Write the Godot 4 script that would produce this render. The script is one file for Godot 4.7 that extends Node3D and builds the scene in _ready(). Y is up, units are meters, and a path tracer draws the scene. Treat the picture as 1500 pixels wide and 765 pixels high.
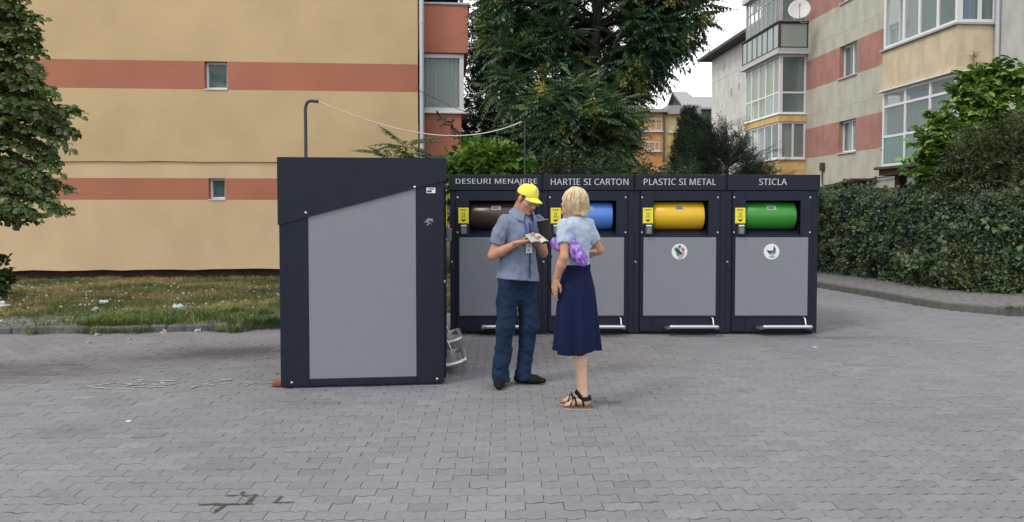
extends Node3D

var taken := {}
var M := {}
var rng := RandomNumberGenerator.new()

func _ready() -> void:
	rng.seed = 20240611
	# ---- camera: eye height, 2 degrees down, lens shifted down a little
	var cam := Camera3D.new()
	cam.name = "camera"
	add_child(cam)
	cam.position = Vector3(0, 1.55, 0)
	cam.rotation_degrees = Vector3(-2.0, 0, 0)
	cam.projection = Camera3D.PROJECTION_FRUSTUM
	cam.near = 0.1
	cam.far = 900.0
	cam.size = 0.1 * 765.0 / 1083.0
	cam.frustum_offset = Vector2(0, -0.1 * 44.5 / 1083.0)
	cam.current = true
	# ---- overcast sky and a weak, wide sun from the left front
	var we := WorldEnvironment.new()
	we.name = "environment"
	var env := Environment.new()
	var sky := Sky.new()
	var sm := ProceduralSkyMaterial.new()
	sm.sky_top_color = Color(0.97, 0.985, 1.0)
	sm.sky_horizon_color = Color(0.985, 0.99, 1.0)
	sm.sky_curve = 0.25
	sm.ground_bottom_color = Color(0.42, 0.42, 0.42)
	sm.ground_horizon_color = Color(0.6, 0.6, 0.6)
	sm.sky_energy_multiplier = 1.22
	sm.sun_angle_max = 1.0
	sky.sky_material = sm
	env.background_mode = Environment.BG_SKY
	env.sky = sky
	env.tonemap_mode = Environment.TONE_MAPPER_LINEAR
	env.tonemap_exposure = 1.0
	env.sdfgi_enabled = true
	env.ssao_enabled = true
	env.ssil_enabled = true
	we.environment = env
	add_child(we)
	var sun := DirectionalLight3D.new()
	sun.name = "sun"
	sun.light_energy = 0.5
	sun.light_color = Color(1.0, 0.96, 0.9)
	sun.light_angular_distance = 14.0
	sun.shadow_enabled = true
	add_child(sun)
	sun.look_at_from_position(Vector3(-6, 9, 5), Vector3.ZERO, Vector3.UP)
	make_materials()
	build_ground()
	build_left_block()
	build_right_block()
	build_far_blocks()
	build_bins()
	build_poles()
	build_plants()
	build_litter()
	build_man()
	build_woman()

# ------------------------------------------------------------------ helpers
func numbered(n: String) -> String:
	if not taken.has(n):
		taken[n] = 0
		return n
	taken[n] += 1
	return "%s_%03d" % [n, taken[n]]

func thing(called: String, label: String, category: String, at := Vector3.ZERO, turn := 0.0, group := "") -> Node3D:
	var o := Node3D.new()
	o.name = numbered(called)
	add_child(o)
	o.position = at
	o.rotation.y = turn
	o.set_meta("label", label)
	o.set_meta("category", category)
	if group != "":
		o.set_meta("group", group)
	return o

func ST() -> SurfaceTool:
	var st := SurfaceTool.new()
	st.begin(Mesh.PRIMITIVE_TRIANGLES)
	st.set_smooth_group(-1)
	return st

func fin(st: SurfaceTool) -> ArrayMesh:
	st.generate_normals()
	return st.commit()

func put(called: String, mesh: Mesh, m: Material, parent: Node) -> MeshInstance3D:
	var o := MeshInstance3D.new()
	o.name = called
	o.mesh = mesh
	o.material_override = m
	parent.add_child(o, true)
	return o

func part(called: String, st: SurfaceTool, m: Material, parent: Node) -> MeshInstance3D:
	return put(called, fin(st), m, parent)

func struct(called: String, st: SurfaceTool, m: Material) -> MeshInstance3D:
	var o := put(numbered(called), fin(st), m, self)
	o.set_meta("kind", "structure")
	return o

func tag(o: Node, label: String, category: String, group := "") -> void:
	o.set_meta("label", label)
	o.set_meta("category", category)
	if group != "":
		o.set_meta("group", group)

func tri(st: SurfaceTool, a: Vector3, b: Vector3, c: Vector3) -> void:
	st.add_vertex(a); st.add_vertex(b); st.add_vertex(c)

# corners given clockwise seen from the front
func quad(st: SurfaceTool, a: Vector3, b: Vector3, c: Vector3, d: Vector3) -> void:
	tri(st, a, b, c)
	tri(st, a, c, d)

func box(st: SurfaceTool, c: Vector3, s: Vector3, bev := 0.0, xf := Transform3D.IDENTITY) -> void:
	var h := s * 0.5
	if bev <= 0.0:
		var v := []
		for i in 8:
			v.append(xf * (c + Vector3(h.x if i & 1 else -h.x, h.y if i & 2 else -h.y, h.z if i & 4 else -h.z)))
		quad(st, v[4], v[6], v[7], v[5])
		quad(st, v[1], v[3], v[2], v[0])
		quad(st, v[0], v[2], v[6], v[4])
		quad(st, v[5], v[7], v[3], v[1])
		quad(st, v[6], v[2], v[3], v[7])
		quad(st, v[0], v[4], v[5], v[1])
		return
	# chamfered: each face inset, edge strips, corner triangles
	var b := minf(bev, minf(h.x, minf(h.y, h.z)) * 0.9)
	var P := func(sx: int, sy: int, sz: int, ax: int) -> Vector3:
		var q := Vector3(sx * h.x, sy * h.y, sz * h.z)
		if ax != 0: q.x -= sx * b
		if ax != 1: q.y -= sy * b
		if ax != 2: q.z -= sz * b
		return xf * (c + q)
	for s2 in [-1, 1]:
		_orient(st, [P.call(-1, -1, s2, 2), P.call(1, -1, s2, 2), P.call(1, 1, s2, 2), P.call(-1, 1, s2, 2)], xf.basis * Vector3(0, 0, s2))
		_orient(st, [P.call(s2, -1, -1, 0), P.call(s2, 1, -1, 0), P.call(s2, 1, 1, 0), P.call(s2, -1, 1, 0)], xf.basis * Vector3(s2, 0, 0))
		_orient(st, [P.call(-1, s2, -1, 1), P.call(1, s2, -1, 1), P.call(1, s2, 1, 1), P.call(-1, s2, 1, 1)], xf.basis * Vector3(0, s2, 0))
		for t2 in [-1, 1]:
			_orient(st, [P.call(-1, s2, t2, 1), P.call(1, s2, t2, 1), P.call(1, s2, t2, 2), P.call(-1, s2, t2, 2)], xf.basis * Vector3(0, s2, t2))
			_orient(st, [P.call(s2, -1, t2, 0), P.call(s2, 1, t2, 0), P.call(s2, 1, t2, 2), P.call(s2, -1, t2, 2)], xf.basis * Vector3(s2, 0, t2))
			_orient(st, [P.call(s2, t2, -1, 0), P.call(s2, t2, 1, 0), P.call(s2, t2, 1, 1), P.call(s2, t2, -1, 1)], xf.basis * Vector3(s2, t2, 0))
			for u2 in [-1, 1]:
				_orient(st, [P.call(s2, t2, u2, 0), P.call(s2, t2, u2, 1), P.call(s2, t2, u2, 2)], xf.basis * Vector3(s2, t2, u2))

func _orient(st: SurfaceTool, p: Array, n: Vector3) -> void:
	var f: Vector3 = (p[1] - p[0]).cross(p[2] - p[0])
	if f.dot(n) > 0.0:   # clockwise from the front: the cross product points away
		p.reverse()
	for i in range(1, p.size() - 1):
		tri(st, p[0], p[i], p[i + 1])

# box given by its low and high corners
func bx(st: SurfaceTool, x0: float, x1: float, y0: float, y1: float, z0: float, z1: float, bev := 0.0) -> void:
	box(st, Vector3((x0 + x1) / 2, (y0 + y1) / 2, (z0 + z1) / 2), Vector3(x1 - x0, y1 - y0, z1 - z0), bev)

# polygon in the xy plane extruded from z0 to z1
func prism(st: SurfaceTool, poly: PackedVector2Array, z0: float, z1: float, xf := Transform3D.IDENTITY) -> void:
	var idx := Geometry2D.triangulate_polygon(poly)
	var nf := xf.basis * Vector3(0, 0, 1)
	for i in range(0, idx.size(), 3):
		var a := poly[idx[i]]; var b := poly[idx[i + 1]]; var c := poly[idx[i + 2]]
		_orient(st, [xf * Vector3(a.x, a.y, z1), xf * Vector3(b.x, b.y, z1), xf * Vector3(c.x, c.y, z1)], nf)
		_orient(st, [xf * Vector3(a.x, a.y, z0), xf * Vector3(b.x, b.y, z0), xf * Vector3(c.x, c.y, z0)], -nf)
	var cw := Geometry2D.is_polygon_clockwise(poly)
	var n := poly.size()
	for i in n:
		var a := poly[i]; var b := poly[(i + 1) % n]
		var e := b - a
		var out := Vector2(e.y, -e.x)
		if cw: out = -out
		_orient(st, [xf * Vector3(a.x, a.y, z0), xf * Vector3(b.x, b.y, z0), xf * Vector3(b.x, b.y, z1), xf * Vector3(a.x, a.y, z1)], xf.basis * Vector3(out.x, out.y, 0))

# flat polygon on the ground (points are x, z), extruded from y0 up to y1
func slab(st: SurfaceTool, pts: Array, y0: float, y1: float) -> void:
	var poly := PackedVector2Array()
	for p in pts: poly.append(Vector2(p.x, -p.y))
	prism(st, poly, y0, y1, Transform3D(Basis(Vector3.RIGHT, -PI / 2), Vector3.ZERO))

func tube(st: SurfaceTool, pts: Array, r0: float, r1 := -1.0, sides := 8, caps := true) -> void:
	if r1 < 0.0: r1 = r0
	var n := pts.size()
	st.set_smooth_group(0)
	var up := Vector3.UP
	var rings := []
	for i in n:
		var d: Vector3 = (pts[mini(i + 1, n - 1)] - pts[maxi(i - 1, 0)]).normalized()
		if i == 0:
			up = Vector3.UP if absf(d.y) < 0.9 else Vector3.RIGHT
		var s := d.cross(up).normalized()
		up = s.cross(d).normalized()
		var r := lerpf(r0, r1, float(i) / maxf(1.0, n - 1))
		var ring := []
		for k in sides:
			var a := TAU * k / sides
			ring.append(pts[i] + (s * cos(a) + up * sin(a)) * r)
		rings.append(ring)
	for i in n - 1:
		for k in sides:
			var k2 := (k + 1) % sides
			quad(st, rings[i][k], rings[i + 1][k], rings[i + 1][k2], rings[i][k2])
	st.set_smooth_group(-1)
	if caps:
		for k in range(1, sides - 1):
			tri(st, rings[0][0], rings[0][k], rings[0][k + 1])
			tri(st, rings[n - 1][0], rings[n - 1][k + 1], rings[n - 1][k])

# smooth curve through points
func curve(pts: Array, per := 6) -> Array:
	var out := []
	var n := pts.size()
	for i in n - 1:
		var p0: Vector3 = pts[maxi(i - 1, 0)]; var p1: Vector3 = pts[i]
		var p2: Vector3 = pts[i + 1]; var p3: Vector3 = pts[mini(i + 2, n - 1)]
		for k in per:
			out.append(p1.cubic_interpolate(p2, p0, p3, float(k) / per))
	out.append(pts[n - 1])
	return out

# turn a profile of (radius, height) about the y axis of xf
func lathe(st: SurfaceTool, prof: Array, sides := 16, xf := Transform3D.IDENTITY) -> void:
	st.set_smooth_group(0)
	for i in prof.size() - 1:
		for k in sides:
			var a := TAU * k / sides; var b := TAU * (k + 1) / sides
			var p: Vector2 = prof[i]; var q: Vector2 = prof[i + 1]
			quad(st, xf * Vector3(p.x * cos(a), p.y, p.x * sin(a)), xf * Vector3(q.x * cos(a), q.y, q.x * sin(a)), xf * Vector3(q.x * cos(b), q.y, q.x * sin(b)), xf * Vector3(p.x * cos(b), p.y, p.x * sin(b)))
	st.set_smooth_group(-1)

func lin(r: float, g: float, b: float) -> Color:
	return Color(r, g, b).linear_to_srgb()

func mat(c: Color, rough := 0.8, metal := 0.0, spec := 0.5) -> StandardMaterial3D:
	var m := StandardMaterial3D.new()
	m.albedo_color = c
	m.roughness = rough
	m.metallic = metal
	m.metallic_specular = spec
	return m

# grey noise picture between lo and hi, seamless
func noise_img(size: int, freq: float, oct: int, lo: float, hi: float, sd: int, kind := FastNoiseLite.TYPE_SIMPLEX_SMOOTH) -> Image:
	var f := FastNoiseLite.new()
	f.seed = sd
	f.noise_type = kind
	f.frequency = freq
	f.fractal_octaves = oct
	var im := f.get_seamless_image(size, size, false, false, 0.15, true)
	im.convert(Image.FORMAT_RGB8)
	var d := im.get_data()
	for i in d.size():
		d[i] = int(clampf(lo + (hi - lo) * d[i] / 255.0, 0, 1) * 255.0)
	return Image.create_from_data(size, size, false, Image.FORMAT_RGB8, d)

# multiply picture b onto a
func mul_img(a: Image, b: Image) -> Image:
	var x := a.get_data(); var y := b.get_data()
	for i in x.size():
		x[i] = int(x[i] * y[i] / 255.0)
	return Image.create_from_data(a.get_width(), a.get_height(), false, Image.FORMAT_RGB8, x)

# fine scratches and specks of dirt
func scratched(im: Image) -> Image:
	for i in 70:
		var p := Vector2(rng.randf() * 512, rng.randf() * 512)
		var d := Vector2.from_angle(rng.randf() * TAU) * Vector2(0.6, 1.0)
		var v := rng.randf_range(0.9, 1.0)
		for k in rng.randi_range(2, 26):
			p += d
			im.set_pixel(posmod(int(p.x), 512), posmod(int(p.y), 512), Color(v, v, v))
	for i in 160:
		var v := rng.randf_range(0.8, 0.93)
		im.set_pixel(rng.randi() % 512, rng.randi() % 512, Color(v, v, v * 0.97))
	return im

func tex(im: Image) -> ImageTexture:
	return ImageTexture.create_from_image(im)

func bump(im: Image, s: float) -> ImageTexture:
	var c: Image = im.duplicate()
	c.convert(Image.FORMAT_RGBA8)
	c.bump_map_to_normal_map(s)
	return ImageTexture.create_from_image(c)

func triplanar(m: StandardMaterial3D, scale: Vector3) -> StandardMaterial3D:
	m.uv1_triplanar = true
	m.uv1_world_triplanar = true
	m.uv1_scale = scale
	return m

func make_materials() -> void:
	var fine := noise_img(512, 0.08, 4, 0.7, 1.1, 11)
	var coarse := noise_img(512, 0.012, 5, 0.8, 1.08, 12)
	var speck := noise_img(512, 0.22, 2, 0.72, 1.12, 13)
	var grit := mul_img(fine, coarse)
	var t_grit := tex(grit)
	var t_speck := tex(mul_img(speck, coarse))
	var n_grit := bump(fine, 2.0)
	var n_speck := bump(speck, 3.0)
	var blot := noise_img(512, 0.006, 6, 0.94, 1.02, 21)
	var t_stucco := tex(mul_img(blot, noise_img(512, 0.15, 3, 0.985, 1.012, 22)))
	var streak := tex(mul_img(noise_img(512, 0.014, 5, 0.9, 1.04, 23), noise_img(512, 0.15, 3, 0.95, 1.03, 24)))
	var t_paver := tex(mul_img(noise_img(512, 0.25, 3, 0.9, 1.06, 14), noise_img(512, 0.02, 4, 0.95, 1.03, 15)))
	M.t_grit = t_grit; M.n_grit = n_grit; M.n_speck = n_speck
	# paving: tints come per paver
	M.paver_tints = []
	for k in 6:
		var v := 0.86 + 0.05 * k
		var m := triplanar(mat(lin(0.212 * v, 0.209 * v, 0.222 * v), 0.9, 0, 0.3), Vector3(1.7, 1.7, 1.7))
		m.albedo_texture = t_paver; m.normal_enabled = true; m.normal_texture = n_speck; m.normal_scale = 0.25
		M.paver_tints.append(m)
	var pm := triplanar(mat(Color.WHITE, 0.9, 0, 0.3), Vector3(1.7, 1.7, 1.7))
	pm.albedo_texture = t_paver; pm.normal_enabled = true; pm.normal_texture = n_speck; pm.normal_scale = 0.25
	pm.vertex_color_use_as_albedo = true
	M.paver = pm
	M.joint = triplanar(mat(lin(0.075, 0.072, 0.07), 1.0, 0, 0.1), Vector3(3, 3, 3)); M.joint.albedo_texture = t_grit
	M.road = triplanar(mat(lin(0.25, 0.25, 0.258), 0.95, 0, 0.2), Vector3(0.9, 0.9, 0.9)); M.road.albedo_texture = t_speck
	M.asphalt = triplanar(mat(lin(0.25, 0.248, 0.25), 0.95, 0, 0.2), Vector3(1.3, 1.3, 1.3)); M.asphalt.albedo_texture = t_speck; M.asphalt.normal_enabled = true; M.asphalt.normal_texture = n_speck
	M.kerb = triplanar(mat(lin(0.19, 0.185, 0.178), 0.95, 0, 0.2), Vector3(2, 2, 2)); M.kerb.albedo_texture = t_grit; M.kerb.normal_enabled = true; M.kerb.normal_texture = n_grit
	M.earth = triplanar(mat(lin(0.12, 0.1, 0.062), 1.0, 0, 0.1), Vector3(0.7, 0.7, 0.7)); M.earth.albedo_texture = t_grit
	M.soil = triplanar(mat(lin(0.12, 0.115, 0.062), 1.0, 0, 0.1), Vector3(0.9, 0.9, 0.9)); M.soil.albedo_texture = t_grit
	# walls
	var wall := func(c: Color, sc: Vector3, t: Texture2D) -> StandardMaterial3D:
		var m := triplanar(mat(c, 0.95, 0, 0.2), sc)
		m.albedo_texture = t; m.normal_enabled = true; m.normal_texture = n_grit; m.normal_scale = 0.12
		return m
	M.ochre = wall.call(lin(0.585, 0.437, 0.255), Vector3(0.17, 0.17, 0.17), t_stucco)
	M.cream = wall.call(lin(0.655, 0.487, 0.31), Vector3(0.21, 0.13, 0.21), t_stucco)
	M.terracotta = wall.call(lin(0.445, 0.182, 0.122), Vector3(0.2, 0.2, 0.2), t_stucco)
	M.redbay = wall.call(lin(0.5, 0.2, 0.14), Vector3(0.3, 0.3, 0.3), t_stucco)
	M.plinth = wall.call(lin(0.06, 0.035, 0.034), Vector3(0.6, 0.6, 0.6), t_grit)
	M.olive = wall.call(lin(0.55, 0.54, 0.46), Vector3(0.25, 0.12, 0.25), streak)
	M.greywall = wall.call(lin(0.62, 0.63, 0.6), Vector3(0.25, 0.12, 0.25), streak)
	M.pink = wall.call(lin(0.46, 0.245, 0.215), Vector3(0.25, 0.12, 0.25), streak)
	M.bayyellow = wall.call(lin(0.74, 0.52, 0.24), Vector3(0.3, 0.2, 0.3), streak)
	M.baystone = wall.call(lin(0.72, 0.6, 0.43), Vector3(0.3, 0.15, 0.3), streak)
	M.brownplinth = wall.call(lin(0.13, 0.075, 0.06), Vector3(0.5, 0.5, 0.5), streak)
	M.whiteblock = wall.call(lin(0.66, 0.65, 0.63), Vector3(0.2, 0.1, 0.2), streak)
	M.orange = wall.call(lin(0.52, 0.28, 0.12), Vector3(0.2, 0.2, 0.2), streak)
	M.paleyellow = wall.call(lin(0.62, 0.46, 0.2), Vector3(0.2, 0.2, 0.2), streak)
	M.roofgrey = wall.call(lin(0.16, 0.165, 0.175), Vector3(0.8, 0.3, 0.8), streak)
	M.zinc = wall.call(lin(0.34, 0.34, 0.35), Vector3(0.8, 0.5, 0.8), streak)
	M.gable = wall.call(lin(0.11, 0.11, 0.115), Vector3(0.8, 0.5, 0.8), streak)
	M.glasspanel = mat(lin(0.3, 0.36, 0.35), 0.35, 0, 0.5)
	# frames, glass
	M.upvc = mat(lin(0.74, 0.75, 0.78), 0.4)
	M.oldframe = mat(lin(0.42, 0.43, 0.45), 0.55)
	M.rust = triplanar(mat(lin(0.13, 0.09, 0.075), 0.9), Vector3(2, 2, 2)); M.rust.albedo_texture = t_grit
	M.sill = mat(lin(0.55, 0.53, 0.5), 0.6)
	M.pane = mat(Color(0.7, 0.82, 0.82, 0.12), 0.03, 0, 0.3)
	M.pane.transparency = BaseMaterial3D.TRANSPARENCY_ALPHA
	M.room = mat(lin(0.3, 0.285, 0.26), 0.95, 0, 0.1)
	M.curtain_teal = mat(lin(0.085, 0.115, 0.105), 0.9)
	M.balcony_back = mat(lin(0.15, 0.145, 0.135), 0.9)
	M.darkglass = mat(lin(0.05, 0.055, 0.06), 0.08)
	M.curtain = mat(lin(0.25, 0.27, 0.26), 0.95, 0, 0.1)
	M.curtain_olive = mat(lin(0.36, 0.35, 0.2), 0.95, 0, 0.1)
	M.blue_blind = mat(lin(0.13, 0.16, 0.3), 0.9)
	M.teal_panel = mat(lin(0.1, 0.2, 0.19), 0.25)
	M.gutter = mat(lin(0.5, 0.53, 0.58), 0.45, 0.3)
	# bins
	var smud := noise_img(512, 0.02, 5, 0.35, 0.65, 31)
	M.navy = triplanar(mat(lin(0.0125, 0.0165, 0.032), 0.5, 0, 0.35), Vector3(0.8, 0.8, 0.8)); M.navy.roughness_texture = tex(noise_img(512, 0.02, 5, 0.75, 1.2, 32)); M.navy.albedo_texture = tex(noise_img(512, 0.015, 5, 0.9, 1.05, 33))
	M.navy2 = triplanar(mat(lin(0.0125, 0.0165, 0.032), 0.55, 0, 0.35), Vector3(0.8, 0.8, 0.8)); M.navy2.albedo_texture = M.navy.albedo_texture
	M.grey_panel = triplanar(mat(lin(0.22, 0.228, 0.268), 0.45, 0.1, 0.35), Vector3(0.8, 0.5, 0.8)); M.grey_panel.albedo_texture = tex(scratched(noise_img(512, 0.012, 5, 0.985, 1.006, 34))); M.grey_panel.roughness_texture = M.navy.roughness_texture
	M.inside = mat(lin(0.0125, 0.0165, 0.032), 0.8)
	M.steel = triplanar(mat(lin(0.55, 0.56, 0.58), 0.34, 0.85), Vector3(3, 3, 3)); M.steel.roughness_texture = tex(smud); M.steel.roughness = 0.7
	M.screw = mat(lin(0.6, 0.6, 0.62), 0.35, 0.8)
	M.letter = mat(lin(0.5, 0.51, 0.53), 0.6)
	M.drum = {"brown": mat(lin(0.05, 0.034, 0.03), 0.3), "blue": mat(lin(0.08, 0.2, 0.62), 0.33), "yellow": mat(lin(0.72, 0.44, 0.015), 0.33), "green": mat(lin(0.035, 0.24, 0.03), 0.33)}
	M.sticker = mat(lin(0.78, 0.68, 0.05), 0.5)
	M.ink = mat(lin(0.03, 0.03, 0.02), 0.6)
	M.paperwhite = mat(lin(0.72, 0.73, 0.74), 0.7)
	M.page_pale = mat(lin(0.5, 0.5, 0.5), 0.7)
	M.device = mat(lin(0.09, 0.1, 0.11), 0.45)
	M.device_face = mat(lin(0.3, 0.32, 0.34), 0.35)
	M.decal_green = mat(lin(0.07, 0.2, 0.15), 0.6)
	M.decal_red = mat(lin(0.5, 0.12, 0.12), 0.6)
	M.decal_blue = mat(lin(0.25, 0.42, 0.5), 0.6)
	M.decal_grey = mat(lin(0.35, 0.38, 0.38), 0.6)
	M.rubber = mat(lin(0.02, 0.02, 0.022), 0.8)
	M.cable = mat(lin(0.62, 0.6, 0.55), 0.7)
	M.darkpipe = mat(lin(0.03, 0.034, 0.045), 0.5)
	M.brick = triplanar(mat(lin(0.4, 0.11, 0.06), 0.95), Vector3(4, 4, 4)); M.brick.albedo_texture = t_grit
	M.chalk = triplanar(mat(lin(0.44, 0.435, 0.43), 1.0, 0, 0.1), Vector3(5, 5, 5)); M.chalk.albedo_texture = t_grit
	M.oil = triplanar(mat(lin(0.118, 0.114, 0.112), 0.85, 0, 0.2), Vector3(3, 3, 3)); M.oil.albedo_texture = t_grit
	# leaves
	var leaf := func(rough: float, back: Color) -> StandardMaterial3D:
		var m := mat(Color.WHITE, rough, 0, 0.4)
		m.vertex_color_use_as_albedo = true
		m.backlight_enabled = true
		m.backlight = back
		m.cull_mode = BaseMaterial3D.CULL_DISABLED
		return m
	M.leaf = leaf.call(0.42, Color(0.45, 0.6, 0.3))
	M.needle = leaf.call(0.8, Color(0.15, 0.2, 0.1))
	M.grass = leaf.call(0.8, Color(0.4, 0.5, 0.25))
	M.bark = triplanar(mat(lin(0.10, 0.085, 0.068), 0.95, 0, 0.2), Vector3(3, 1, 3)); M.bark.albedo_texture = streak; M.bark.normal_enabled = true; M.bark.normal_texture = n_grit
	M.hedgecore = triplanar(mat(lin(0.065, 0.065, 0.036), 1.0, 0, 0.1), Vector3(2, 2, 2)); M.hedgecore.albedo_texture = t_grit
	# people
	var weave := noise_img(256, 0.45, 2, 0.85, 1.1, 41)
	var cloth := func(c: Color, sc: float) -> StandardMaterial3D:
		var m := triplanar(mat(c, 0.95, 0, 0.2), Vector3(sc, sc, sc))
		m.uv1_world_triplanar = false
		m.albedo_texture = tex(weave); m.rim_enabled = true; m.rim = 0.15; m.rim_tint = 0.6
		return m
	M.shirt = cloth.call(lin(0.2, 0.24, 0.34), 4.0)
	M.shirt_dark = cloth.call(lin(0.06, 0.075, 0.15), 4.0)
	M.jeans = cloth.call(lin(0.02, 0.037, 0.08), 2.0)
	M.jeans.albedo_texture = tex(mul_img(noise_img(512, 0.018, 3, 0.78, 1.28, 42), noise_img(512, 0.4, 2, 0.75, 1.15, 43)))
	M.tee = cloth.call(lin(0.42, 0.5, 0.63), 4.0)
	M.skirt = cloth.call(lin(0.011, 0.016, 0.052), 4.0)
	M.capcloth = cloth.call(lin(0.88, 0.75, 0.12), 5.0)
	M.skin = mat(Color.WHITE, 0.55, 0, 0.4); M.skin.vertex_color_use_as_albedo = true; M.skin.subsurf_scatter_enabled = true; M.skin.subsurf_scatter_strength = 0.1
	M.shoe = mat(lin(0.012, 0.012, 0.013), 0.75, 0, 0.25)
	M.sole = mat(lin(0.35, 0.33, 0.3), 0.8)
	M.cork = mat(lin(0.16, 0.09, 0.05), 0.9)
	M.lanyard = mat(lin(0.03, 0.06, 0.4), 0.7)
	M.lens = mat(Color(0.8, 0.8, 0.82, 0.12), 0.05); M.lens.transparency = BaseMaterial3D.TRANSPARENCY_ALPHA
	M.wire = mat(lin(0.35, 0.33, 0.32), 0.35, 0.6)
	M.folder = mat(lin(0.02, 0.026, 0.024), 0.45)
	M.hair = mat(Color.WHITE, 0.5, 0, 0.4); M.hair.vertex_color_use_as_albedo = true
	M.purple = mat(lin(0.19, 0.09, 0.42), 0.35)
	M.purple2 = mat(lin(0.4, 0.28, 0.62), 0.35)
	M.litter = [mat(lin(0.56, 0.57, 0.58), 0.6), mat(lin(0.4, 0.5, 0.62), 0.5), mat(lin(0.55, 0.5, 0.4), 0.8), mat(lin(0.25, 0.27, 0.3), 0.7)]

# ------------------------------------------------------------------ ground
const KERB_R := [Vector2(4.2, -26.0), Vector2(5.05, -17.5), Vector2(5.45, -15.2), Vector2(5.73, -13.74), Vector2(6.0, -12.7), Vector2(6.2, -11.6), Vector2(6.38, -10.9), Vector2(6.7, -10.46), Vector2(7.15, -10.2), Vector2(8.2, -9.95), Vector2(10.0, -9.8), Vector2(14.0, -9.7)]
const KERB_L := [Vector2(-15.0, -8.55), Vector2(-6.13, -8.8), Vector2(-4.54, -8.9), Vector2(-2.99, -9.19), Vector2(-2.2, -9.6), Vector2(-1.6, -10.6)]

func inside_paving(x: float, z: float) -> bool:
	# z is negative ahead of the camera
	if x < -1.6:
		for i in KERB_L.size() - 1:
			var a: Vector2 = KERB_L[i]; var b: Vector2 = KERB_L[i + 1]
			if x >= a.x and x <= b.x:
				return z > lerpf(a.y, b.y, (x - a.x) / (b.x - a.x)) - 0.04
		return z > -8.5
	if x < 3.9:
		return z > -10.6
	for i in KERB_R.size() - 1:
		var a: Vector2 = KERB_R[i]; var b: Vector2 = KERB_R[i + 1]
		if z >= a.y and z <= b.y and x > lerpf(a.x, b.x, (z - a.y) / (b.y - a.y)) + 0.05:
			return false
	return true

func paver_mesh(variant: int) -> ArrayMesh:
	var L := 0.2; var W := 0.1; var g := 0.0009
	var gz := 0.0036
	var A := 0.0075
	var r := RandomNumberGenerator.new()
	r.seed = 700 + variant
	var edge := []
	var N := 8
	for i in N + 1:
		var u := float(i) / N
		var ph := fmod(u * 2.0 + 0.001, 1.0)
		var w := 0.0
		if ph < 0.14: w = -1.0 + 2.0 * ph / 0.14
		elif ph < 0.5: w = 1.0
		elif ph < 0.64: w = 1.0 - 2.0 * (ph - 0.5) / 0.14
		else: w = -1.0
		edge.append(Vector2(-L / 2 + g + (L - 2 * g) * u, w * A))
	var outl := []
	for e in edge: outl.append(Vector2(e.x, e.y - W / 2 + gz) + Vector2(r.randf_range(-1, 1), r.randf_range(-1, 1)) * 0.0008)
	for i in range(N, -1, -1): outl.append(Vector2(edge[i].x, edge[i].y + W / 2 - gz) + Vector2(r.randf_range(-1, 1), r.randf_range(-1, 1)) * 0.0008)
	var st := ST()
	var n := outl.size()
	var c := Vector2.ZERO
	var inner := []
	for p in outl:
		inner.append(Vector2(p.x - signf(p.x) * minf(absf(p.x), 0.0016) * (1.0 if absf(p.x) > L / 2 - 0.01 else 0.0), p.y - signf(p.y) * 0.005))
	for i in N:
		var j := n - 1 - i
		quad(st, Vector3(inner[i].x, 0, inner[i].y), Vector3(inner[j].x, 0, inner[j].y), Vector3(inner[j - 1].x, 0, inner[j - 1].y), Vector3(inner[i + 1].x, 0, inner[i + 1].y))
	for i in n:
		var j := (i + 1) % n
		var a: Vector2 = outl[i]; var b: Vector2 = outl[j]; var ai: Vector2 = inner[i]; var bi: Vector2 = inner[j]
		var mid := (a + b) * 0.5 - c
		_orient(st, [Vector3(ai.x, 0, ai.y), Vector3(bi.x, 0, bi.y), Vector3(b.x, -0.0035, b.y), Vector3(a.x, -0.0035, a.y)], Vector3(mid.x, 0.05, mid.y))
		_orient(st, [Vector3(a.x, -0.0035, a.y), Vector3(b.x, -0.0035, b.y), Vector3(b.x, -0.03, b.y), Vector3(a.x, -0.03, a.y)], Vector3((b - a).y, 0, -(b - a).x) * signf((b - a).y * mid.x - (b - a).x * mid.y))
	return fin(st)

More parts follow.
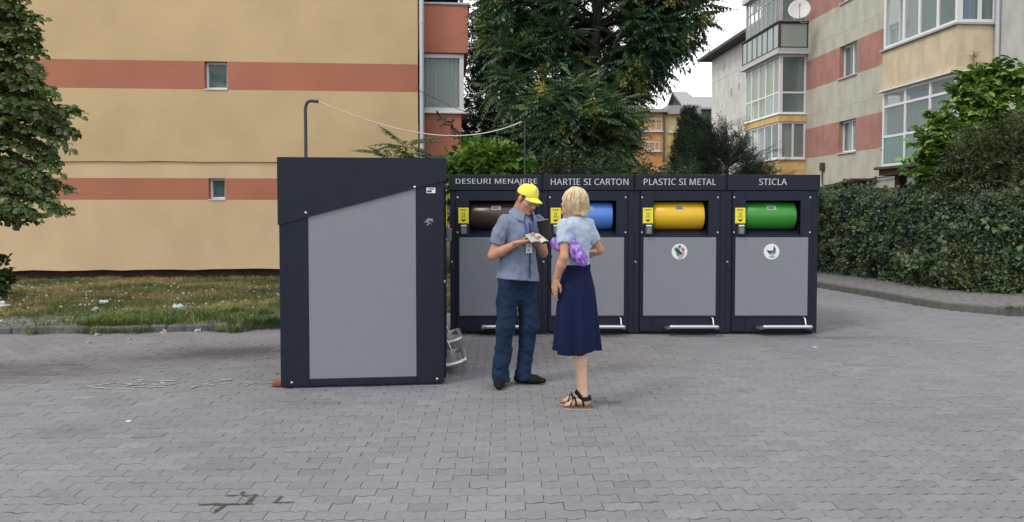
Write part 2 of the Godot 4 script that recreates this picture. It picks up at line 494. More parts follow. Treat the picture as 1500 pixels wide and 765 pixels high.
func build_ground() -> void:
	var st := ST()
	quad(st, Vector3(-450, -0.3, 450), Vector3(-450, -0.3, -450), Vector3(450, -0.3, -450), Vector3(450, -0.3, 450))
	struct("ground", st, M.earth)
	# paving of wavy concrete blocks on a bed
	var pav := Node3D.new()
	pav.name = numbered("paving")
	add_child(pav)
	pav.set_meta("kind", "structure")
	st = ST()
	slab(st, [Vector2(-15, 6), Vector2(14, 6), Vector2(14, -9.6), Vector2(7.2, -10.3), Vector2(6.6, -11.0), Vector2(6.1, -12.9), Vector2(5.5, -15.4), Vector2(4.3, -26.0), Vector2(3.4, -26.0), Vector2(3.4, -10.7), Vector2(-1.6, -10.7), Vector2(-2.2, -9.7), Vector2(-3.0, -9.3), Vector2(-6.2, -8.9), Vector2(-15, -8.7)], -0.2, -0.0135)
	part("sub_base", st, M.joint, pav)
	# jointing sand: full in places, washed out in others
	var sand := FastNoiseLite.new(); sand.seed = 19; sand.frequency = 1.1; sand.fractal_octaves = 3
	st = ST(); st.set_smooth_group(0)
	var SY := func(x: float, z: float) -> float: return -0.0095 + 0.006 * clampf(sand.get_noise_2d(x, z) * 1.8, -0.6, 0.6)
	for i in 112:
		for j in 52:
			var xa := -10.0 + i * 0.16; var zb := -2.4 - j * 0.16
			if not inside_paving(xa + 0.08, zb - 0.3) : continue
			quad(st, Vector3(xa, SY.call(xa, zb), zb), Vector3(xa, SY.call(xa, zb - 0.16), zb - 0.16), Vector3(xa + 0.16, SY.call(xa + 0.16, zb - 0.16), zb - 0.16), Vector3(xa + 0.16, SY.call(xa + 0.16, zb), zb))
	part("joint_sand", st, M.joint, pav)
	st = ST()
	slab(st, [Vector2(3.5, -16.6), Vector2(5.15, -16.6), Vector2(4.2, -26.0), Vector2(3.5, -26.0)], -0.15, 0.0)
	part("far_paving", st, M.road, pav)
	var meshes := []
	for v in 3: meshes.append(paver_mesh(v))
	var noise := FastNoiseLite.new()
	noise.seed = 5; noise.frequency = 0.35; noise.fractal_octaves = 4
	var fine := FastNoiseLite.new()
	fine.seed = 9; fine.frequency = 1.6; fine.fractal_octaves = 3
	var near := []
	var far_x := [[], [], []]; var far_c := [[], [], []]
	var rot := deg_to_rad(0.5)
	var row := 0
	var zz := -2.75
	while zz > -17.0:
		var half := -zz * 0.72 + 1.6
		var i0 := int(floor(-minf(half, 10.5) / 0.2)); var i1 := int(ceil(minf(half, 10.5) / 0.2))
		for i in range(i0, i1 + 1):
			var x := i * 0.2 + (0.1 if row & 1 else 0.0)
			var p := Vector3(x, 0, zz).rotated(Vector3.UP, rot)
			if not inside_paving(p.x, p.z): continue
			if p.z < -8.95 and p.x > -0.6 and p.x < 3.5: continue
			if p.z > -10.2 and p.z < -8.9 and p.x > -2.0 and p.x < -0.7 and false: continue
			p.y = rng.randfn(0.0, 0.0012)
			var bs := Basis.from_euler(Vector3(rng.randfn(0, 0.008), rot + rng.randfn(0, 0.006), rng.randfn(0, 0.006)))
			var tone := 1.0 + rng.randfn(0, 0.042) + 0.1 * noise.get_noise_2d(p.x, p.z) + 0.06 * fine.get_noise_2d(p.x, p.z)
			var red := 0.0
			# stains seen on the photograph: dark traffic grime left of the bins, reddish dust by the kerb and between the bins
			var wob := 0.5 * fine.get_noise_2d(p.x * 0.6, p.z) 
			var s1 := exp(-pow((p.x + 2.9) / 1.2, 2) - pow((p.z + 7.7 + 0.2 * (p.x + 2.9)) / 0.38, 2)) + 0.9 * exp(-pow((p.x + 5.0) / 1.3, 2) - pow((p.z + 6.85) / 0.4, 2))
			var grime := clampf(s1 * (1.0 + 0.9 * wob), 0, 1)
			tone -= 0.56 * grime
			for q in [[-1.58, -5.72], [-3.2, -5.76], [-3.05, -5.02], [0.75, -5.75]]: tone -= 0.22 * exp(-pow((p.x - q[0]) / 0.22, 2) - pow((p.z - q[1]) / 0.1, 2))
			var s2 := exp(-pow((p.x - 0.1) / 1.3, 2) - pow((p.z + 7.8) / 0.7, 2)) + 0.7 * exp(-pow((p.x + 5.0) / 2.0, 2) - pow((p.z + 8.3) / 0.5, 2))
			red = clampf(s2 * (0.6 + wob) + 0.5 * grime, 0, 1)
			tone -= 0.12 * red
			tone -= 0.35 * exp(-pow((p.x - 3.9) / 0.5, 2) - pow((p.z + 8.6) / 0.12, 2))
			tone = clampf(tone, 0.45, 1.25)
			var e := [p, bs, tone, red, rng.randi() % 3]
			near.append(e)
		zz -= 0.1
		row += 1
	# the nearest 300 in the frame are single pieces, the rest one mass
	var ranked := []
	for k in near.size():
		var p: Vector3 = near[k][0]
		if p.z < -3.52 and absf(p.x) < -p.z * 0.71 + 0.1:
			ranked.append([-p.z * 1.0 + absf(p.x) * 0.02, k])
	ranked.sort_custom(func(a, b): return a[0] < b[0])
	var single := {}
	for k in mini(300, ranked.size()): single[ranked[k][1]] = true
	for k in near.size():
		var e: Array = near[k]
		if single.has(k):
			var o := put("paver", meshes[e[4]], M.paver_tints[clampi(int(round((e[2] - 0.86) / 0.05)), 0, 5)], pav)
			o.transform = Transform3D(e[1], e[0])
		else:
			far_x[e[4]].append(Transform3D(e[1], e[0]))
			var t: float = e[2]; var rd: float = e[3]
			far_c[e[4]].append(Color(0.212 * t * (1 + 0.08 * rd), 0.209 * t * (1 - 0.07 * rd), 0.222 * t * (1 - 0.15 * rd)))
	for v in 3:
		var o := multi("pavers", meshes[v], far_x[v], far_c[v], M.paver, pav)
		o.set_meta("kind", "stuff")
	# right footway and its kerb
	st = ST()
	var poly := []
	for p in KERB_R: poly.append(Vector2(p.x + 0.13, p.y - 0.05))
	poly.append_array([Vector2(14.0, -14), Vector2(9, -13.2), Vector2(8.2, -15), Vector2(8.0, -26)])
	slab(st, poly, -0.25, 0.10)
	struct("footway", st, M.asphalt)
	kerb_line(KERB_R, "kerb", 0.12, 0.115, 0.8)
	# left verge: kerb, strip of path, lawn
	kerb_line(KERB_L, "kerb", -0.13, 0.085, 0.9)
	st = ST()
	slab(st, [Vector2(-15, -8.7), Vector2(-6.13, -8.95), Vector2(-4.54, -9.06), Vector2(-2.99, -9.35), Vector2(-2.3, -9.75), Vector2(-2.5, -10.1), Vector2(-4.4, -9.75), Vector2(-6.1, -9.75), Vector2(-15, -9.5)], -0.25, 0.075)
	struct("path", st, M.asphalt)
	# lawn: gently falling towards the house, bumpy
	st = ST()
	st.set_smooth_group(0)
	var hgt := func(x: float, z: float) -> float: return lawn_y(x, z)
	var x0 := -16.0; var x1 := 4.0
	for i in 50:
		for j in 26:
			var xa := x0 + (x1 - x0) * i / 50.0; var xb := x0 + (x1 - x0) * (i + 1) / 50.0
			var f0 := lawn_front(xa); var f1 := lawn_front(xb)
			var za0 := lerpf(f0, -23.0, j / 26.0); var za1 := lerpf(f0, -23.0, (j + 1) / 26.0)
			var zb0 := lerpf(f1, -23.0, j / 26.0); var zb1 := lerpf(f1, -23.0, (j + 1) / 26.0)
			quad(st, Vector3(xa, hgt.call(xa, za0), za0), Vector3(xa, hgt.call(xa, za1), za1), Vector3(xb, hgt.call(xb, zb1), zb1), Vector3(xb, hgt.call(xb, zb0), zb0))
	struct("lawn", st, M.soil)
	grass()

func lawn_front(x: float) -> float:
	if x > -2.4: return -10.7
	if x < -6.1: return -9.45 + (-6.1 - x) * 0.02
	return lerpf(-9.5, -9.95, (x + 6.1) / 3.7)

func lawn_y(x: float, z: float) -> float:
	var t := clampf((-z - 9.5) / 6.5, 0, 1)
	return lerpf(0.095, -0.07, t) - 0.05 * clampf(1.0 - (lawn_front(x) - z) / 0.3, 0, 1) + 0.012 * sin(x * 3.1 + z * 1.7) + 0.008 * sin(x * 7.3 - z * 4.1)

func kerb_line(line: Array, called: String, wide: float, high: float, stone: float) -> void:
	var root := Node3D.new()
	root.name = numbered(called)
	add_child(root)
	root.set_meta("kind", "structure")
	# walk along the line and lay stones
	var cur := 0.0
	var segs := []
	var total := 0.0
	for i in line.size() - 1:
		segs.append(total)
		total += line[i].distance_to(line[i + 1])
	segs.append(total)
	var at := func(s: float) -> Vector2:
		for i in line.size() - 1:
			if s <= segs[i + 1]:
				return line[i].lerp(line[i + 1], (s - segs[i]) / (segs[i + 1] - segs[i]))
		return line[line.size() - 1]
	while cur < total - 0.1:
		var a: Vector2 = at.call(cur + 0.006); var b: Vector2 = at.call(minf(cur + stone, total) - 0.006)
		var d := (b - a)
		var st := ST()
		box(st, Vector3.ZERO, Vector3(d.length(), high + 0.2, absf(wide)), 0.015)
		var o := part("kerb_stone", st, M.kerb, root)
		var side := Vector2(d.y, -d.x).normalized()
		if side.x < 0 and wide > 0: side = -side
		if wide < 0 and side.y > 0: side = -side
		var c := (a + b) * 0.5 + side * absf(wide) * 0.5
		o.position = Vector3(c.x, (high - 0.2) * 0.5 + rng.randf_range(-0.012, 0.006), c.y)
		o.rotation = Vector3(rng.randfn(0, 0.02), atan2(-d.y, d.x), rng.randfn(0, 0.008))
		cur += stone

func multi(called: String, mesh: Mesh, xs: Array, cs: Array, m: Material, parent: Node) -> MultiMeshInstance3D:
	var mm := MultiMesh.new()
	mm.transform_format = MultiMesh.TRANSFORM_3D
	mm.use_colors = true
	mm.mesh = mesh
	mm.instance_count = xs.size()
	for i in xs.size():
		mm.set_instance_transform(i, xs[i])
		mm.set_instance_color(i, cs[i])
	var o := MultiMeshInstance3D.new()
	o.name = called
	o.multimesh = mm
	o.material_override = m
	o.set_meta("kind", "stuff")
	parent.add_child(o, true)
	return o

func tuft_mesh(n: int, h: float, spread: float, sd: int) -> ArrayMesh:
	var r := RandomNumberGenerator.new(); r.seed = sd
	var st := ST()
	st.set_color(Color.WHITE)
	for i in n:
		var a := r.randf() * TAU
		var dir := Vector3(cos(a), 0, sin(a))
		var side := Vector3(-sin(a), 0, cos(a)) * r.randf_range(0.0016, 0.0032)
		var b := dir * r.randf() * spread * 0.4
		var hh := h * r.randf_range(0.5, 1.0)
		var mid := b + dir * spread * r.randf_range(0.1, 0.5) + Vector3(0, hh * 0.6, 0)
		var tip := mid + dir * spread * r.randf_range(0.3, 0.8) + Vector3(0, hh * 0.35, 0)
		quad(st, b - side, mid - side * 0.8, mid + side * 0.8, b + side)
		tri(st, mid - side * 0.8, tip, mid + side * 0.8)
	return fin(st)

func grass() -> void:
	var root := Node3D.new()
	root.name = numbered("grass")
	add_child(root)
	root.set_meta("kind", "stuff")
	root.set_meta("label", "patchy green and straw coloured grass of the lawn by the ochre wall")
	root.set_meta("category", "grass")
	var nz := FastNoiseLite.new(); nz.seed = 77; nz.frequency = 0.45; nz.fractal_octaves = 3
	for v in 3:
		var mesh := tuft_mesh(10, 0.085, 0.07, 300 + v)
		var xs := []; var cs := []
		for i in 9500:
			var x := rng.randf_range(-13.5, 1.0); var z := rng.randf_range(-16.7, -9.3)
			var front := lawn_front(x)
			var n := nz.get_noise_2d(x, z)
			var over := z > front - 0.1
			if z > front + 0.05: continue
			if rng.randf() > 0.75 + n * 1.2: continue
			var dry := clampf(0.4 + n * 2.2 + rng.randfn(0, 0.25) + (0.15 if z < -12 else 0.0), 0, 1)
			over = false
			var g := Color(0.085, 0.125, 0.03).lerp(Color(0.30, 0.24, 0.11), dry)
			if over: g = Color(0.08, 0.15, 0.025).lerp(Color(0.2, 0.2, 0.06), dry)
			g = g * rng.randf_range(0.75, 1.25)
			g.a = 1
			var s := rng.randf_range(0.6, 1.2) * (1.5 if over else 1.0)
			xs.append(Transform3D(Basis(Vector3.UP, rng.randf() * TAU).scaled(Vector3(s, s, s)), Vector3(x, lawn_y(x, z) - 0.012, z)))
			cs.append(g)
		# weeds overgrowing the path strip and the kerb
		for i in 1000:
			var x := rng.randf_range(-5.75, -3.0); var z := rng.randf_range(-10.0, -8.7)
			var kz := -8.8 - clampf((x + 6.1) * 0.11, 0, 0.4)
			var edge := 0.16 * sin(x * 5.0) + 0.1 * sin(x * 11.0 + 1.0)
			if z > kz + 0.08 + edge * 0.6 or rng.randf() < 0.35 + 0.5 * sin(x * 2.3 + z * 3.0): continue
			if absf(x + 4.35) > 1.1 + edge and rng.randf() < 0.8: continue
			var dry2 := rng.randf_range(0, 0.5) + (0.35 if rng.randf() < 0.15 else 0.0)
			var s := rng.randf_range(0.8, 1.9)
			xs.append(Transform3D(Basis(Vector3.UP, rng.randf() * TAU).scaled(Vector3(s, s * 0.95, s)), Vector3(x, (0.07 if z < kz else -0.006), z)))
			cs.append(vary(Color(0.07, 0.13, 0.025).lerp(Color(0.24, 0.22, 0.09), dry2), 0.3))
		for i in 160:
			var x := rng.randf_range(-9.5, -5.5); var z := rng.randf_range(-10.0, -8.8)
			xs.append(Transform3D(Basis(Vector3.UP, rng.randf() * TAU).scaled(Vector3.ONE * rng.randf_range(0.4, 1.0)), Vector3(x, 0.07, z)))
			cs.append(vary(Color(0.1, 0.13, 0.04), 0.3))
		for i in 70:
			var x := rng.randf_range(6.9, 9.5)
			var z := -10.22 + clampf((x - 7.0) * 0.16, 0, 0.35) + rng.randf_range(-0.2, 0.05)
			xs.append(Transform3D(Basis(Vector3.UP, rng.randf() * TAU).scaled(Vector3.ONE * rng.randf_range(0.5, 1.0)), Vector3(x, 0.1 if z < -10.05 else 0.0, z)))
			cs.append(vary(Color(0.09, 0.14, 0.035), 0.3))
		multi("tufts", mesh, xs, cs, M.grass, root)
	# white clover heads
	var st := ST(); st.set_color(Color.WHITE)
	lathe(st, [Vector2(0.0001, 0.03), Vector2(0.008, 0.026), Vector2(0.011, 0.018), Vector2(0.006, 0.01), Vector2(0.0001, 0.008)], 6)
	var cm := fin(st)
	var xs := []; var cs := []
	for i in 620:
		var x := rng.randf_range(-12.5, -2.8); var z := rng.randf_range(-14.8, -9.8)
		if nz.get_noise_2d(x * 1.5 + 40, z) < -0.05 and rng.randf() < 0.75: continue
		xs.append(Transform3D(Basis.IDENTITY.scaled(Vector3.ONE * rng.randf_range(0.5, 1.7)), Vector3(x, lawn_y(x, z) + 0.03, z)))
		var v := rng.randf_range(0.4, 0.65)
		cs.append(Color(v, v, v * 0.97))
	multi("clover_heads", cm, xs, cs, M.grass, root)
	# weeds at the foot of the bins
	var wm := tuft_mesh(12, 0.06, 0.06, 350)
	xs = []; cs = []
	for i in 46:
		var x := rng.randf_range(-0.6, 0.6); var z := -8.74 - rng.randf() * 0.05
		if i > 26:
			x = rng.randf_range(0.1, 0.6); z = rng.randf_range(-8.5, -8.1)
			if i < 40: continue
		xs.append(Transform3D(Basis(Vector3.UP, rng.randf() * TAU).scaled(Vector3.ONE * rng.randf_range(0.4, 1.0)), Vector3(x, -0.006, z)))
		cs.append(Color(0.11, 0.14, 0.04) * rng.randf_range(0.7, 1.2))
	multi("weeds", wm, xs, cs, M.grass, root)

# ------------------------------------------------------------------ windows
# frame in the xy plane of xf, w wide, from y0 to y1; cols and rows are fractions; fills: one entry per cell (left to right, bottom to top)
func glazing(parent: Node, xf: Transform3D, w: float, y0: float, y1: float, cols: Array, rows: Array, fw: float, fm: Material, fills := [], dep := 0.06, called := "window") -> MeshInstance3D:
	var st := ST()
	var h := y1 - y0
	bx(st, 0, w, y0, y0 + fw, -dep, 0, 0.006)
	bx(st, 0, w, y1 - fw, y1, -dep, 0, 0.006)
	bx(st, 0, fw, y0 + fw, y1 - fw, -dep, 0, 0.006)
	bx(st, w - fw, w, y0 + fw, y1 - fw, -dep, 0, 0.006)
	var xsn := [fw * 0.5]; var ysn := [y0 + fw * 0.5]
	for c in cols:
		bx(st, c * w - fw * 0.5, c * w + fw * 0.5, y0 + fw, y1 - fw, -dep + 0.003, -0.003, 0.005)
		xsn.append(c * w)
	for r in rows:
		bx(st, fw, w - fw, y0 + r * h - fw * 0.45, y0 + r * h + fw * 0.45, -dep + 0.005, -0.005, 0.005)
		ysn.append(y0 + r * h)
	xsn.append(w - fw * 0.5); ysn.append(y1 - fw * 0.5)
	var o := part(called, st, fm, parent)
	o.transform = xf
	var k := 0
	for j in ysn.size() - 1:
		for i in xsn.size() - 1:
			var s := ST()
			bx(s, xsn[i] + fw * 0.3, xsn[i + 1] - fw * 0.3, ysn[j] + fw * 0.3, ysn[j + 1] - fw * 0.3, -dep * 0.62, -dep * 0.38)
			var fill = fills[k] if k < fills.size() else null
			k += 1
			if fill is Material and fill == M.teal_panel or fill is Material and fill == M.glasspanel:
				part("panel", s, fill, o)
				continue
			part("pane", s, M.pane, o)
			if fill != null:
				# hanging curtain with folds
				var cst := ST()
				cst.set_smooth_group(0)
				var n := maxi(8, int((xsn[i + 1] - xsn[i]) / 0.03))
				var prev := Vector3.ZERO
				for q in n + 1:
					var x: float = lerpf(xsn[i], xsn[i + 1], float(q) / n)
					var z := -dep - 0.07 + 0.015 * sin(q * 1.9) + 0.006 * sin(q * 0.7)
					if q > 0:
						quad(cst, Vector3(prev.x, ysn[j], prev.z), Vector3(prev.x, ysn[j + 1], prev.z), Vector3(x, ysn[j + 1], z), Vector3(x, ysn[j], z))
					prev = Vector3(x, 0, z)
				part("curtain", cst, fill, o)
	return o

func at_x(p: Vector3) -> Transform3D:
	return Transform3D(Basis.IDENTITY, p)

# a course of wall with openings of full course height
func course(parent: Node, called: String, y0: float, y1: float, x0: float, x1: float, zf: float, th: float, m: Material, holes := []) -> void:
	var cur := x0
	for h in holes + [[x1, x1]]:
		if h[0] - cur > 0.001:
			var st := ST()
			bx(st, cur, h[0], y0, y1, zf - th, zf)
			part(called, st, m, parent)
		cur = h[1]

func drainpipe(parent: Node, x: float, z: float, y0: float, y1: float, r := 0.055) -> void:
	var st := ST()
	tube(st, [Vector3(x, y0, z), Vector3(x, y1, z)], r, r, 14)
	var o := part("drainpipe", st, M.gutter, parent)
	var y := y0 + 0.5
	while y < y1:
		st = ST()
		tube(st, [Vector3(x, y - 0.03, z), Vector3(x, y + 0.03, z)], r + 0.006, r + 0.006, 14)
		bx(st, x - 0.01, x + 0.01, y - 0.012, y + 0.012, z - r - 0.1, z - r)
		part("pipe_clip", st, M.gutter, o)
		y += 1.45

# ------------------------------------------------------------------ ochre block on the left
func build_left_block() -> void:
	var b := thing("apartment_block", "ochre and terracotta apartment block gable wall behind the lawn on the left", "building", Vector3(-2.125, 0, -16.8), 0.0815)
	var H := 13.0; var X0 := -15.0
	# plinth, recessed
	var st := ST()
	bx(st, X0, -0.02, -0.3, 0.16, -0.4, -0.07)
	part("plinth", st, M.plinth, b)
	# lower insulated wall with a ragged lower edge
	var bot := PackedVector2Array([Vector2(X0, 1.66), Vector2(-0.001, 1.66)])
	var x := -0.001
	while x > X0 + 0.4:
		bot.append(Vector2(x, 0.115 + rng.randf_range(-0.016, 0.014)))
		x -= rng.randf_range(0.25, 0.7)
	bot.append(Vector2(X0, 0.11))
	st = ST()
	prism(st, bot, -0.35, 0.0)
	part("wall", st, M.cream, b)
	var wl := [[-4.624, -4.269]]
	var wu := [[-4.667, -4.181]]
	course(b, "painted_band", 1.66, 2.14, X0, 0.0, 0.0, 0.35, M.terracotta, wl)
	course(b, "wall", 2.14, 2.5, X0, 0.0, 0.0, 0.35, M.cream)
	# upper wall stands 3 cm proud of the lower one, its lower edge wavers
	var low := PackedVector2Array([Vector2(X0, 4.09), Vector2(0.0, 4.09)])
	x = 0.0
	while x > X0 + 0.5:
		low.append(Vector2(x, 2.5 + rng.randf_range(-0.014, 0.014)))
		x -= rng.randf_range(0.4, 1.3)
	low.append(Vector2(X0, 2.5))
	st = ST()
	prism(st, low, -0.35, 0.035)
	part("wall", st, M.ochre, b)
	var y := 4.09
	while y < H:
		course(b, "painted_band", y, y + 0.62, X0, 0.0, 0.035, 0.385, M.terracotta, wu)
		course(b, "wall", y + 0.62, y + 2.62, X0, 0.0, 0.035, 0.385, M.ochre)
		_small_window(b, wu[0][0], wu[0][1], y, y + 0.62, 0.035)
		y += 2.62
	_small_window(b, wl[0][0], wl[0][1], 1.66, 2.14, 0.0)
	# back of the house closes it
	st = ST()
	bx(st, X0, -0.02, -0.3, y, -10.0, -2.4)
	bx(st, X0, X0 + 0.3, -0.3, y, -2.4, -0.351)
	bx(st, -0.3, -0.02, -0.3, y, -2.4, -0.351)
	for fy in [-0.2, 2.46, 5.05, 7.68, 10.3, 12.9]: bx(st, X0 + 0.3, -0.3, fy, fy + 0.15, -2.4, -0.386)
	part("house_body", st, M.room, b)
	# bay on the street side, seen past the corner
	var bz := -0.35
	st = ST()
	bx(st, 0.0, 0.985, 0.9, 3.66, bz - 3.0, bz, 0.01)
	part("bay_parapet", st, M.redbay, b)
	st = ST()
	bx(st, 0.0, 1.16, 3.66, 3.70, bz - 3.06, bz + 0.06, 0.004)
	part("bay_sill", st, M.upvc, b)
	var yy := 3.70
	for f in 3:
		var wn := glazing(b, at_x(Vector3(0.0, 0, bz)), 1.04, yy, yy + 1.34, [], [], 0.1, M.upvc, [M.curtain])
		glazing(b, Transform3D(Basis(Vector3.UP, PI / 2), Vector3(1.04, 0, bz - 0.01)), 2.9, yy, yy + 1.34, [0.33, 0.66], [], 0.08, M.upvc, [M.curtain, M.curtain, M.curtain])
		st = ST()
		bx(st, 0.02, 0.9, yy, yy + 1.34, bz - 2.9, bz - 1.2)
		part("bay_room", st, M.room, b)
		st = ST()
		bx(st, 0.0, 1.14, yy + 1.34, yy + 2.44, bz - 3.05, bz + 0.07, 0.01)
		var pp := part("bay_parapet", st, M.redbay, b)
		st = ST()
		bx(st, -0.0, 1.18, yy + 2.44, yy + 2.49, bz - 3.1, bz + 0.1, 0.004)
		part("coping", st, M.oldframe, pp)
		yy += 2.62
	st = ST()
	bx(st, -0.001, 1.1, y, y + 0.25, -10, 0.2)
	part("roof_edge", st, M.zinc, b)
	drainpipe(b, 0.09, 0.02, 2.25, H)
	st = ST()
	bx(st, 0.015, 0.05, 3.4, 5.05, -0.34, -0.02)
	part("corner_trim", st, M.plinth, b)

func _small_window(b: Node, x0: float, x1: float, y0: float, y1: float, zf: float) -> void:
	var w := x1 - x0
	var o := glazing(b, at_x(Vector3(x0 + 0.002, 0, zf - 0.13)), w - 0.004, y0 + 0.02, y1 - 0.002, [], [], 0.045, M.upvc, [])
	var st := ST()
	bx(st, -0.01, w - 0.005 + 0.01, y0 - 0.015, y0 + 0.018, -0.04, 0.145, 0.004)
	part("window_sill", st, M.sill, o)

# ------------------------------------------------------------------ olive block on the right
func build_right_block() -> void:
	var th := deg_to_rad(-87.34)
	var b := thing("apartment_block", "grey olive apartment block with pink bands and glazed balconies on the right", "building", Vector3(11.8, 0, -29.8), th)
	var X0 := -4.4; var X1 := 19.0
	var holes := [[2.7, 3.95], [5.6, 6.9], [13.0, 14.4]]
	var st := ST()
	bx(st, X0, X1, -0.3, 2.1, -0.4, 0.02)
	part("plinth", st, M.brownplinth, b)
	course(b, "wall", 2.1, 3.41, X0, X1, 0, 0.35, M.olive)
	var y := 3.41
	for f in 4:
		# painted bands only between the bays
		course(b, "painted_band", y, y + 1.17, X0, 7.6, 0, 0.35, M.pink, [holes[0], holes[1]])
		course(b, "wall", y, y + 1.17, 7.6, X1, 0, 0.35, M.greywall, [holes[2]])
		course(b, "wall", y + 1.17, y + 2.7, X0, 7.6, 0, 0.35, M.olive)
		course(b, "wall", y + 1.17, y + 2.7, 7.6, X1, 0, 0.35, M.greywall)
		for k in 3:
			var h: Array = holes[k]
			var w: float = h[1] - h[0]
			var o := glazing(b, at_x(Vector3(h[0] + 0.002, 0, -0.16)), w - 0.004, y + 0.02, y + 1.165, [0.55], [], 0.07, M.upvc, [null, M.curtain] if f != 0 else [M.curtain, null])
			st = ST()
			bx(st, -0.03, w + 0.03, y - 0.03, y + 0.018, -0.03, 0.22, 0.005)
			part("window_sill", st, M.sill, o)
		y += 2.7
	st = ST()
	bx(st, X0, X1, -0.3, y, -11, -2.6)
	bx(st, X0, X0 + 0.3, -0.3, y, -2.6, -0.351)
	bx(st, X1 - 0.3, X1, -0.3, y, -2.6, -0.351)
	for fy in [0.6, 3.0, 5.7, 8.4, 11.1, 13.9]: bx(st, X0 + 0.3, X1 - 0.3, fy, fy + 0.2, -2.6, -0.351)
	part("house_body", st, M.room, b)
	st = ST()
	bx(st, X0 - 0.4, X1, y, y + 0.25, -11, 0.5)
	part("roof_edge", st, M.zinc, b)
	drainpipe(b, 11.02, 0.08, 2.3, y, 0.06)
	# horizontal joint lines of the panels
	for yy in [5.1, 7.8]:
		st = ST()
		bx(st, 0.05, 7.4, yy, yy + 0.02, 0, 0.006)
		part("panel_joint", st, M.sill, b)
	# gas pipe along the base
	st = ST()
	tube(st, curve([Vector3(1.6, 2.95, 0.06), Vector3(1.6, 2.45, 0.06), Vector3(1.8, 2.28, 0.08), Vector3(2.4, 2.3, 0.08), Vector3(7.0, 2.5, 0.08)], 5), 0.025, 0.025, 8)
	var gp := part("gas_pipe", st, M.darkpipe, b)
	st = ST()
	bx(st, 1.5, 1.7, 2.85, 3.15, 0.001, 0.14, 0.01)
	part("meter_box", st, M.rust, gp)
	# lean-to roof of the cellar stairs
	st = ST()
	prism(st, PackedVector2Array([Vector2(1.2, 1.9), Vector2(5.4, 2.42), Vector2(5.4, 2.34), Vector2(1.2, 1.82)]), 0.03, 0.9)
	part("cellar_canopy", st, M.rust, b)
	# ---- far bay (three glazed storeys)
	var L := 3.8; var D := 1.1
	var bay := func(y0: float, y1: float, m: Material, grow := 0.0, called := "bay_slab") -> void:
		var s := ST()
		bx(s, -L - grow, 0.0 + grow, y0, y1, 0.001, D + grow, 0.008)
		part(called, s, m, b)
	bay.call(-0.2, 3.36, M.bayyellow, 0.0, "bay_parapet")
	bay.call(3.36, 3.40, M.upvc, 0.07)
	_bay_glass(b, -L, L, D, 3.40, 4.88, [0.2, 0.4, 0.6, 0.8], [], [0.5], [], M.upvc, [M.curtain, null, M.curtain, null, null], [M.curtain, M.curtain])
	bay.call(4.88, 5.16, M.bayyellow, 0.05)
	bay.call(5.16, 5.20, M.upvc, 0.09)
	_bay_glass(b, -L, L, D, 5.20, 7.55, [0.2, 0.42, 0.62, 0.84], [0.37], [], [0.36], M.upvc, [M.glasspanel, M.curtain_olive, M.curtain_olive, M.glasspanel, M.glasspanel, M.curtain_olive, M.curtain_olive, M.curtain_olive, M.curtain_olive, M.curtain_olive], [null, null])
	bay.call(7.55, 7.62, M.sill, 0.2)
	bay.call(7.62, 7.80, M.oldframe, 0.12)
	# second-floor balcony: rusty rail with frosted panels, then old single glazing
	_bay_glass(b, -L - 0.12, L + 0.24, D + 0.12, 7.80, 8.80, [0.14, 0.29, 0.43, 0.57, 0.71, 0.86], [], [], [], M.rust, [M.glasspanel, M.glasspanel, M.glasspanel, M.glasspanel, M.glasspanel, M.glasspanel, M.glasspanel], [M.glasspanel], 0.05)
	bay.call(8.80, 8.86, M.rust, 0.16, "balcony_rail")
	_bay_glass(b, -L, L, D, 8.86, 10.5, [0.12, 0.25, 0.37, 0.5, 0.62, 0.75, 0.87], [0.66], [0.5], [], M.oldframe, [null, null, null, M.curtain, null, null, null, null, null, M.curtain], [null, null], 0.05)
	bay.call(10.5, 10.75, M.sill, 0.15)
	_bay_glass(b, -L, L, D, 10.75, 13.2, [0.25, 0.5, 0.75], [0.4], [0.5], [], M.upvc, [], [])
	bay.call(13.2, 13.6, M.zinc, 0.15)
	for yy in [[3.40, 4.88], [5.20, 7.55], [7.80, 10.5], [10.75, 13.2]]:
		st = ST()
		bx(st, -L + 0.1, -0.08, yy[0], yy[1], 0.003, 0.3)
		part("bay_room", st, M.balcony_back, b)
	# ---- near bay
	var nx := 7.5; var nl := 3.4; var nd := 1.05
	var nb := func(y0: float, y1: float, m: Material, grow := 0.0, called := "bay_slab") -> void:
		var s := ST()
		bx(s, nx - grow, nx + nl + grow, y0, y1, 0.001, nd + grow, 0.008)
		part(called, s, m, b)
	nb.call(2.42, 2.60, M.brownplinth, 0.05)
	nb.call(2.60, 2.68, M.rust, 0.16)
	_bay_glass(b, nx, nl, nd, 2.68, 4.90, [0.34, 0.68], [0.4, 0.8], [0.5], [0.4, 0.8], M.upvc, [M.teal_panel, M.teal_panel, M.teal_panel, M.curtain_teal, M.curtain_teal, M.curtain_teal, null, null, null], [M.teal_panel, M.teal_panel, M.curtain_teal, null, null, null], 0.08)
	nb.call(4.90, 4.94, M.upvc, 0.12)
	nb.call(4.94, 5.02, M.baystone, 0.07)
	nb.call(5.02, 6.10, M.baystone, 0.02, "bay_parapet")
	nb.call(6.10, 6.16, M.oldframe, 0.09)
	_bay_glass(b, nx, nl, nd, 6.16, 8.1, [0.3, 0.52, 0.76], [0.8], [0.55], [0.8], M.upvc, [null, M.curtain, M.curtain_teal, null], [M.blue_blind, M.curtain_teal], 0.09)
	nb.call(8.1, 8.9, M.baystone, 0.02, "bay_parapet")
	_bay_glass(b, nx, nl, nd, 8.9, 10.8, [0.3, 0.52, 0.76], [], [0.5], [], M.upvc, [], [], 0.09)
	nb.call(10.8, 11.6, M.baystone, 0.02, "bay_parapet")
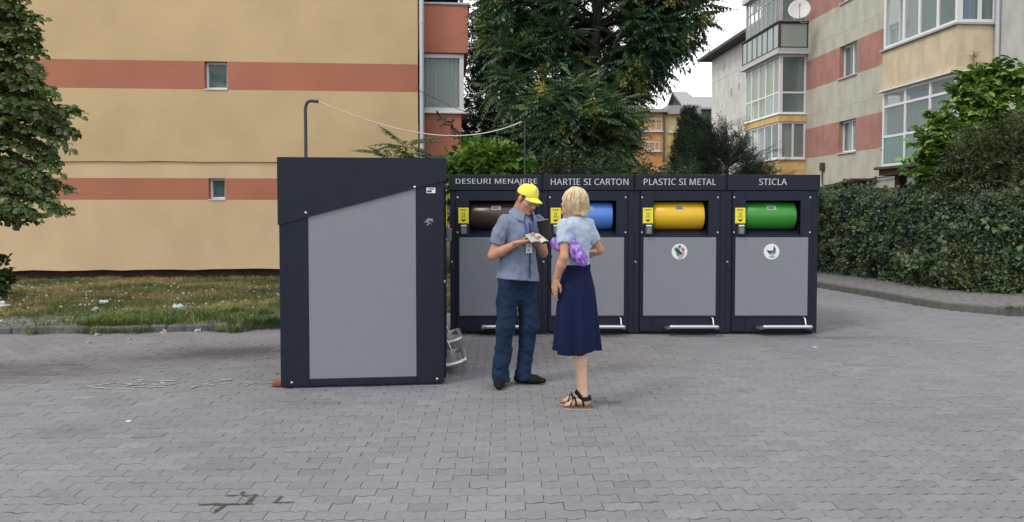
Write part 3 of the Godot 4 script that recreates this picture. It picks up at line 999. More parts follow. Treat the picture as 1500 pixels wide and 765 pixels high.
	for yy in [[2.68, 4.90], [6.16, 8.1], [8.9, 10.8]]:
		st = ST()
		bx(st, nx + 0.1, nx + nl - 0.1, yy[0], yy[1], 0.003, 0.25)
		part("bay_room", st, M.balcony_back, b)
	# piers under the near bay
	for xx in [nx + 0.2, nx + nl - 0.4]:
		st = ST()
		bx(st, xx, xx + 0.22, -0.2, 2.42, 0.5, 0.75)
		part("bay_pier", st, M.brownplinth, b)
	# dry weed rooted on the parapet ledge
	# dish at the corner of the far balcony
	var d := thing("satellite_dish", "white round satellite dish on the balcony corner of the olive block", "satellite dish", Vector3(10.98, 9.02, -28.5), 0.0)
	st = ST()
	var tilt := Transform3D(Basis.from_euler(Vector3(deg_to_rad(72), deg_to_rad(-20), 0)), Vector3.ZERO)
	lathe(st, [Vector2(0.001, -0.06), Vector2(0.12, -0.053), Vector2(0.24, -0.035), Vector2(0.34, -0.012), Vector2(0.405, 0.006), Vector2(0.41, 0.0), Vector2(0.34, -0.024), Vector2(0.24, -0.047), Vector2(0.12, -0.065), Vector2(0.001, -0.072)], 32, tilt)
	part("reflector", st, mat(lin(0.6, 0.6, 0.6), 0.5), d)
	st = ST()
	tube(st, [tilt * Vector3(0, 0.0, 0.38), tilt * Vector3(0, 0.42, 0.12)], 0.012, 0.012, 6)
	var arm := part("arm", st, M.oldframe, d)
	st = ST()
	tube(st, [tilt * Vector3(0, 0.38, 0.13), tilt * Vector3(0, 0.5, 0.07)], 0.03, 0.03, 8)
	part("receiver", st, M.sill, arm)
	st = ST()
	tube(st, curve([tilt * Vector3(0, -0.06, 0), Vector3(0, -0.15, -0.12), Vector3(0.1, -0.45, -0.15), Vector3(0.35, -0.47, -0.15)], 4), 0.02, 0.02, 8)
	part("bracket", st, M.oldframe, d)

func _bay_glass(b: Node, x: float, len_: float, d: float, y0: float, y1: float, cols: Array, rows: Array, ecols: Array, erows: Array, fm: Material, fills: Array, efills: Array, fw := 0.075) -> void:
	glazing(b, at_x(Vector3(x, 0, d)), len_, y0, y1, cols, rows, fw, fm, fills)
	# near end faces the camera: local x runs from the wall to the corner
	glazing(b, Transform3D(Basis(Vector3.UP, PI / 2), Vector3(x + len_, 0, d - 0.062)), d - 0.07, y0, y1, ecols, erows, fw, fm, efills)
	glazing(b, Transform3D(Basis(Vector3.UP, -PI / 2), Vector3(x, 0, 0.006)), d - 0.07, y0, y1, ecols, erows, fw, fm, [])

# ------------------------------------------------------------------ houses farther off
func build_far_blocks() -> void:
	var b := thing("apartment_block", "tall off-white block with a dark flat roof edge behind the far balconies", "building", Vector3(12.33, 0, -45.9), deg_to_rad(-87.34))
	var st := ST()
	bx(st, 0, 13, -0.3, 10.45, -11, 0)
	part("wall", st, M.whiteblock, b)
	st = ST()
	bx(st, -0.6, 13, 10.45, 10.62, -11.5, 0.7)
	part("roof_edge", st, M.gable, b)
	for yy in [3.6, 6.3, 9.0]:
		st = ST()
		bx(st, 0.02, 13, yy, yy + 0.05, 0, 0.012)
		part("panel_joint", st, M.sill, b)
	for xx in [1.2, 3.0, 4.8, 6.6]:
		st = ST()
		bx(st, xx, xx + 0.05, -0.2, 10.4, 0, 0.012)
		part("panel_joint", st, M.sill, b)
	for w in [[1.9, 2.45, 9.5, 9.95], [3.4, 3.7, 7.7, 8.2], [4.7, 4.95, 7.9, 8.3]]:
		st = ST()
		bx(st, w[0], w[1], w[2], w[3], 0.0, 0.02)
		var o := part("window", st, M.oldframe, b)
		st = ST()
		bx(st, w[0] + 0.08, w[1] - 0.08, w[2] + 0.08, w[3] - 0.08, 0.02, 0.026)
		part("pane", st, M.darkglass, o)
	# orange house
	b = thing("house", "orange and yellow low house with pale windows far behind the trees", "house", Vector3(10.2, 0, -60), 0.0)
	st = ST()
	bx(st, -4.0, 2.1, -0.3, 9.0, -8, 0)
	part("wall", st, M.orange, b)
	st = ST()
	bx(st, 2.1, 4.6, -0.3, 8.85, -8, -0.15)
	part("wall", st, M.paleyellow, b)
	st = ST()
	bx(st, -4.3, 2.3, 9.0, 9.25, -8.2, 0.4)
	bx(st, 2.3, 5.0, 8.85, 9.55, -8.2, 0.3)
	part("roof", st, M.zinc, b)
	for w in [[0.45, 1.95, 7.5, 8.55], [0.5, 1.8, 5.9, 6.65], [-2.2, -0.6, 7.5, 8.55], [2.55, 3.15, 7.45, 8.25], [3.4, 3.9, 7.5, 8.25]]:
		var o := glazing(b, at_x(Vector3(w[0], 0, 0.03 if w[0] < 2.1 else -0.12)), w[1] - w[0], w[2], w[3], [0.33, 0.66] if w[1] - w[0] > 1 else [], [], 0.1, M.oldframe, [M.curtain, M.curtain, M.curtain], 0.1)
		st = ST()
		bx(st, -0.08, w[1] - w[0] + 0.08, w[2] - 0.08, w[2], -0.05, 0.15)
		part("window_sill", st, M.sill, o)
	st = ST()
	bx(st, 2.02, 2.18, 5.0, 9.0, 0.002, 0.12)
	part("drainpipe", st, M.gable, b)
	# grey gabled house
	b = thing("house", "grey house with a steep dark gable and pale patch on its roof", "house", Vector3(16.6, 0, -70), 0.0)
	st = ST()
	bx(st, 0, 12, -0.3, 10.75, -10, -0.3)
	part("wall", st, M.gable, b)
	st = ST()
	prism(st, PackedVector2Array([Vector2(-0.3, 10.7), Vector2(-10.0, 10.7), Vector2(-5, 12.75)]), 0.0, 0.25, Transform3D(Basis(Vector3(0, 0, 1), Vector3(0, 1, 0), Vector3(1, 0, 0)), Vector3.ZERO))
	part("gable_wall", st, M.gable, b)
	st = ST()
	quad(st, Vector3(-0.4, 10.72, 0.1), Vector3(-0.4, 12.95, -5), Vector3(12, 12.95, -5), Vector3(12, 10.72, 0.1))
	quad(st, Vector3(-0.4, 10.55, 0.1), Vector3(12, 10.55, 0.1), Vector3(12, 12.78, -5), Vector3(-0.4, 12.78, -5))
	quad(st, Vector3(-0.4, 10.55, 0.1), Vector3(-0.4, 10.72, 0.1), Vector3(12, 10.72, 0.1), Vector3(12, 10.55, 0.1))
	quad(st, Vector3(-0.4, 10.55, 0.1), Vector3(-0.4, 12.78, -5), Vector3(-0.4, 12.95, -5), Vector3(-0.4, 10.72, 0.1))
	quad(st, Vector3(-0.4, 10.72, -10.3), Vector3(12, 10.72, -10.3), Vector3(12, 12.95, -5), Vector3(-0.4, 12.95, -5))
	var rf := part("roof", st, M.zinc, b)
	st = ST()
	quad(st, Vector3(1.2, 12.1, -2.95), Vector3(0.9, 12.92, -4.83), Vector3(3.6, 12.92, -4.83), Vector3(3.9, 12.1, -2.95))
	part("roof_sheet", st, M.upvc, rf)

# ------------------------------------------------------------------ bin housings
# local frame: x across the front (0 is the middle), y up, z = 0 the front plane, body behind it
const BW := 1.095
const BH := 1.908
const BD := 1.37

func screw(parent: Node, p: Vector3, n := Vector3(0, 0, 1), r := 0.011) -> void:
	var st := ST()
	var q := Quaternion(Vector3.UP, n) if n != Vector3.UP else Quaternion.IDENTITY
	lathe(st, [Vector2(r, 0.0), Vector2(r * 0.95, 0.003), Vector2(r * 0.55, 0.0055), Vector2(0.0005, 0.006)], 10, Transform3D(Basis(q), p))
	part("screw", st, M.screw, parent)

func text_part(parent: Node, s: String, at: Vector3, width: float, cap: float, m: Material, depth := 0.004) -> void:
	var f := SystemFont.new()
	f.font_names = PackedStringArray(["Droid Sans"])
	var t := TextMesh.new()
	t.text = s
	t.font = f
	t.font_size = 64
	t.pixel_size = 0.01
	t.depth = 0.1
	t.curve_step = 1.0
	var bb := t.get_aabb()
	var o := put("lettering", t, m, parent)
	var sx := width / maxf(bb.size.x, 0.01); var sy := cap / maxf(bb.size.y, 0.01)
	o.scale = Vector3(sx, sy, depth / 0.1)
	o.position = at - Vector3((bb.position.x + bb.size.x / 2) * sx, (bb.position.y + bb.size.y / 2) * sy, 0)

func housing(label: String, at: Vector3, turn: float, drum: String, words: String, wx: float, ww: float, extra: int, group: String) -> Node3D:
	var b := thing("waste_bin_housing", label, "waste bin", at, turn, group)
	var w := BW / 2 - 0.002
	var ho := 0.02    # the hood stands proud
	# opening in local x and y
	var ox0 := -0.318; var ox1 := 0.332; var oy0 := 1.195; var oy1 := 1.60
	# ---- body: side walls, back, roof, floor, front posts
	var st := ST()
	bx(st, -w + 0.006, -w + 0.03, 0.035, BH - 0.1, -BD + 0.03, -0.03)
	bx(st, w - 0.03, w - 0.006, 0.035, BH - 0.1, -BD + 0.03, -0.03)
	bx(st, -w + 0.03, w - 0.03, 0.035, BH - 0.3, -BD + 0.03, -BD + 0.06)
	bx(st, -w + 0.03, w - 0.03, 0.035, 0.06, -BD + 0.06, -0.03)
	part("body", st, M.navy2, b)
	for s in [-1, 1]:
		st = ST()
		bx(st, minf(s * w, s * (w - 0.07)), maxf(s * w, s * (w - 0.07)), 0.02, 1.722, -0.03, 0.0, 0.004)
		part("front_post", st, M.navy, b)
		st = ST()
		bx(st, minf(s * w, s * (w - 0.07)), maxf(s * w, s * (w - 0.07)), 0.02, 1.5, -BD, -BD + 0.03, 0.004)
		part("rear_post", st, M.navy, b)
		# side cladding: posts at both ends, bottom rail, grey panel with slanted top, hood cheek
		var sx := func(a: float, c: float) -> Array: return [minf(s * (w + a), s * (w + c)), maxf(s * (w + a), s * (w + c))]
		var xr: Array = sx.call(-0.002, 0.004)
		st = ST()
		bx(st, xr[0], xr[1], 0.02, 1.72, -0.235, 0.0, 0.002)
		var sp := part("side_post", st, M.navy, b)
		screw(sp, Vector3(s * (w + 0.004), 0.05, -0.06), Vector3(s, 0, 0))
		st = ST()
		bx(st, xr[0], xr[1], 0.02, 1.5, -BD, -BD + 0.235, 0.002)
		sp = part("side_post", st, M.navy, b)
		screw(sp, Vector3(s * (w + 0.004), 0.05, -BD + 0.09), Vector3(s, 0, 0))
		st = ST()
		bx(st, xr[0], xr[1], 0.02, 0.075, -BD + 0.237, -0.237, 0.002)
		part("side_rail", st, M.navy, b)
		st = ST()
		xr = sx.call(-0.004, -0.001)
		var prof := PackedVector2Array([Vector2(-0.237, 0.077), Vector2(-0.237, 1.70), Vector2(-BD + 0.237, 1.45), Vector2(-BD + 0.237, 0.077)])
		var sideways := Transform3D(Basis(Vector3(0, 0, 1), Vector3(0, 1, 0), Vector3(1, 0, 0)), Vector3.ZERO)
		prism(st, prof, xr[0], xr[1], sideways)
		part("side_panel", st, M.grey_panel, b)
		# hood cheek
		xr = sx.call(0.0, ho * 0.7)
		st = ST()
		prism(st, PackedVector2Array([Vector2(ho, BH - 0.003), Vector2(ho, 1.722), Vector2(-BD - 0.01, 1.352), Vector2(-BD - 0.01, BH - 0.003)]), xr[0], xr[1], sideways)
		var ck := part("hood_cheek", st, M.navy, b)
		screw(ck, Vector3(s * (w + ho * 0.7), 1.664, -0.245), Vector3(s, 0, 0))
		screw(ck, Vector3(s * (w + ho * 0.7), 1.452, -BD + 0.22), Vector3(s, 0, 0))
	# hood: front fascia, top
	st = ST()
	bx(st, -w, w, 1.722, BH, -0.03, ho, 0.005)
	bx(st, -w, w, BH - 0.02, BH - 0.001, -BD - 0.008, -0.031)
	bx(st, -w, w, 1.36, BH - 0.021, -BD - 0.008, -BD + 0.028)
	var hood := part("hood", st, M.navy, b)
	if words != "": text_part(hood, words, Vector3(wx, 1.823, ho + 0.001), ww, 0.074, M.letter)
	# ---- door: frame with the opening, grey panel, plate around the opening
	var dz := 0.018
	var dx0 := -w + 0.072; var dx1 := w - 0.072
	st = ST()
	bx(st, dx0, ox0, 0.04, 1.715, -0.02, dz, 0.004)
	bx(st, ox1, dx1, 0.04, 1.715, -0.02, dz, 0.004)
	bx(st, ox0, ox1, oy1, 1.715, -0.02, dz)
	bx(st, ox0, ox1, 0.04, oy0 - 0.022, -0.02, dz)
	var door := part("door", st, M.navy, b)
	st = ST()
	bx(st, -0.437, 0.428, 0.23, 1.166, dz - 0.002, dz + 0.004, 0.001)
	part("door_panel", st, M.grey_panel, door)
	# raised rails around the grey panel
	st = ST()
	bx(st, -0.45, 0.44, 0.208, 0.228, dz, dz + 0.01, 0.003)
	bx(st, -0.45, 0.44, 1.168, 1.186, dz, dz + 0.008, 0.003)
	bx(st, -0.45, -0.439, 0.229, 1.167, dz, dz + 0.008, 0.002)
	bx(st, 0.43, 0.441, 0.229, 1.167, dz, dz + 0.008, 0.002)
	part("door_trim", st, M.navy, door)
	# plate around the opening
	st = ST()
	bx(st, -0.475, ox0, 1.188, 1.655, dz, dz + 0.005, 0.002)
	bx(st, ox1, 0.462, 1.188, 1.655, dz, dz + 0.005, 0.002)
	bx(st, ox0, ox1, oy1, 1.655, dz, dz + 0.005, 0.002)
	var plate := part("opening_plate", st, M.navy, door)
	for p in [Vector3(-0.456, 1.637, dz + 0.005), Vector3(0.444, 1.637, dz + 0.005), Vector3(-0.456, 1.222, dz + 0.005), Vector3(0.444, 1.222, dz + 0.005)]:
		screw(plate, p)
	# lining of the opening, sloped sill
	st = ST()
	bx(st, ox0 - 0.004, ox0, oy0 - 0.02, oy1, -0.33, dz - 0.001)
	bx(st, ox1, ox1 + 0.004, oy0 - 0.02, oy1, -0.33, dz - 0.001)
	bx(st, ox0 - 0.004, ox1 + 0.004, oy1, oy1 + 0.004, -0.33, dz - 0.001)
	bx(st, ox0 - 0.004, ox1 + 0.004, oy0 - 0.05, oy1, -0.34, -0.331)
	part("opening_lining", st, M.navy2, door)
	st = ST()
	prism(st, PackedVector2Array([Vector2(dz + 0.004, oy0 - 0.024), Vector2(dz + 0.004, oy0 - 0.012), Vector2(-0.12, oy0 + 0.055), Vector2(-0.33, oy0 + 0.055), Vector2(-0.33, oy0 - 0.024)]), ox0, ox1, Transform3D(Basis(Vector3(0, 0, 1), Vector3(0, 1, 0), Vector3(1, 0, 0)), Vector3.ZERO))
	part("opening_sill", st, M.navy, door)
	# rotating drum
	st = ST()
	var xf := Transform3D(Basis(Vector3(0, 0, -1), Vector3(1, 0, 0), Vector3(0, -1, 0)), Vector3(ox0 + 0.003, 1.42, -0.165))
	lathe(st, [Vector2(0.0001, 0.0), Vector2(0.165, 0.0), Vector2(0.172, 0.006), Vector2(0.172, 0.604), Vector2(0.168, 0.61), Vector2(0.15, 0.613), Vector2(0.0001, 0.613)], 48, xf)
	var dr := part("drum", st, M.drum[drum], b)
	# small metal label on the drum, bent to its curve
	st = ST()
	var a0 := deg_to_rad(24.0); var a1 := deg_to_rad(43.0)
	for k in 4:
		var p := lerpf(a0, a1, k / 4.0); var q := lerpf(a0, a1, (k + 1) / 4.0)
		var c := Vector3(0, 1.42, -0.165)
		var va := Vector3(0, sin(p), cos(p)) * 0.1745; var vb := Vector3(0, sin(q), cos(q)) * 0.1745
		quad(st, c + va + Vector3(-0.055, 0, 0), c + vb + Vector3(-0.055, 0, 0), c + vb + Vector3(0.055, 0, 0), c + va + Vector3(0.055, 0, 0))
	var lb := part("drum_label", st, M.decal_grey, dr)
	st = ST()
	for k in 2:
		var p := deg_to_rad(28.0 + 6.0 * k); var q := deg_to_rad(31.5 + 6.0 * k)
		var c := Vector3(0, 1.42, -0.165)
		var va := Vector3(0, sin(p), cos(p)) * 0.1757; var vb := Vector3(0, sin(q), cos(q)) * 0.1757
		quad(st, c + va + Vector3(-0.04, 0, 0), c + vb + Vector3(-0.04, 0, 0), c + vb + Vector3(0.03, 0, 0), c + va + Vector3(0.03, 0, 0))
	part("label_print", st, M.ink, lb)
	# yellow instruction sign and card reader
	st = ST()
	bx(st, -0.447, -0.325, 1.33, 1.515, dz + 0.0055, dz + 0.012, 0.002)
	var sg := part("instruction_sign", st, M.sticker, b)
	st = ST()
	var z1 := dz + 0.013
	var line := func(x0: float, x1: float, y: float, h: float) -> void: bx(st, x0, x1, y, y + h, dz + 0.0115, z1)
	line.call(-0.425, -0.35, 1.49, 0.006)
	line.call(-0.42, -0.355, 1.478, 0.004)
	line.call(-0.402, -0.372, 1.448, 0.005); line.call(-0.402, -0.397, 1.418, 0.03); line.call(-0.378, -0.372, 1.418, 0.03); line.call(-0.41, -0.364, 1.412, 0.005)
	line.call(-0.425, -0.35, 1.4, 0.003)
	prism(st, PackedVector2Array([Vector2(-0.415, 1.382), Vector2(-0.385, 1.374), Vector2(-0.358, 1.386), Vector2(-0.364, 1.366), Vector2(-0.378, 1.352), Vector2(-0.398, 1.352), Vector2(-0.408, 1.364)]), dz + 0.0115, z1)
	part("sign_print", st, M.ink, sg)
	st = ST()
	bx(st, -0.416, -0.344, 1.2, 1.316, dz + 0.0055, dz + 0.05, 0.006)
	var cr := part("card_reader", st, M.device, b)
	st = ST()
	bx(st, -0.413, -0.347, 1.296, 1.313, dz + 0.0505, dz + 0.053)
	part("reader_label", st, M.paperwhite, cr)
	st = ST()
	for r in 3:
		for c in 3:
			bx(st, -0.398 + c * 0.014, -0.388 + c * 0.014, 1.222 + r * 0.02, 1.236 + r * 0.02, dz + 0.0505, dz + 0.053)
	part("keypad", st, M.device_face, cr)
	# lock
	st = ST()
	lathe(st, [Vector2(0.013, 0), Vector2(0.013, 0.012), Vector2(0.009, 0.016), Vector2(0.0005, 0.016)], 10, Transform3D(Basis(Vector3.RIGHT, PI / 2), Vector3(-0.528, 0.87, 0.0)))
	var lk := part("lock", st, M.device_face, b)
	st = ST()
	tube(st, [Vector3(-0.528, 0.87, 0.012), Vector3(-0.515, 0.82, 0.02), Vector3(-0.5, 0.79, 0.02)], 0.006, 0.005, 6)
	part("lock_flap", st, M.darkpipe, lk)
	# ---- foot pedal: bent steel loop, tread, lever
	st = ST()
	var pl := []
	var x0 := -0.16; var x1 := 0.42
	for q in [Vector3(x0, 0.075, -0.04), Vector3(x0, 0.085, 0.06), Vector3(x0 + 0.005, 0.105, 0.15), Vector3(x0 + 0.02, 0.118, 0.185), Vector3(x0 + 0.06, 0.123, 0.2), Vector3(x1 - 0.06, 0.123, 0.2), Vector3(x1 - 0.02, 0.118, 0.185), Vector3(x1 - 0.005, 0.105, 0.15), Vector3(x1, 0.085, 0.06), Vector3(x1, 0.075, -0.04)]:
		pl.append(q)
	tube(st, curve(pl, 4), 0.022, 0.022, 12)
	var pd := part("pedal", st, M.steel, b)
	st = ST()
	box(st, Vector3.ZERO, Vector3(x1 - x0 - 0.02, 0.014, 0.15), 0.003, Transform3D(Basis(Vector3.RIGHT, -0.22), Vector3((x0 + x1) / 2, 0.09, 0.05)))
	part("tread", st, M.steel, pd)
	st = ST()
	tube(st, [Vector3(x1 - 0.03, 0.1, 0.09), Vector3(x1 - 0.03, 0.2, 0.05), Vector3(x1 - 0.04, 0.205, 0.02)], 0.01, 0.01, 8)
	part("lever", st, M.steel, pd)
	# foot frame in the shade below
	st = ST()
	bx(st, -w + 0.02, w - 0.02, 0.0, 0.034, -BD + 0.08, -0.06)
	part("foot_frame", st, M.inside, b)
	if extra > 0:
		_emblem(door, extra, dz + 0.0045)
	return b

func _disc(c: Vector2, r: float, n: int, rx := 1.0, rot := 0.0) -> PackedVector2Array:
	var o := PackedVector2Array()
	for k in n:
		var p := Vector2(cos(TAU * k / n) * r * rx, sin(TAU * k / n) * r).rotated(rot)
		o.append(c + p)
	return o

# round picture stickers: 1 = flower-like tangle, 2 = a bird-like butterfly of bottle shards
func _emblem(door: Node, which: int, z: float) -> void:
	var c := Vector2(-0.008, 0.994)
	var st := ST()
	prism(st, _disc(c, 0.094, 36), z, z + 0.001)
	var e := part("round_sticker", st, M.paperwhite, door)
	var add := func(poly: PackedVector2Array, m: Material, lift: float) -> void:
		var s := ST()
		prism(s, poly, z + 0.001, z + 0.001 + lift)
		part("sticker_print", s, m, e)
	if which == 1:
		add.call(_disc(c + Vector2(-0.035, 0.02), 0.034, 12, 0.7, 0.6), M.decal_green, 0.0006)
		add.call(_disc(c + Vector2(0.0, 0.055), 0.024, 12, 0.8, -0.3), M.decal_green, 0.0008)
		add.call(_disc(c + Vector2(-0.005, 0.0), 0.05, 12, 0.35, 0.75), M.ink, 0.001)
		add.call(_disc(c + Vector2(0.04, 0.025), 0.026, 12, 0.8, 0.5), M.decal_red, 0.0006)
		add.call(_disc(c + Vector2(0.03, -0.035), 0.04, 12, 0.7, -0.6), M.decal_grey, 0.0006)
		add.call(_disc(c + Vector2(-0.02, -0.03), 0.03, 12, 0.6, 0.5), M.decal_green, 0.0007)
		add.call(_disc(c + Vector2(0.01, -0.07), 0.02, 10, 1.4, 0.2), M.decal_grey, 0.0007)
	else:
		add.call(PackedVector2Array([c + Vector2(-0.065, 0.02), c + Vector2(-0.02, -0.035), c + Vector2(0.012, -0.04), c + Vector2(0.005, 0.01), c + Vector2(-0.03, 0.012)]), M.ink, 0.0006)
		add.call(PackedVector2Array([c + Vector2(0.012, -0.04), c + Vector2(0.05, -0.02), c + Vector2(0.052, 0.03), c + Vector2(0.03, 0.075), c + Vector2(0.02, 0.03), c + Vector2(0.006, 0.008)]), M.decal_green, 0.0007)
		add.call(PackedVector2Array([c + Vector2(-0.025, -0.05), c + Vector2(0.03, -0.045), c + Vector2(0.045, -0.065), c + Vector2(0.0, -0.082), c + Vector2(-0.03, -0.07)]), M.decal_blue, 0.0006)
		add.call(PackedVector2Array([c + Vector2(-0.01, -0.01), c + Vector2(0.015, -0.015), c + Vector2(0.012, -0.045), c + Vector2(-0.012, -0.045)]), M.decal_blue, 0.0009)
		add.call(PackedVector2Array([c + Vector2(0.024, 0.03), c + Vector2(0.03, 0.062), c + Vector2(0.042, 0.02), c + Vector2(0.03, 0.0)]), M.ink, 0.001)

func build_bins() -> void:
	var z := -8.8
	var g := "row of four bin housings"
	var cx := func(i: int) -> float: return -0.737 + BW * (i + 0.5)
	# word centres and widths from the fascia
	var defs := [
		["dark bin housing lettered DESEURI MENAJERE behind the man in the yellow cap", "brown", "DESEURI MENAJERE", 0.005, 0.965, 0],
		["dark bin housing lettered HARTIE SI CARTON with a blue drum", "blue", "HARTIE SI CARTON", 0.015, 0.92, 0],
		["dark bin housing lettered PLASTIC SI METAL with a yellow drum", "yellow", "PLASTIC SI METAL", -0.01, 0.855, 1],
		["dark bin housing lettered STICLA with a green drum, rightmost of the row", "green", "STICLA", 0.0, 0.33, 2],
	]
	for i in 4:
		var d: Array = defs[i]
		housing(d[0], Vector3(cx.call(i), 0, z), 0.0, d[1], d[2], d[3], d[4], d[5], g)
	# two more stand at a right angle on the left; their fronts face right
	var psi := deg_to_rad(6.3)
	var corner := Vector3(-0.585, 0, -6.325)
	var along := Vector3(-sin(psi), 0, -cos(psi))
	var g2 := "bin housings turned sideways"
	# local x of a housing facing right runs away from the camera; front normal is +x
	var turn := PI / 2 + psi
	for i in 2:
		var c := corner + along * (BW * (i + 0.5))
		var lab := "nearest dark bin housing on the left showing its large grey side panel" if i == 0 else "second sideways bin housing, standing behind the nearest one, only its pedal and edge showing"
		var h := housing(lab, c, turn + 0.0, "green" if i == 0 else "yellow", "", 0.0, 0.33, 0, g2)
		h.scale.y = 1.022
		if i == 0:
			# paper label and a scuffed remnant on the side that faces the camera
			var st := ST()
			bx(st, -BW / 2 - 0.0045, -BW / 2 - 0.002, 1.615, 1.66, -0.145, -0.07)
			var lb := part("paper_label", st, M.paperwhite, h)
			st = ST()
			bx(st, -BW / 2 - 0.0052, -BW / 2 - 0.0045, 1.622, 1.638, -0.14, -0.1)
			bx(st, -BW / 2 - 0.0052, -BW / 2 - 0.0045, 1.645, 1.654, -0.13, -0.08)
			part("label_print", st, M.ink, lb)
			st = ST()
			for k in 14:
				var u := rng.randf_range(-0.16, -0.09); var v := 1.36 + (u + 0.16) * 0.5 + rng.randf_range(-0.03, 0.02)
				bx(st, -BW / 2 - 0.0027, -BW / 2 - 0.0019, v, v + rng.randf_range(0.004, 0.014), u, u + rng.randf_range(0.004, 0.022))
			part("scuff", st, M.decal_grey, h)

# ------------------------------------------------------------------ poles and cables
func build_poles() -> void:
	var p := thing("bent_pole", "thin dark pole with a bent top holding the white cable, left", "pole", Vector3(-2.475, 0, -8.9), 0.0, "cable poles")
	var st := ST()
	tube(st, [Vector3(0, -0.1, 0), Vector3(0, 2.62, 0)] , 0.019, 0.019, 10)
	var up := part("upright", st, M.darkpipe, p)
	st = ST()
	tube(st, curve([Vector3(0, 2.6, 0), Vector3(0, 2.7, 0), Vector3(0.02, 2.77, 0), Vector3(0.06, 2.795, -0.01), Vector3(0.15, 2.79, -0.03)], 6), 0.019, 0.019, 10)
	part("bent_top", st, M.darkpipe, p)
	st = ST()
	bx(st, -0.09, 0.09, -0.02, 0.012, -0.09, 0.09)
	part("base_plate", st, M.darkpipe, p)
	var q := thing("thin_pole", "thin grey pole behind the row, carrying the right end of the white cable", "pole", Vector3(0.178, 0, -10.4), 0.0, "cable poles")
	st = ST()
	tube(st, [Vector3(0, -0.1, 0), Vector3(0, 2.7, 0)], 0.012, 0.011, 8)
	part("upright", st, M.darkpipe, q)
	st = ST()
	tube(st, [Vector3(0, 2.69, 0), Vector3(-0.05, 2.71, 0.02)], 0.014, 0.014, 8)
	part("clamp", st, M.darkpipe, q)
	var a := Vector3(-2.325, 2.79, -8.93); var c := Vector3(0.13, 2.71, -10.38)
	var pts := []
	for k in 33:
		var t := k / 32.0
		var s := pow(t, 1.15)
		pts.append(a.lerp(c, t) - Vector3(0, 0.28 * 4.0 * t * (1.0 - t) * (1.0 + 0.35 * (t - 0.5)), 0))
	st = ST()
	tube(st, pts, 0.0065, 0.0065, 8)
	tag(part(numbered("cable"), st, M.cable, self), "white cable sagging between the two thin poles above the bins", "cable")
	pts = []
	for k in 25:
		var t := k / 24.0
		pts.append(Vector3(-2.13, 4.15, -16.7).lerp(Vector3(1.2, 3.1, -15.2), t) - Vector3(0, 0.25 * 4 * t * (1 - t), 0))
	st = ST()
	tube(st, pts, 0.008, 0.008, 6)
	tag(part(numbered("cable"), st, M.darkpipe, self), "thin dark cable crossing the white bay window beside the drainpipe", "cable")

# ------------------------------------------------------------------ litter and marks
func crumple(r: float, flat: float, sd: int) -> ArrayMesh:
	var n := FastNoiseLite.new(); n.seed = sd; n.frequency = 1.6
	var st := ST()
	var U := 9; var V := 6
	var P := func(i: int, j: int) -> Vector3:
		var a := TAU * (i % U) / U; var b := -PI / 2 + PI * j / V
		var d := Vector3(cos(a) * cos(b), sin(b), sin(a) * cos(b))
		var k := 1.0 + 1.3 * n.get_noise_3dv(d * 1.3)
		return Vector3(d.x * r * k, maxf(d.y * r * k * flat, -r * 0.3 * flat) + r * 0.3 * flat, d.z * r * k)
	for i in U:
		for j in V:
			quad(st, P.call(i, j), P.call(i, j + 1), P.call(i + 1, j + 1), P.call(i + 1, j))
	return fin(st)

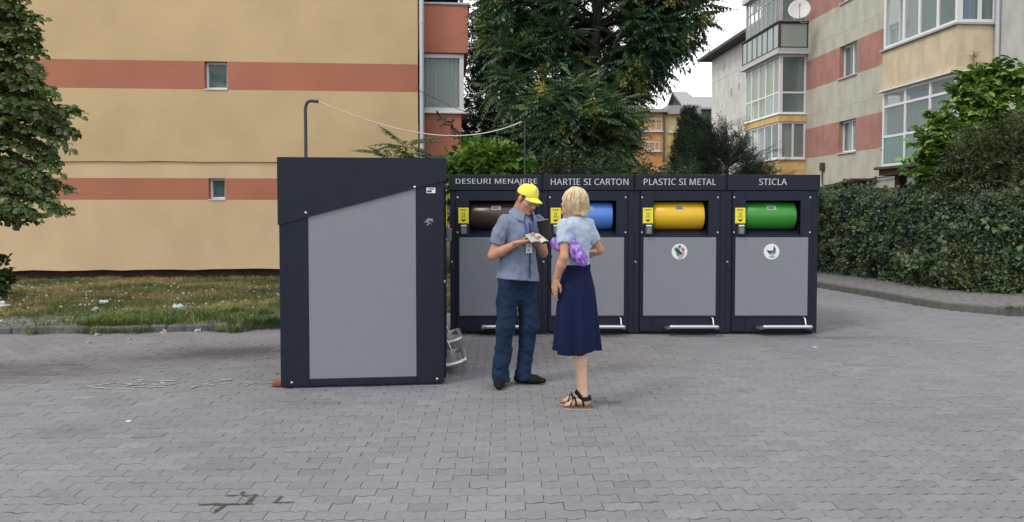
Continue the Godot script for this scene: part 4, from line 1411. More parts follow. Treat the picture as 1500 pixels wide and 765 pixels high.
func build_litter() -> void:
	var items := [
		# x, z, size, flatness, material, label
		[-7.3, -10.5, 0.13, 0.5, 0, "large crumpled white bag on the lawn at the left edge", "plastic_bag"],
		[-6.45, -9.25, 0.07, 0.25, 0, "flat white scrap on the path below the large white bag", "paper_scrap"],
		[-6.1, -11.0, 0.075, 0.5, 0, "crumpled white paper on the lawn right of the large bag", "paper_ball"],
		[-5.62, -9.3, 0.07, 0.3, 1, "bluish scrap on the bare path strip", "paper_scrap"],
		[-4.55, -10.1, 0.1, 0.5, 1, "pale blue crumpled wrapper in the grass", "wrapper"],
		[-4.7, -10.35, 0.07, 0.6, 0, "white wrapper just behind the pale blue one in the grass", "wrapper"],
		[-4.25, -8.98, 0.06, 0.6, 2, "pale torn cup against the kerb under the tall weeds", "torn_cup"],
		[-5.05, -8.85, 0.05, 0.6, 0, "small white scrap at the kerb, left of the torn cup", "paper_scrap"],
		[-3.85, -9.02, 0.055, 0.5, 0, "white scrap at the kerb, right of the torn cup", "paper_scrap"],
		[-3.4, -9.12, 0.06, 0.5, 0, "white crumpled tissue at the kerb near the grass clump", "tissue"],
		[-3.1, -9.3, 0.05, 0.7, 0, "upright white scrap beside the grass clump by the bin", "paper_scrap"],
		[-2.62, -9.35, 0.09, 0.25, 0, "white sheet on the kerb beside the nearest bin housing", "paper_sheet"],
		[-5.7, -10.1, 0.08, 0.4, 3, "grey rag in the grass near the path", "rag"],
		[-4.9, -8.7, 0.05, 0.45, 3, "dark grey lump on the paving by the kerb", "stone"],
		[-3.05, -11.2, 0.08, 0.4, 0, "pale litter scattered farthest right on the lawn", "paper_scrap"],
		[-4.75, -8.25, 0.028, 0.6, 3, "small dark pebble on the paving, left of the other one", "pebble"],
		[-4.4, -8.45, 0.028, 0.6, 3, "small dark pebble on the paving nearer the kerb", "pebble"],
		[-2.75, -5.25, 0.028, 0.1, 0, "thin white scrap lying on the paving below the chalk drawing", "paper_scrap"],
		[3.05, -5.95, 0.012, 0.6, 3, "tiny dark crumb on the paving right of the sandals", "pebble"],
		[3.3, -8.0, 0.03, 0.2, 0, "white flake on the open paving right of the bins", "paper_scrap"],
	]
	for k in items.size():
		var d: Array = items[k]
		var y := 0.0
		if d[1] < lawn_front(d[0]): y = lawn_y(d[0], d[1]) + 0.02
		elif not inside_paving(d[0], d[1]): y = 0.078
		var o := put(numbered(d[6]), crumple(d[2], d[3], 900 + k), M.litter[d[4]], self)
		o.scale = Vector3(0.75, 0.9, 0.75)
		tag(o, d[5], d[6].replace("_", " "), "scraps lying on the ground")
		o.set_meta("kind", "thing")
		o.position = Vector3(d[0], y, d[1])
		o.rotation.y = k * 1.3
	var st := ST()
	box(st, Vector3(0, 0.025, 0), Vector3(0.2, 0.035, 0.08), 0.006)
	var br := put(numbered("brick"), fin(st), M.brick, self)
	br.position = Vector3(-1.945, 0.0, -6.27); br.rotation.y = 0.1
	tag(br, "red brick piece wedged under the left corner of the nearest bin housing", "brick")
	# chalk drawings: wobbly strokes lying on the paving
	var draw := func(strokes: Array, label: String) -> void:
		var root := thing("chalk_drawing", label, "chalk drawing", Vector3.ZERO, 0.0, "chalk marks on the paving")
		for q in strokes:
			var s := ST()
			var pts := curve(q, 5)
			var wid := []
			for p in pts: wid.append(0.003 if rng.randf() < 0.2 else rng.randf_range(0.01, 0.026))
			for i in pts.size() - 1:
				var dd: Vector3 = pts[i + 1] - pts[i]
				var side := Vector3(-dd.z, 0, dd.x).normalized()
				quad(s, pts[i] - side * wid[i], pts[i + 1] - side * wid[i + 1], pts[i + 1] + side * wid[i + 1], pts[i] + side * wid[i])
			part("stroke", s, M.chalk, root)
	var Y := 0.0045
	draw.call([[Vector3(-3.62, Y, -6.25), Vector3(-3.4, Y, -6.42), Vector3(-3.25, Y, -6.5)], [Vector3(-3.62, Y, -6.25), Vector3(-3.4, Y, -6.18), Vector3(-3.2, Y, -6.16)], [Vector3(-3.35, Y, -6.35), Vector3(-3.2, Y, -6.3), Vector3(-3.1, Y, -6.42), Vector3(-3.0, Y, -6.34)], [Vector3(-3.3, Y, -6.28), Vector3(-3.15, Y, -6.36), Vector3(-3.02, Y, -6.28), Vector3(-2.9, Y, -6.38)], [Vector3(-3.28, Y, -6.42), Vector3(-3.1, Y, -6.46), Vector3(-2.95, Y, -6.44)], [Vector3(-3.22, Y, -6.24), Vector3(-3.05, Y, -6.22), Vector3(-2.96, Y, -6.25)]], "worn white chalk drawing on the paving, the left one")
	draw.call([[Vector3(-2.72, Y, -6.2), Vector3(-2.6, Y, -6.42), Vector3(-2.48, Y, -6.5)], [Vector3(-2.68, Y, -6.48), Vector3(-2.5, Y, -6.52)], [Vector3(-2.6, Y, -6.3), Vector3(-2.45, Y, -6.38)], [Vector3(-2.3, Y, -6.3), Vector3(-2.2, Y, -6.42), Vector3(-2.1, Y, -6.55)], [Vector3(-2.34, Y, -6.42), Vector3(-2.18, Y, -6.36), Vector3(-2.08, Y, -6.42)]], "worn white chalk drawing on the paving beside the nearest bin housing")
	# dark oily dirt around one block near the front edge
	for k in 2:
		st = ST()
		var runs := [[[-1.62, -3.765], [-1.34, -3.775], 0.011], [[-1.53, -3.885], [-1.36, -3.895], 0.007], [[-1.372, -3.9], [-1.37, -3.77], 0.016], [[-1.48, -3.765], [-1.5, -3.66], 0.018], [[-1.45, -3.94], [-1.44, -3.89], 0.012]] if k == 0 else [[[-1.225, -3.88], [-1.23, -3.79], 0.013], [[-1.25, -3.79], [-1.13, -3.795], 0.006]]
		for q in runs:
			var a := Vector3(q[0][0], 0.004, q[0][1]); var c := Vector3(q[1][0], 0.004, q[1][1])
			var sd := Vector3(-(c - a).z, 0, (c - a).x).normalized()
			var prev := []
			for i in 9:
				var t := i / 8.0
				var w: float = q[2] * (0.35 + 0.65 * sin(PI * clampf(t, 0.08, 0.92))) * rng.randf_range(0.55, 1.35)
				var m := a.lerp(c, t) + sd * rng.randf_range(-0.004, 0.004)
				if not prev.is_empty(): quad(st, prev[0], m - sd * w, m + sd * w * rng.randf_range(0.7, 1.2), prev[1])
				prev = [m - sd * w, m + sd * w]
		var o := part(numbered("stain"), st, M.oil, self)
		tag(o, ["dark oily dirt around one paving block near the front edge", "small dark dirt mark on the paving right of the larger stain"][k], "stain")

# ------------------------------------------------------------------ plants
func along(dir: Vector3, up: Vector3, s: float) -> Basis:
	var y := dir.normalized()
	var z := (up - y * up.dot(y))
	if z.length() < 0.01: z = Vector3(0.3, 0.1, 1).cross(y)
	z = z.normalized()
	return Basis(y.cross(z) * s, y * s, z * s)

# one leaf: base a, axis d (length l), side vector sd (half width), lifted edges
func leaf_at(st: SurfaceTool, a: Vector3, d: Vector3, sd: Vector3, nrm: Vector3, fold := 0.25, droop := 0.15) -> void:
	var l := d.length()
	var m := a + d * 0.45
	var tip := a + d - nrm * l * droop
	var e := nrm * sd.length() * fold
	tri(st, a, m - sd + e, m)
	tri(st, a, m, m + sd + e)
	tri(st, m, m - sd + e, tip)
	tri(st, m, tip, m + sd + e)

# heart-shaped leaf
func broad_leaf(st: SurfaceTool, a: Vector3, d: Vector3, sd: Vector3, nrm: Vector3) -> void:
	var e := nrm * sd.length() * 0.25
	var m := a + d * 0.42
	var tip := a + d - nrm * d.length() * 0.2
	var l1 := a + d * 0.1 - sd * 0.85 + e * 0.7; var l2 := a + d * 0.5 - sd + e; var l3 := a + d * 0.8 - sd * 0.5 + e * 0.2
	var r1 := a + d * 0.1 + sd * 0.85 + e * 0.7; var r2 := a + d * 0.5 + sd + e; var r3 := a + d * 0.8 + sd * 0.5 + e * 0.2
	tri(st, a, l1, m); tri(st, m, l1, l2); tri(st, m, l2, l3); tri(st, m, l3, tip)
	tri(st, a, m, r1); tri(st, m, r2, r1); tri(st, m, r3, r2); tri(st, m, tip, r3)

func frond_mesh(pairs: int, ll: float, lw: float, sd: int, arch := 0.35) -> ArrayMesh:
	var r := RandomNumberGenerator.new(); r.seed = sd
	var st := ST(); st.set_color(Color.WHITE)
	var P := func(t: float) -> Vector3: return Vector3(0.06 * sin(t * 2.0 + sd), t * (1.0 - 0.12 * t), -arch * t * t)
	var prev: Vector3 = P.call(0.0)
	for i in range(1, 8):
		var c: Vector3 = P.call(i / 7.0)
		var w := 0.008 * (1.2 - i / 7.0)
		quad(st, prev + Vector3(-w, 0, 0), c + Vector3(-w, 0, 0), c + Vector3(w, 0, 0), prev + Vector3(w, 0, 0))
		prev = c
	for i in pairs:
		var t := 0.14 + 0.84 * i / (pairs - 1.0)
		var p: Vector3 = P.call(t)
		var tang: Vector3 = (P.call(t + 0.02) - P.call(t - 0.02)).normalized()
		var k := sin(PI * (0.18 + 0.72 * t)) * r.randf_range(0.85, 1.1)
		for s in [-1.0, 1.0]:
			var side := Vector3(s, 0, 0)
			var d: Vector3 = (side * 0.85 + tang * r.randf_range(0.35, 0.6) + Vector3(0, 0, -r.randf_range(0.15, 0.6))).normalized() * ll * k
			var nrm := (Vector3(0, 0, 1) + side * r.randf_range(0.1, 0.45)).normalized()
			var sv := d.cross(nrm).normalized() * lw * k
			leaf_at(st, p, d, sv, nrm, 0.3, 0.2)
	var e: Vector3 = P.call(1.0)
	leaf_at(st, e, Vector3(0, ll * 0.7, -ll * 0.4), Vector3(lw * 0.8, 0, 0), Vector3(0, 0, 1))
	return fin(st)

func spray_mesh(n: int, ll: float, lw: float, sd: int, open := 0.9, flat := 0.4, broad := false) -> ArrayMesh:
	var r := RandomNumberGenerator.new(); r.seed = sd
	var st := ST(); st.set_color(Color.WHITE)
	var prev := Vector3.ZERO
	for i in range(1, 5):
		var c := Vector3(0.05 * sin(i * 1.7 + sd), i / 4.0, -0.12 * pow(i / 4.0, 2))
		var w := 0.009 * (1.3 - i / 4.0)
		quad(st, prev + Vector3(-w, 0, 0), c + Vector3(-w, 0, 0), c + Vector3(w, 0, 0), prev + Vector3(w, 0, 0))
		prev = c
	for i in n:
		var t := 0.1 + 0.9 * i / (n - 1.0)
		var p := Vector3(0.05 * sin(t * 4 * 1.7 + sd), t, -0.12 * t * t)
		var s := -1.0 if i & 1 else 1.0
		var d := (Vector3(s * open, 0.55, r.randf_range(-1, 1) * flat - 0.25) + Vector3(r.randf_range(-1, 1), r.randf_range(-1, 1), r.randf_range(-1, 1)) * 0.25).normalized() * ll * r.randf_range(0.7, 1.15)
		var nrm := (Vector3(0, 0.1, 1) + Vector3(r.randf_range(-1, 1), r.randf_range(-1, 1), 0) * 0.6 * flat * 2.0).normalized()
		var sv := d.cross(nrm).normalized() * lw * r.randf_range(0.8, 1.15)
		if broad: broad_leaf(st, p + d.normalized() * ll * 0.15, d, sv, nrm)
		else: leaf_at(st, p + d.normalized() * ll * 0.15, d, sv, nrm, 0.2, 0.18)
	return fin(st)

func rdir() -> Vector3:
	return Vector3(rng.randfn(), rng.randfn(), rng.randfn()).normalized()

func in_ellipsoid(c: Vector3, r: Vector3, shell: float) -> Vector3:
	var d := rdir()
	var k := lerpf(pow(rng.randf(), 0.34), rng.randf_range(0.8, 1.0), shell)
	return c + Vector3(d.x * r.x, d.y * r.y, d.z * r.z) * k

func vary(c: Color, k: float) -> Color:
	var f := 1.0 + rng.randf_range(-k, k)
	return Color(c.r * f * rng.randf_range(0.9, 1.1), c.g * f, c.b * f * rng.randf_range(0.85, 1.15), 1)

# limbs as tubes from a foot to each target, by way of a bend
func limbs(parent: Node, trunk: Array, r0: float, r1: float, targets: Array, r2: float, bark: Material) -> void:
	var st := ST()
	tube(st, curve(trunk, 5), r0, r1, 10)
	part("trunk", st, bark, parent)
	if targets.is_empty(): return
	st = ST()
	for t in targets:
		# leave the trunk at the point nearest below the target
		var best := 0.0; var bd := 1e9
		for k in 21:
			var u := k / 20.0
			var p := _on(trunk, u)
			var d: float = p.distance_to(t) + (3.0 if p.y > t.y - 0.1 else 0.0)
			if d < bd: bd = d; best = u
		var a := _on(trunk, best)
		var len_: float = a.distance_to(t)
		var m: Vector3 = a.lerp(t, 0.5) + Vector3(0, len_ * 0.08, 0) + rdir() * len_ * 0.06
		tube(st, curve([a, m, t], 4), minf(r1 * 0.8, 0.012 + len_ * r2), 0.006, 6, false)
	part("limbs", st, bark, parent)

func _on(line: Array, u: float) -> Vector3:
	var f := u * (line.size() - 1)
	var i := mini(int(f), line.size() - 2)
	return line[i].lerp(line[i + 1], f - i)

# a leafy crown of sprays: blobs = [[centre, radii, count]]
func spray_crown(parent: Node, off: Vector3, meshes: Array, blobs: Array, size: Vector2, cols: Array, k: float, shell: float, up_bias: float, m: Material, called := "crown") -> void:
	var xs := []; var cs := []
	for i in meshes.size(): xs.append([]); cs.append([])
	for b in blobs:
		var c: Vector3 = b[0]
		for i in int(b[2]):
			var p := in_ellipsoid(c, b[1], shell)
			var out: Vector3 = (p - c) / b[1]
			var d := (out.normalized() + rdir() * 0.6 + Vector3(0, up_bias, 0)).normalized()
			var s := rng.randf_range(size.x, size.y)
			var v := rng.randi() % meshes.size()
			xs[v].append(Transform3D(along(d, Vector3.UP + rdir() * 0.4, s), p - d * s * 0.5 - off))
			cs[v].append(vary(cols[rng.randi() % cols.size()], k))
	for v in meshes.size():
		multi(called, meshes[v], xs[v], cs[v], m, parent)

func build_plants() -> void:
	_tree_of_heaven()
	_dark_tree()
	_linden()
	_hedge()
	_right_shrubs()
	_behind_row()

func _tree_of_heaven() -> void:
	var base := Vector3(1.5, 0, -14.6)
	var t := thing("broadleaf_tree", "big tree with long feathery leaves and yellow seed clusters behind the bin row", "tree", base)
	var fr := []
	for k in 4: fr.append(frond_mesh(9 + k, 0.22, 0.048, 500 + k, 0.25 + 0.1 * k))
	var blobs := [
		[Vector3(1.2, 2.95, -13.2), Vector3(0.8, 0.7, 0.6), 62], [Vector3(1.6, 2.5, -13.4), Vector3(0.25, 0.5, 0.4), 22], [Vector3(0.6, 2.5, -13.3), Vector3(0.4, 0.6, 0.4), 24],
		[Vector3(1.6, 5.0, -14.4), Vector3(1.35, 1.35, 1.1), 96], [Vector3(2.95, 5.3, -14.0), Vector3(0.6, 0.75, 0.6), 40], [Vector3(3.4, 5.75, -14.0), Vector3(0.35, 0.4, 0.4), 16], [Vector3(2.55, 4.4, -14.0), Vector3(0.3, 0.35, 0.4), 15],
		[Vector3(1.9, 7.0, -14.5), Vector3(1.9, 1.0, 1.5), 60], [Vector3(0.2, 5.4, -14.6), Vector3(0.65, 1.2, 0.8), 36], [Vector3(1.5, 4.0, -14.8), Vector3(1.1, 1.2, 0.6), 36], [Vector3(0.1, 3.9, -14.0), Vector3(0.35, 0.6, 0.5), 14]]
	var tips := []
	var xs := [[], [], [], []]; var cs := [[], [], [], []]
	var sx := []; var sc := []
	var dark := Color(0.05, 0.092, 0.054); var mid := Color(0.088, 0.145, 0.072); var pale := Color(0.12, 0.15, 0.035)
	for b in blobs:
		for i in int(b[2]):
			var p := in_ellipsoid(b[0], b[1], 0.45)
			tips.append(p)
			var out: Vector3 = ((p - b[0]) / b[1] + Vector3(0, 0.35, 0)).normalized()
			var n := rng.randi_range(9, 14)
			var tone := dark.lerp(mid, rng.randf())
			var a0 := rng.randf() * TAU
			for k in n:
				var az := a0 + TAU * k / n * 2.4
				var el := lerpf(0.8, -0.55, float(k) / n) + rng.randfn(0, 0.15)
				var d := (Vector3(cos(az) * cos(el), sin(el), sin(az) * cos(el)) + out * 0.45).normalized()
				var v := rng.randi() % 4
				xs[v].append(Transform3D(along(d, Vector3.UP + rdir() * 0.25, rng.randf_range(0.42, 0.78)), p - base))
				var c := vary(tone, 0.2)
				if rng.randf() < 0.04: c = vary(pale, 0.2)
				cs[v].append(c)
			if rng.randf() < 0.26:
				for q in 20:
					sx.append(Transform3D(along((out + Vector3(0, -0.7, 0) + rdir() * 0.8).normalized(), rdir(), rng.randf_range(0.12, 0.24)), p + out * 0.22 + rdir() * 0.1 - base))
					sc.append(vary([Color(0.3, 0.29, 0.05), Color(0.18, 0.22, 0.05), Color(0.25, 0.24, 0.06)][rng.randi() % 3], 0.25))
	var limb_t := []
	for i in range(0, tips.size(), 3): limb_t.append(tips[i] - base)
	limbs(t, [Vector3(0, -0.2, 0), Vector3(0.05, 1.4, 0), Vector3(-0.1, 3.0, 0.1), Vector3(0.15, 5.0, 0.1), Vector3(0.3, 7.2, 0)], 0.2, 0.06, limb_t, 0.014, M.bark)
	for v in 4: multi("crown", fr[v], xs[v], cs[v], M.leaf, t)
	multi("seed_clusters", spray_mesh(12, 0.3, 0.07, 540, 1.0, 1.0), sx, sc, M.leaf, t)

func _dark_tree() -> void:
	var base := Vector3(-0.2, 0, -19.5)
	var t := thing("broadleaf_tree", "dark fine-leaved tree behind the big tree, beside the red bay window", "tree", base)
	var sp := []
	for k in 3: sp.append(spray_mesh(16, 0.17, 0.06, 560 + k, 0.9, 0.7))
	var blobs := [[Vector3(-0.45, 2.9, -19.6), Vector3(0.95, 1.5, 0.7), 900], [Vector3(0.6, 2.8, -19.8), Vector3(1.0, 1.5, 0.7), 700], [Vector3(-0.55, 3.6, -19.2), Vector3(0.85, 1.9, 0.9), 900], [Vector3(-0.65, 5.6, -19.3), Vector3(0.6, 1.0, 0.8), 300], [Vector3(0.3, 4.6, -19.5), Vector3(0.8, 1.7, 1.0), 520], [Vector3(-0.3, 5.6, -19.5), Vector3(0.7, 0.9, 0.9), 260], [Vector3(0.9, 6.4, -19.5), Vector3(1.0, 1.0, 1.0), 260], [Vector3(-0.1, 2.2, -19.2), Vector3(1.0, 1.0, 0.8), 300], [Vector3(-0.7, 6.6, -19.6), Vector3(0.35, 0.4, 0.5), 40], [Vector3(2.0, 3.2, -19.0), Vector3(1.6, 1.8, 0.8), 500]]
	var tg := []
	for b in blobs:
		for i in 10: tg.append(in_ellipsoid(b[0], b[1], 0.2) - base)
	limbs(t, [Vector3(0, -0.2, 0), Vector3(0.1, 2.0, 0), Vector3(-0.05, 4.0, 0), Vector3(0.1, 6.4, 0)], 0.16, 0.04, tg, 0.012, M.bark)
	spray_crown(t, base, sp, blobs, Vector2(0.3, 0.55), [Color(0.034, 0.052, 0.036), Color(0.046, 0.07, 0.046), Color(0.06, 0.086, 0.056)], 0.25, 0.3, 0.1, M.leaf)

func _linden() -> void:
	var base := Vector3(-8.75, 0.08, -11.2)
	var t := thing("broadleaf_tree", "leafy tree at the left edge, its branches hanging before the ochre wall", "tree", base)
	var sp := []
	for k in 3: sp.append(spray_mesh(8, 0.42, 0.2, 580 + k, 0.85, 0.7, true))
	var tips := [Vector2(40, -8), Vector2(59, 24), Vector2(58, 52), Vector2(65, 75), Vector2(60, 98), Vector2(60, 118), Vector2(81, 132), Vector2(113, 162), Vector2(95, 176), Vector2(110, 190), Vector2(95, 211), Vector2(84, 240), Vector2(94, 270), Vector2(92, 306), Vector2(55, 312), Vector2(70, 285), Vector2(20, 308), Vector2(30, -60), Vector2(50, -110)]
	var xs := [[], [], []]; var cs := [[], [], []]
	var st := ST()
	for rep in 3:
		for tp in tips:
			var z: float = -11.0 + [0.25, -0.35, -0.9, 0.55][rep] + rng.randf_range(-0.15, 0.15)
			var k: float = -z / 1083.0
			var short := [0.0, 0.1, 0.25, 0.3][rep] as float
			var tip := Vector3((tp.x - 750.0) * k - short + (rng.randf_range(-0.1, 0.0) if rep > 0 else 0.0), 1.55 + (300.0 - tp.y) * k + (rng.randf_range(-0.12, 0.12) if rep > 0 else 0.0), z)
			var a := Vector3(-8.75 + rng.randf_range(-0.05, 0.05), tip.y + 0.25 + rng.randf_range(-0.2, 0.4), -11.2)
			var m := a.lerp(tip, 0.55) + Vector3(0, 0.13, 0)
			var line := curve([a, m, tip], 8)
			tube(st, line.map(func(q): return q - base), 0.018, 0.003, 5, false)
			var n := 22
			for i in n:
				var u := 0.22 + 0.78 * i / (n - 1.0)
				var p := _on(line, u)
				var dir: Vector3 = (_on(line, minf(1.0, u + 0.05)) - _on(line, maxf(0.0, u - 0.05))).normalized()
				var side := Vector3(0, 0, 1 if i & 1 else -1)
				var d := (dir * rng.randf_range(0.3, 0.9) + side * rng.randf_range(0.1, 1.0) * (1.0 - u * 0.7) + Vector3(0, rng.randf_range(-0.45, 0.25), 0)).normalized()
				var s := rng.randf_range(0.2, 0.34) * (1.15 - 0.45 * u)
				var v := rng.randi() % 3
				xs[v].append(Transform3D(along(d, Vector3.UP + rdir() * 0.35, s), p - d * s * 0.25 - base))
				cs[v].append(vary([Color(0.072, 0.108, 0.04), Color(0.1, 0.145, 0.05), Color(0.14, 0.17, 0.078)][rng.randi() % 3], 0.25))
	limbs(t, [Vector3(0, -0.2, 0), Vector3(0.03, 1.5, 0), Vector3(-0.04, 3.5, 0), Vector3(0, 7.0, 0)], 0.16, 0.07, [], 0.01, M.bark)
	part("limbs", st, M.bark, t)
	for v in 3: multi("crown", sp[v], xs[v], cs[v], M.leaf, t)
	# basal shoots
	var sb := Vector3(-8.1, 0.06, -11.3)
	var sh := thing("low_shrub", "low leafy shoots at the left edge of the lawn by the wall", "shrub", sb)
	limbs(sh, [Vector3(0, -0.1, 0), Vector3(0.02, 0.4, 0)], 0.02, 0.01, [Vector3(0.2, 0.75, 0.05), Vector3(0.1, 0.6, 0.2), Vector3(0.25, 0.4, 0.0), Vector3(-0.2, 0.7, 0.1)], 0.01, M.bark)
	spray_crown(sh, sb, sp, [[sb + Vector3(0.05, 0.4, 0), Vector3(0.28, 0.36, 0.3), 70]], Vector2(0.16, 0.28), [Color(0.035, 0.06, 0.018), Color(0.05, 0.08, 0.022)], 0.25, 0.3, 0.2, M.leaf)

func _hedge() -> void:
	var line := [Vector2(5.9, -19.5), Vector2(6.5, -16.4), Vector2(6.95, -14.9), Vector2(7.2, -13.6), Vector2(7.35, -12.8), Vector2(7.75, -12.2), Vector2(8.5, -11.95), Vector2(10.0, -11.75), Vector2(12.5, -11.5)]
	var base := Vector3(7.4, 0.1, -13.2)
	var h := thing("hedge", "dense dark green clipped hedge along the footway on the right", "hedge", base)
	# core
	var n := FastNoiseLite.new(); n.seed = 61; n.frequency = 0.9
	var ln := []
	for p in line: ln.append(Vector3(p.x, 0, p.y))
	var cv := curve(ln, 6)
	var st := ST(); st.set_smooth_group(0)
	var rows := []
	var fr := []
	for i in cv.size():
		var d: Vector3 = (cv[mini(i + 1, cv.size() - 1)] - cv[maxi(i - 1, 0)]).normalized()
		var inn := Vector3(-d.z, 0, d.x)   # to the right of travel is the street; the hedge grows to the other side
		if inn.x < 0 and i < cv.size() / 2: inn = -inn
		if inn.z > 0 and i >= cv.size() / 2: inn = -inn
		var hh := 1.57 - 0.08 * float(i) / cv.size() + 0.28 * n.get_noise_2d(i * 0.6, 3.0)
		var ring := []
		for q in [Vector2(0.16, 0.0), Vector2(0.12, 0.5), Vector2(0.12, hh - 0.35), Vector2(0.3, hh - 0.12), Vector2(0.65, hh - 0.1), Vector2(0.95, hh - 0.3), Vector2(1.0, 0.0)]:
			ring.append(cv[i] + inn * q.x + Vector3(0, 0.1 + q.y, 0))
		rows.append(ring)
		fr.append([inn, hh])
	for i in rows.size() - 1:
		for q in 6:
			quad(st, rows[i][q] - base, rows[i][q + 1] - base, rows[i + 1][q + 1] - base, rows[i + 1][q] - base)
	part("branches", st, M.hedgecore, h)
	var sp := []
	for k in 3: sp.append(spray_mesh(8, 0.36, 0.15, 600 + k, 0.8, 0.9))
	var xs := [[], [], []]; var cs := [[], [], []]
	for i in 24000:
		var u := rng.randf() * (cv.size() - 1.001)
		var k := int(u)
		var c: Vector3 = cv[k].lerp(cv[k + 1], u - k)
		var inn: Vector3 = fr[k][0]; var hh: float = fr[k][1]
		var p: Vector3; var d: Vector3
		if rng.randf() < 0.7:
			var y := hh * pow(rng.randf(), 0.9)
			var bulge := 0.3 * n.get_noise_2d(u * 1.3, y * 2.0) + 0.07 * n.get_noise_2d(u * 4.0, y * 6.0)
			p = c + inn * (0.1 + bulge + rng.randf() * 0.12) + Vector3(0, 0.1 + y, 0)
			d = (-inn + Vector3(0, 0.5, 0) + rdir() * 0.8).normalized()
		else:
			var w := rng.randf_range(0.05, 1.0)
			p = c + inn * w + Vector3(0, 0.1 + hh - 0.12 + 0.1 * n.get_noise_2d(u * 3.0, w * 4.0) + (rng.randf() * 0.14 if rng.randf() < 0.3 else 0.0), 0)
			d = (Vector3.UP * 0.9 - inn * 0.3 + rdir() * 0.7).normalized()
		var s := rng.randf_range(0.1, 0.19)
		var v := rng.randi() % 3
		xs[v].append(Transform3D(along(d, -inn + Vector3.UP + rdir() * 0.5, s), p - d * s * 0.3 - base))
		var patch := n.get_noise_2d(u * 0.8 + 30, p.y * 1.5)
		var col := Color(0.063, 0.1, 0.078).lerp(Color(0.095, 0.15, 0.065), clampf(0.5 + patch * 1.5, 0, 1))
		if rng.randf() < 0.1: col = Color(0.12, 0.15, 0.075)
		if p.y < 0.7 and p.z > -13.8 and rng.randf() < 0.3: col = Color(0.13, 0.15, 0.05)
		if rng.randf() < 0.01: col = Color(0.2, 0.14, 0.07)
		cs[v].append(vary(col, 0.25))
	# stray shoots
	for i in 260:
		var u := rng.randf() * (cv.size() - 1.001)
		var k := int(u)
		var inn: Vector3 = fr[k][0]; var hh: float = fr[k][1]
		var top := rng.randf() < 0.7
		var p: Vector3 = cv[k].lerp(cv[k + 1], u - k) + (inn * rng.randf_range(0.05, 0.9) + Vector3(0, 0.05 + hh, 0) if top else inn * -0.02 + Vector3(0, rng.randf_range(0.4, hh), 0))
		var d := ((Vector3.UP if top else -inn) + rdir() * 0.6).normalized()
		var v := rng.randi() % 3
		xs[v].append(Transform3D(along(d, -inn + rdir() * 0.5, rng.randf_range(0.18, 0.34)), p - base))
		cs[v].append(vary(Color(0.085, 0.125, 0.06), 0.3))
	for v in 3: multi("foliage", sp[v], xs[v], cs[v], M.leaf, h)
	# fallen leaves and dry twigs along its foot
	var lf := ST(); lf.set_color(Color.WHITE)
	leaf_at(lf, Vector3.ZERO, Vector3(0, 0, 1), Vector3(0.3, 0, 0), Vector3.UP, 0.5, -0.1)
	var lm := fin(lf)
	var lx := []; var lc := []
	for i in 420:
		var u := rng.randf_range(2.0, cv.size() - 1.01)
		var k := int(u)
		var inn: Vector3 = fr[k][0]
		var p: Vector3 = cv[k].lerp(cv[k + 1], u - k) + inn * rng.randf_range(-0.3, 0.12)
		lx.append(Transform3D(Basis.from_euler(Vector3(rng.randfn(0, 0.3), rng.randf() * TAU, rng.randfn(0, 0.3))).scaled(Vector3.ONE * rng.randf_range(0.02, 0.05)), Vector3(p.x, 0.108, p.z)))
		lc.append(vary([Color(0.2, 0.13, 0.07), Color(0.12, 0.1, 0.06), Color(0.08, 0.1, 0.03)][i % 3], 0.3))
	var lo := multi(numbered("fallen_leaves"), lm, lx, lc, M.leaf, self)
	lo.set_meta("kind", "stuff")
	lo.set_meta("label", "dry fallen leaves along the foot of the hedge")
	lo.set_meta("category", "leaves")

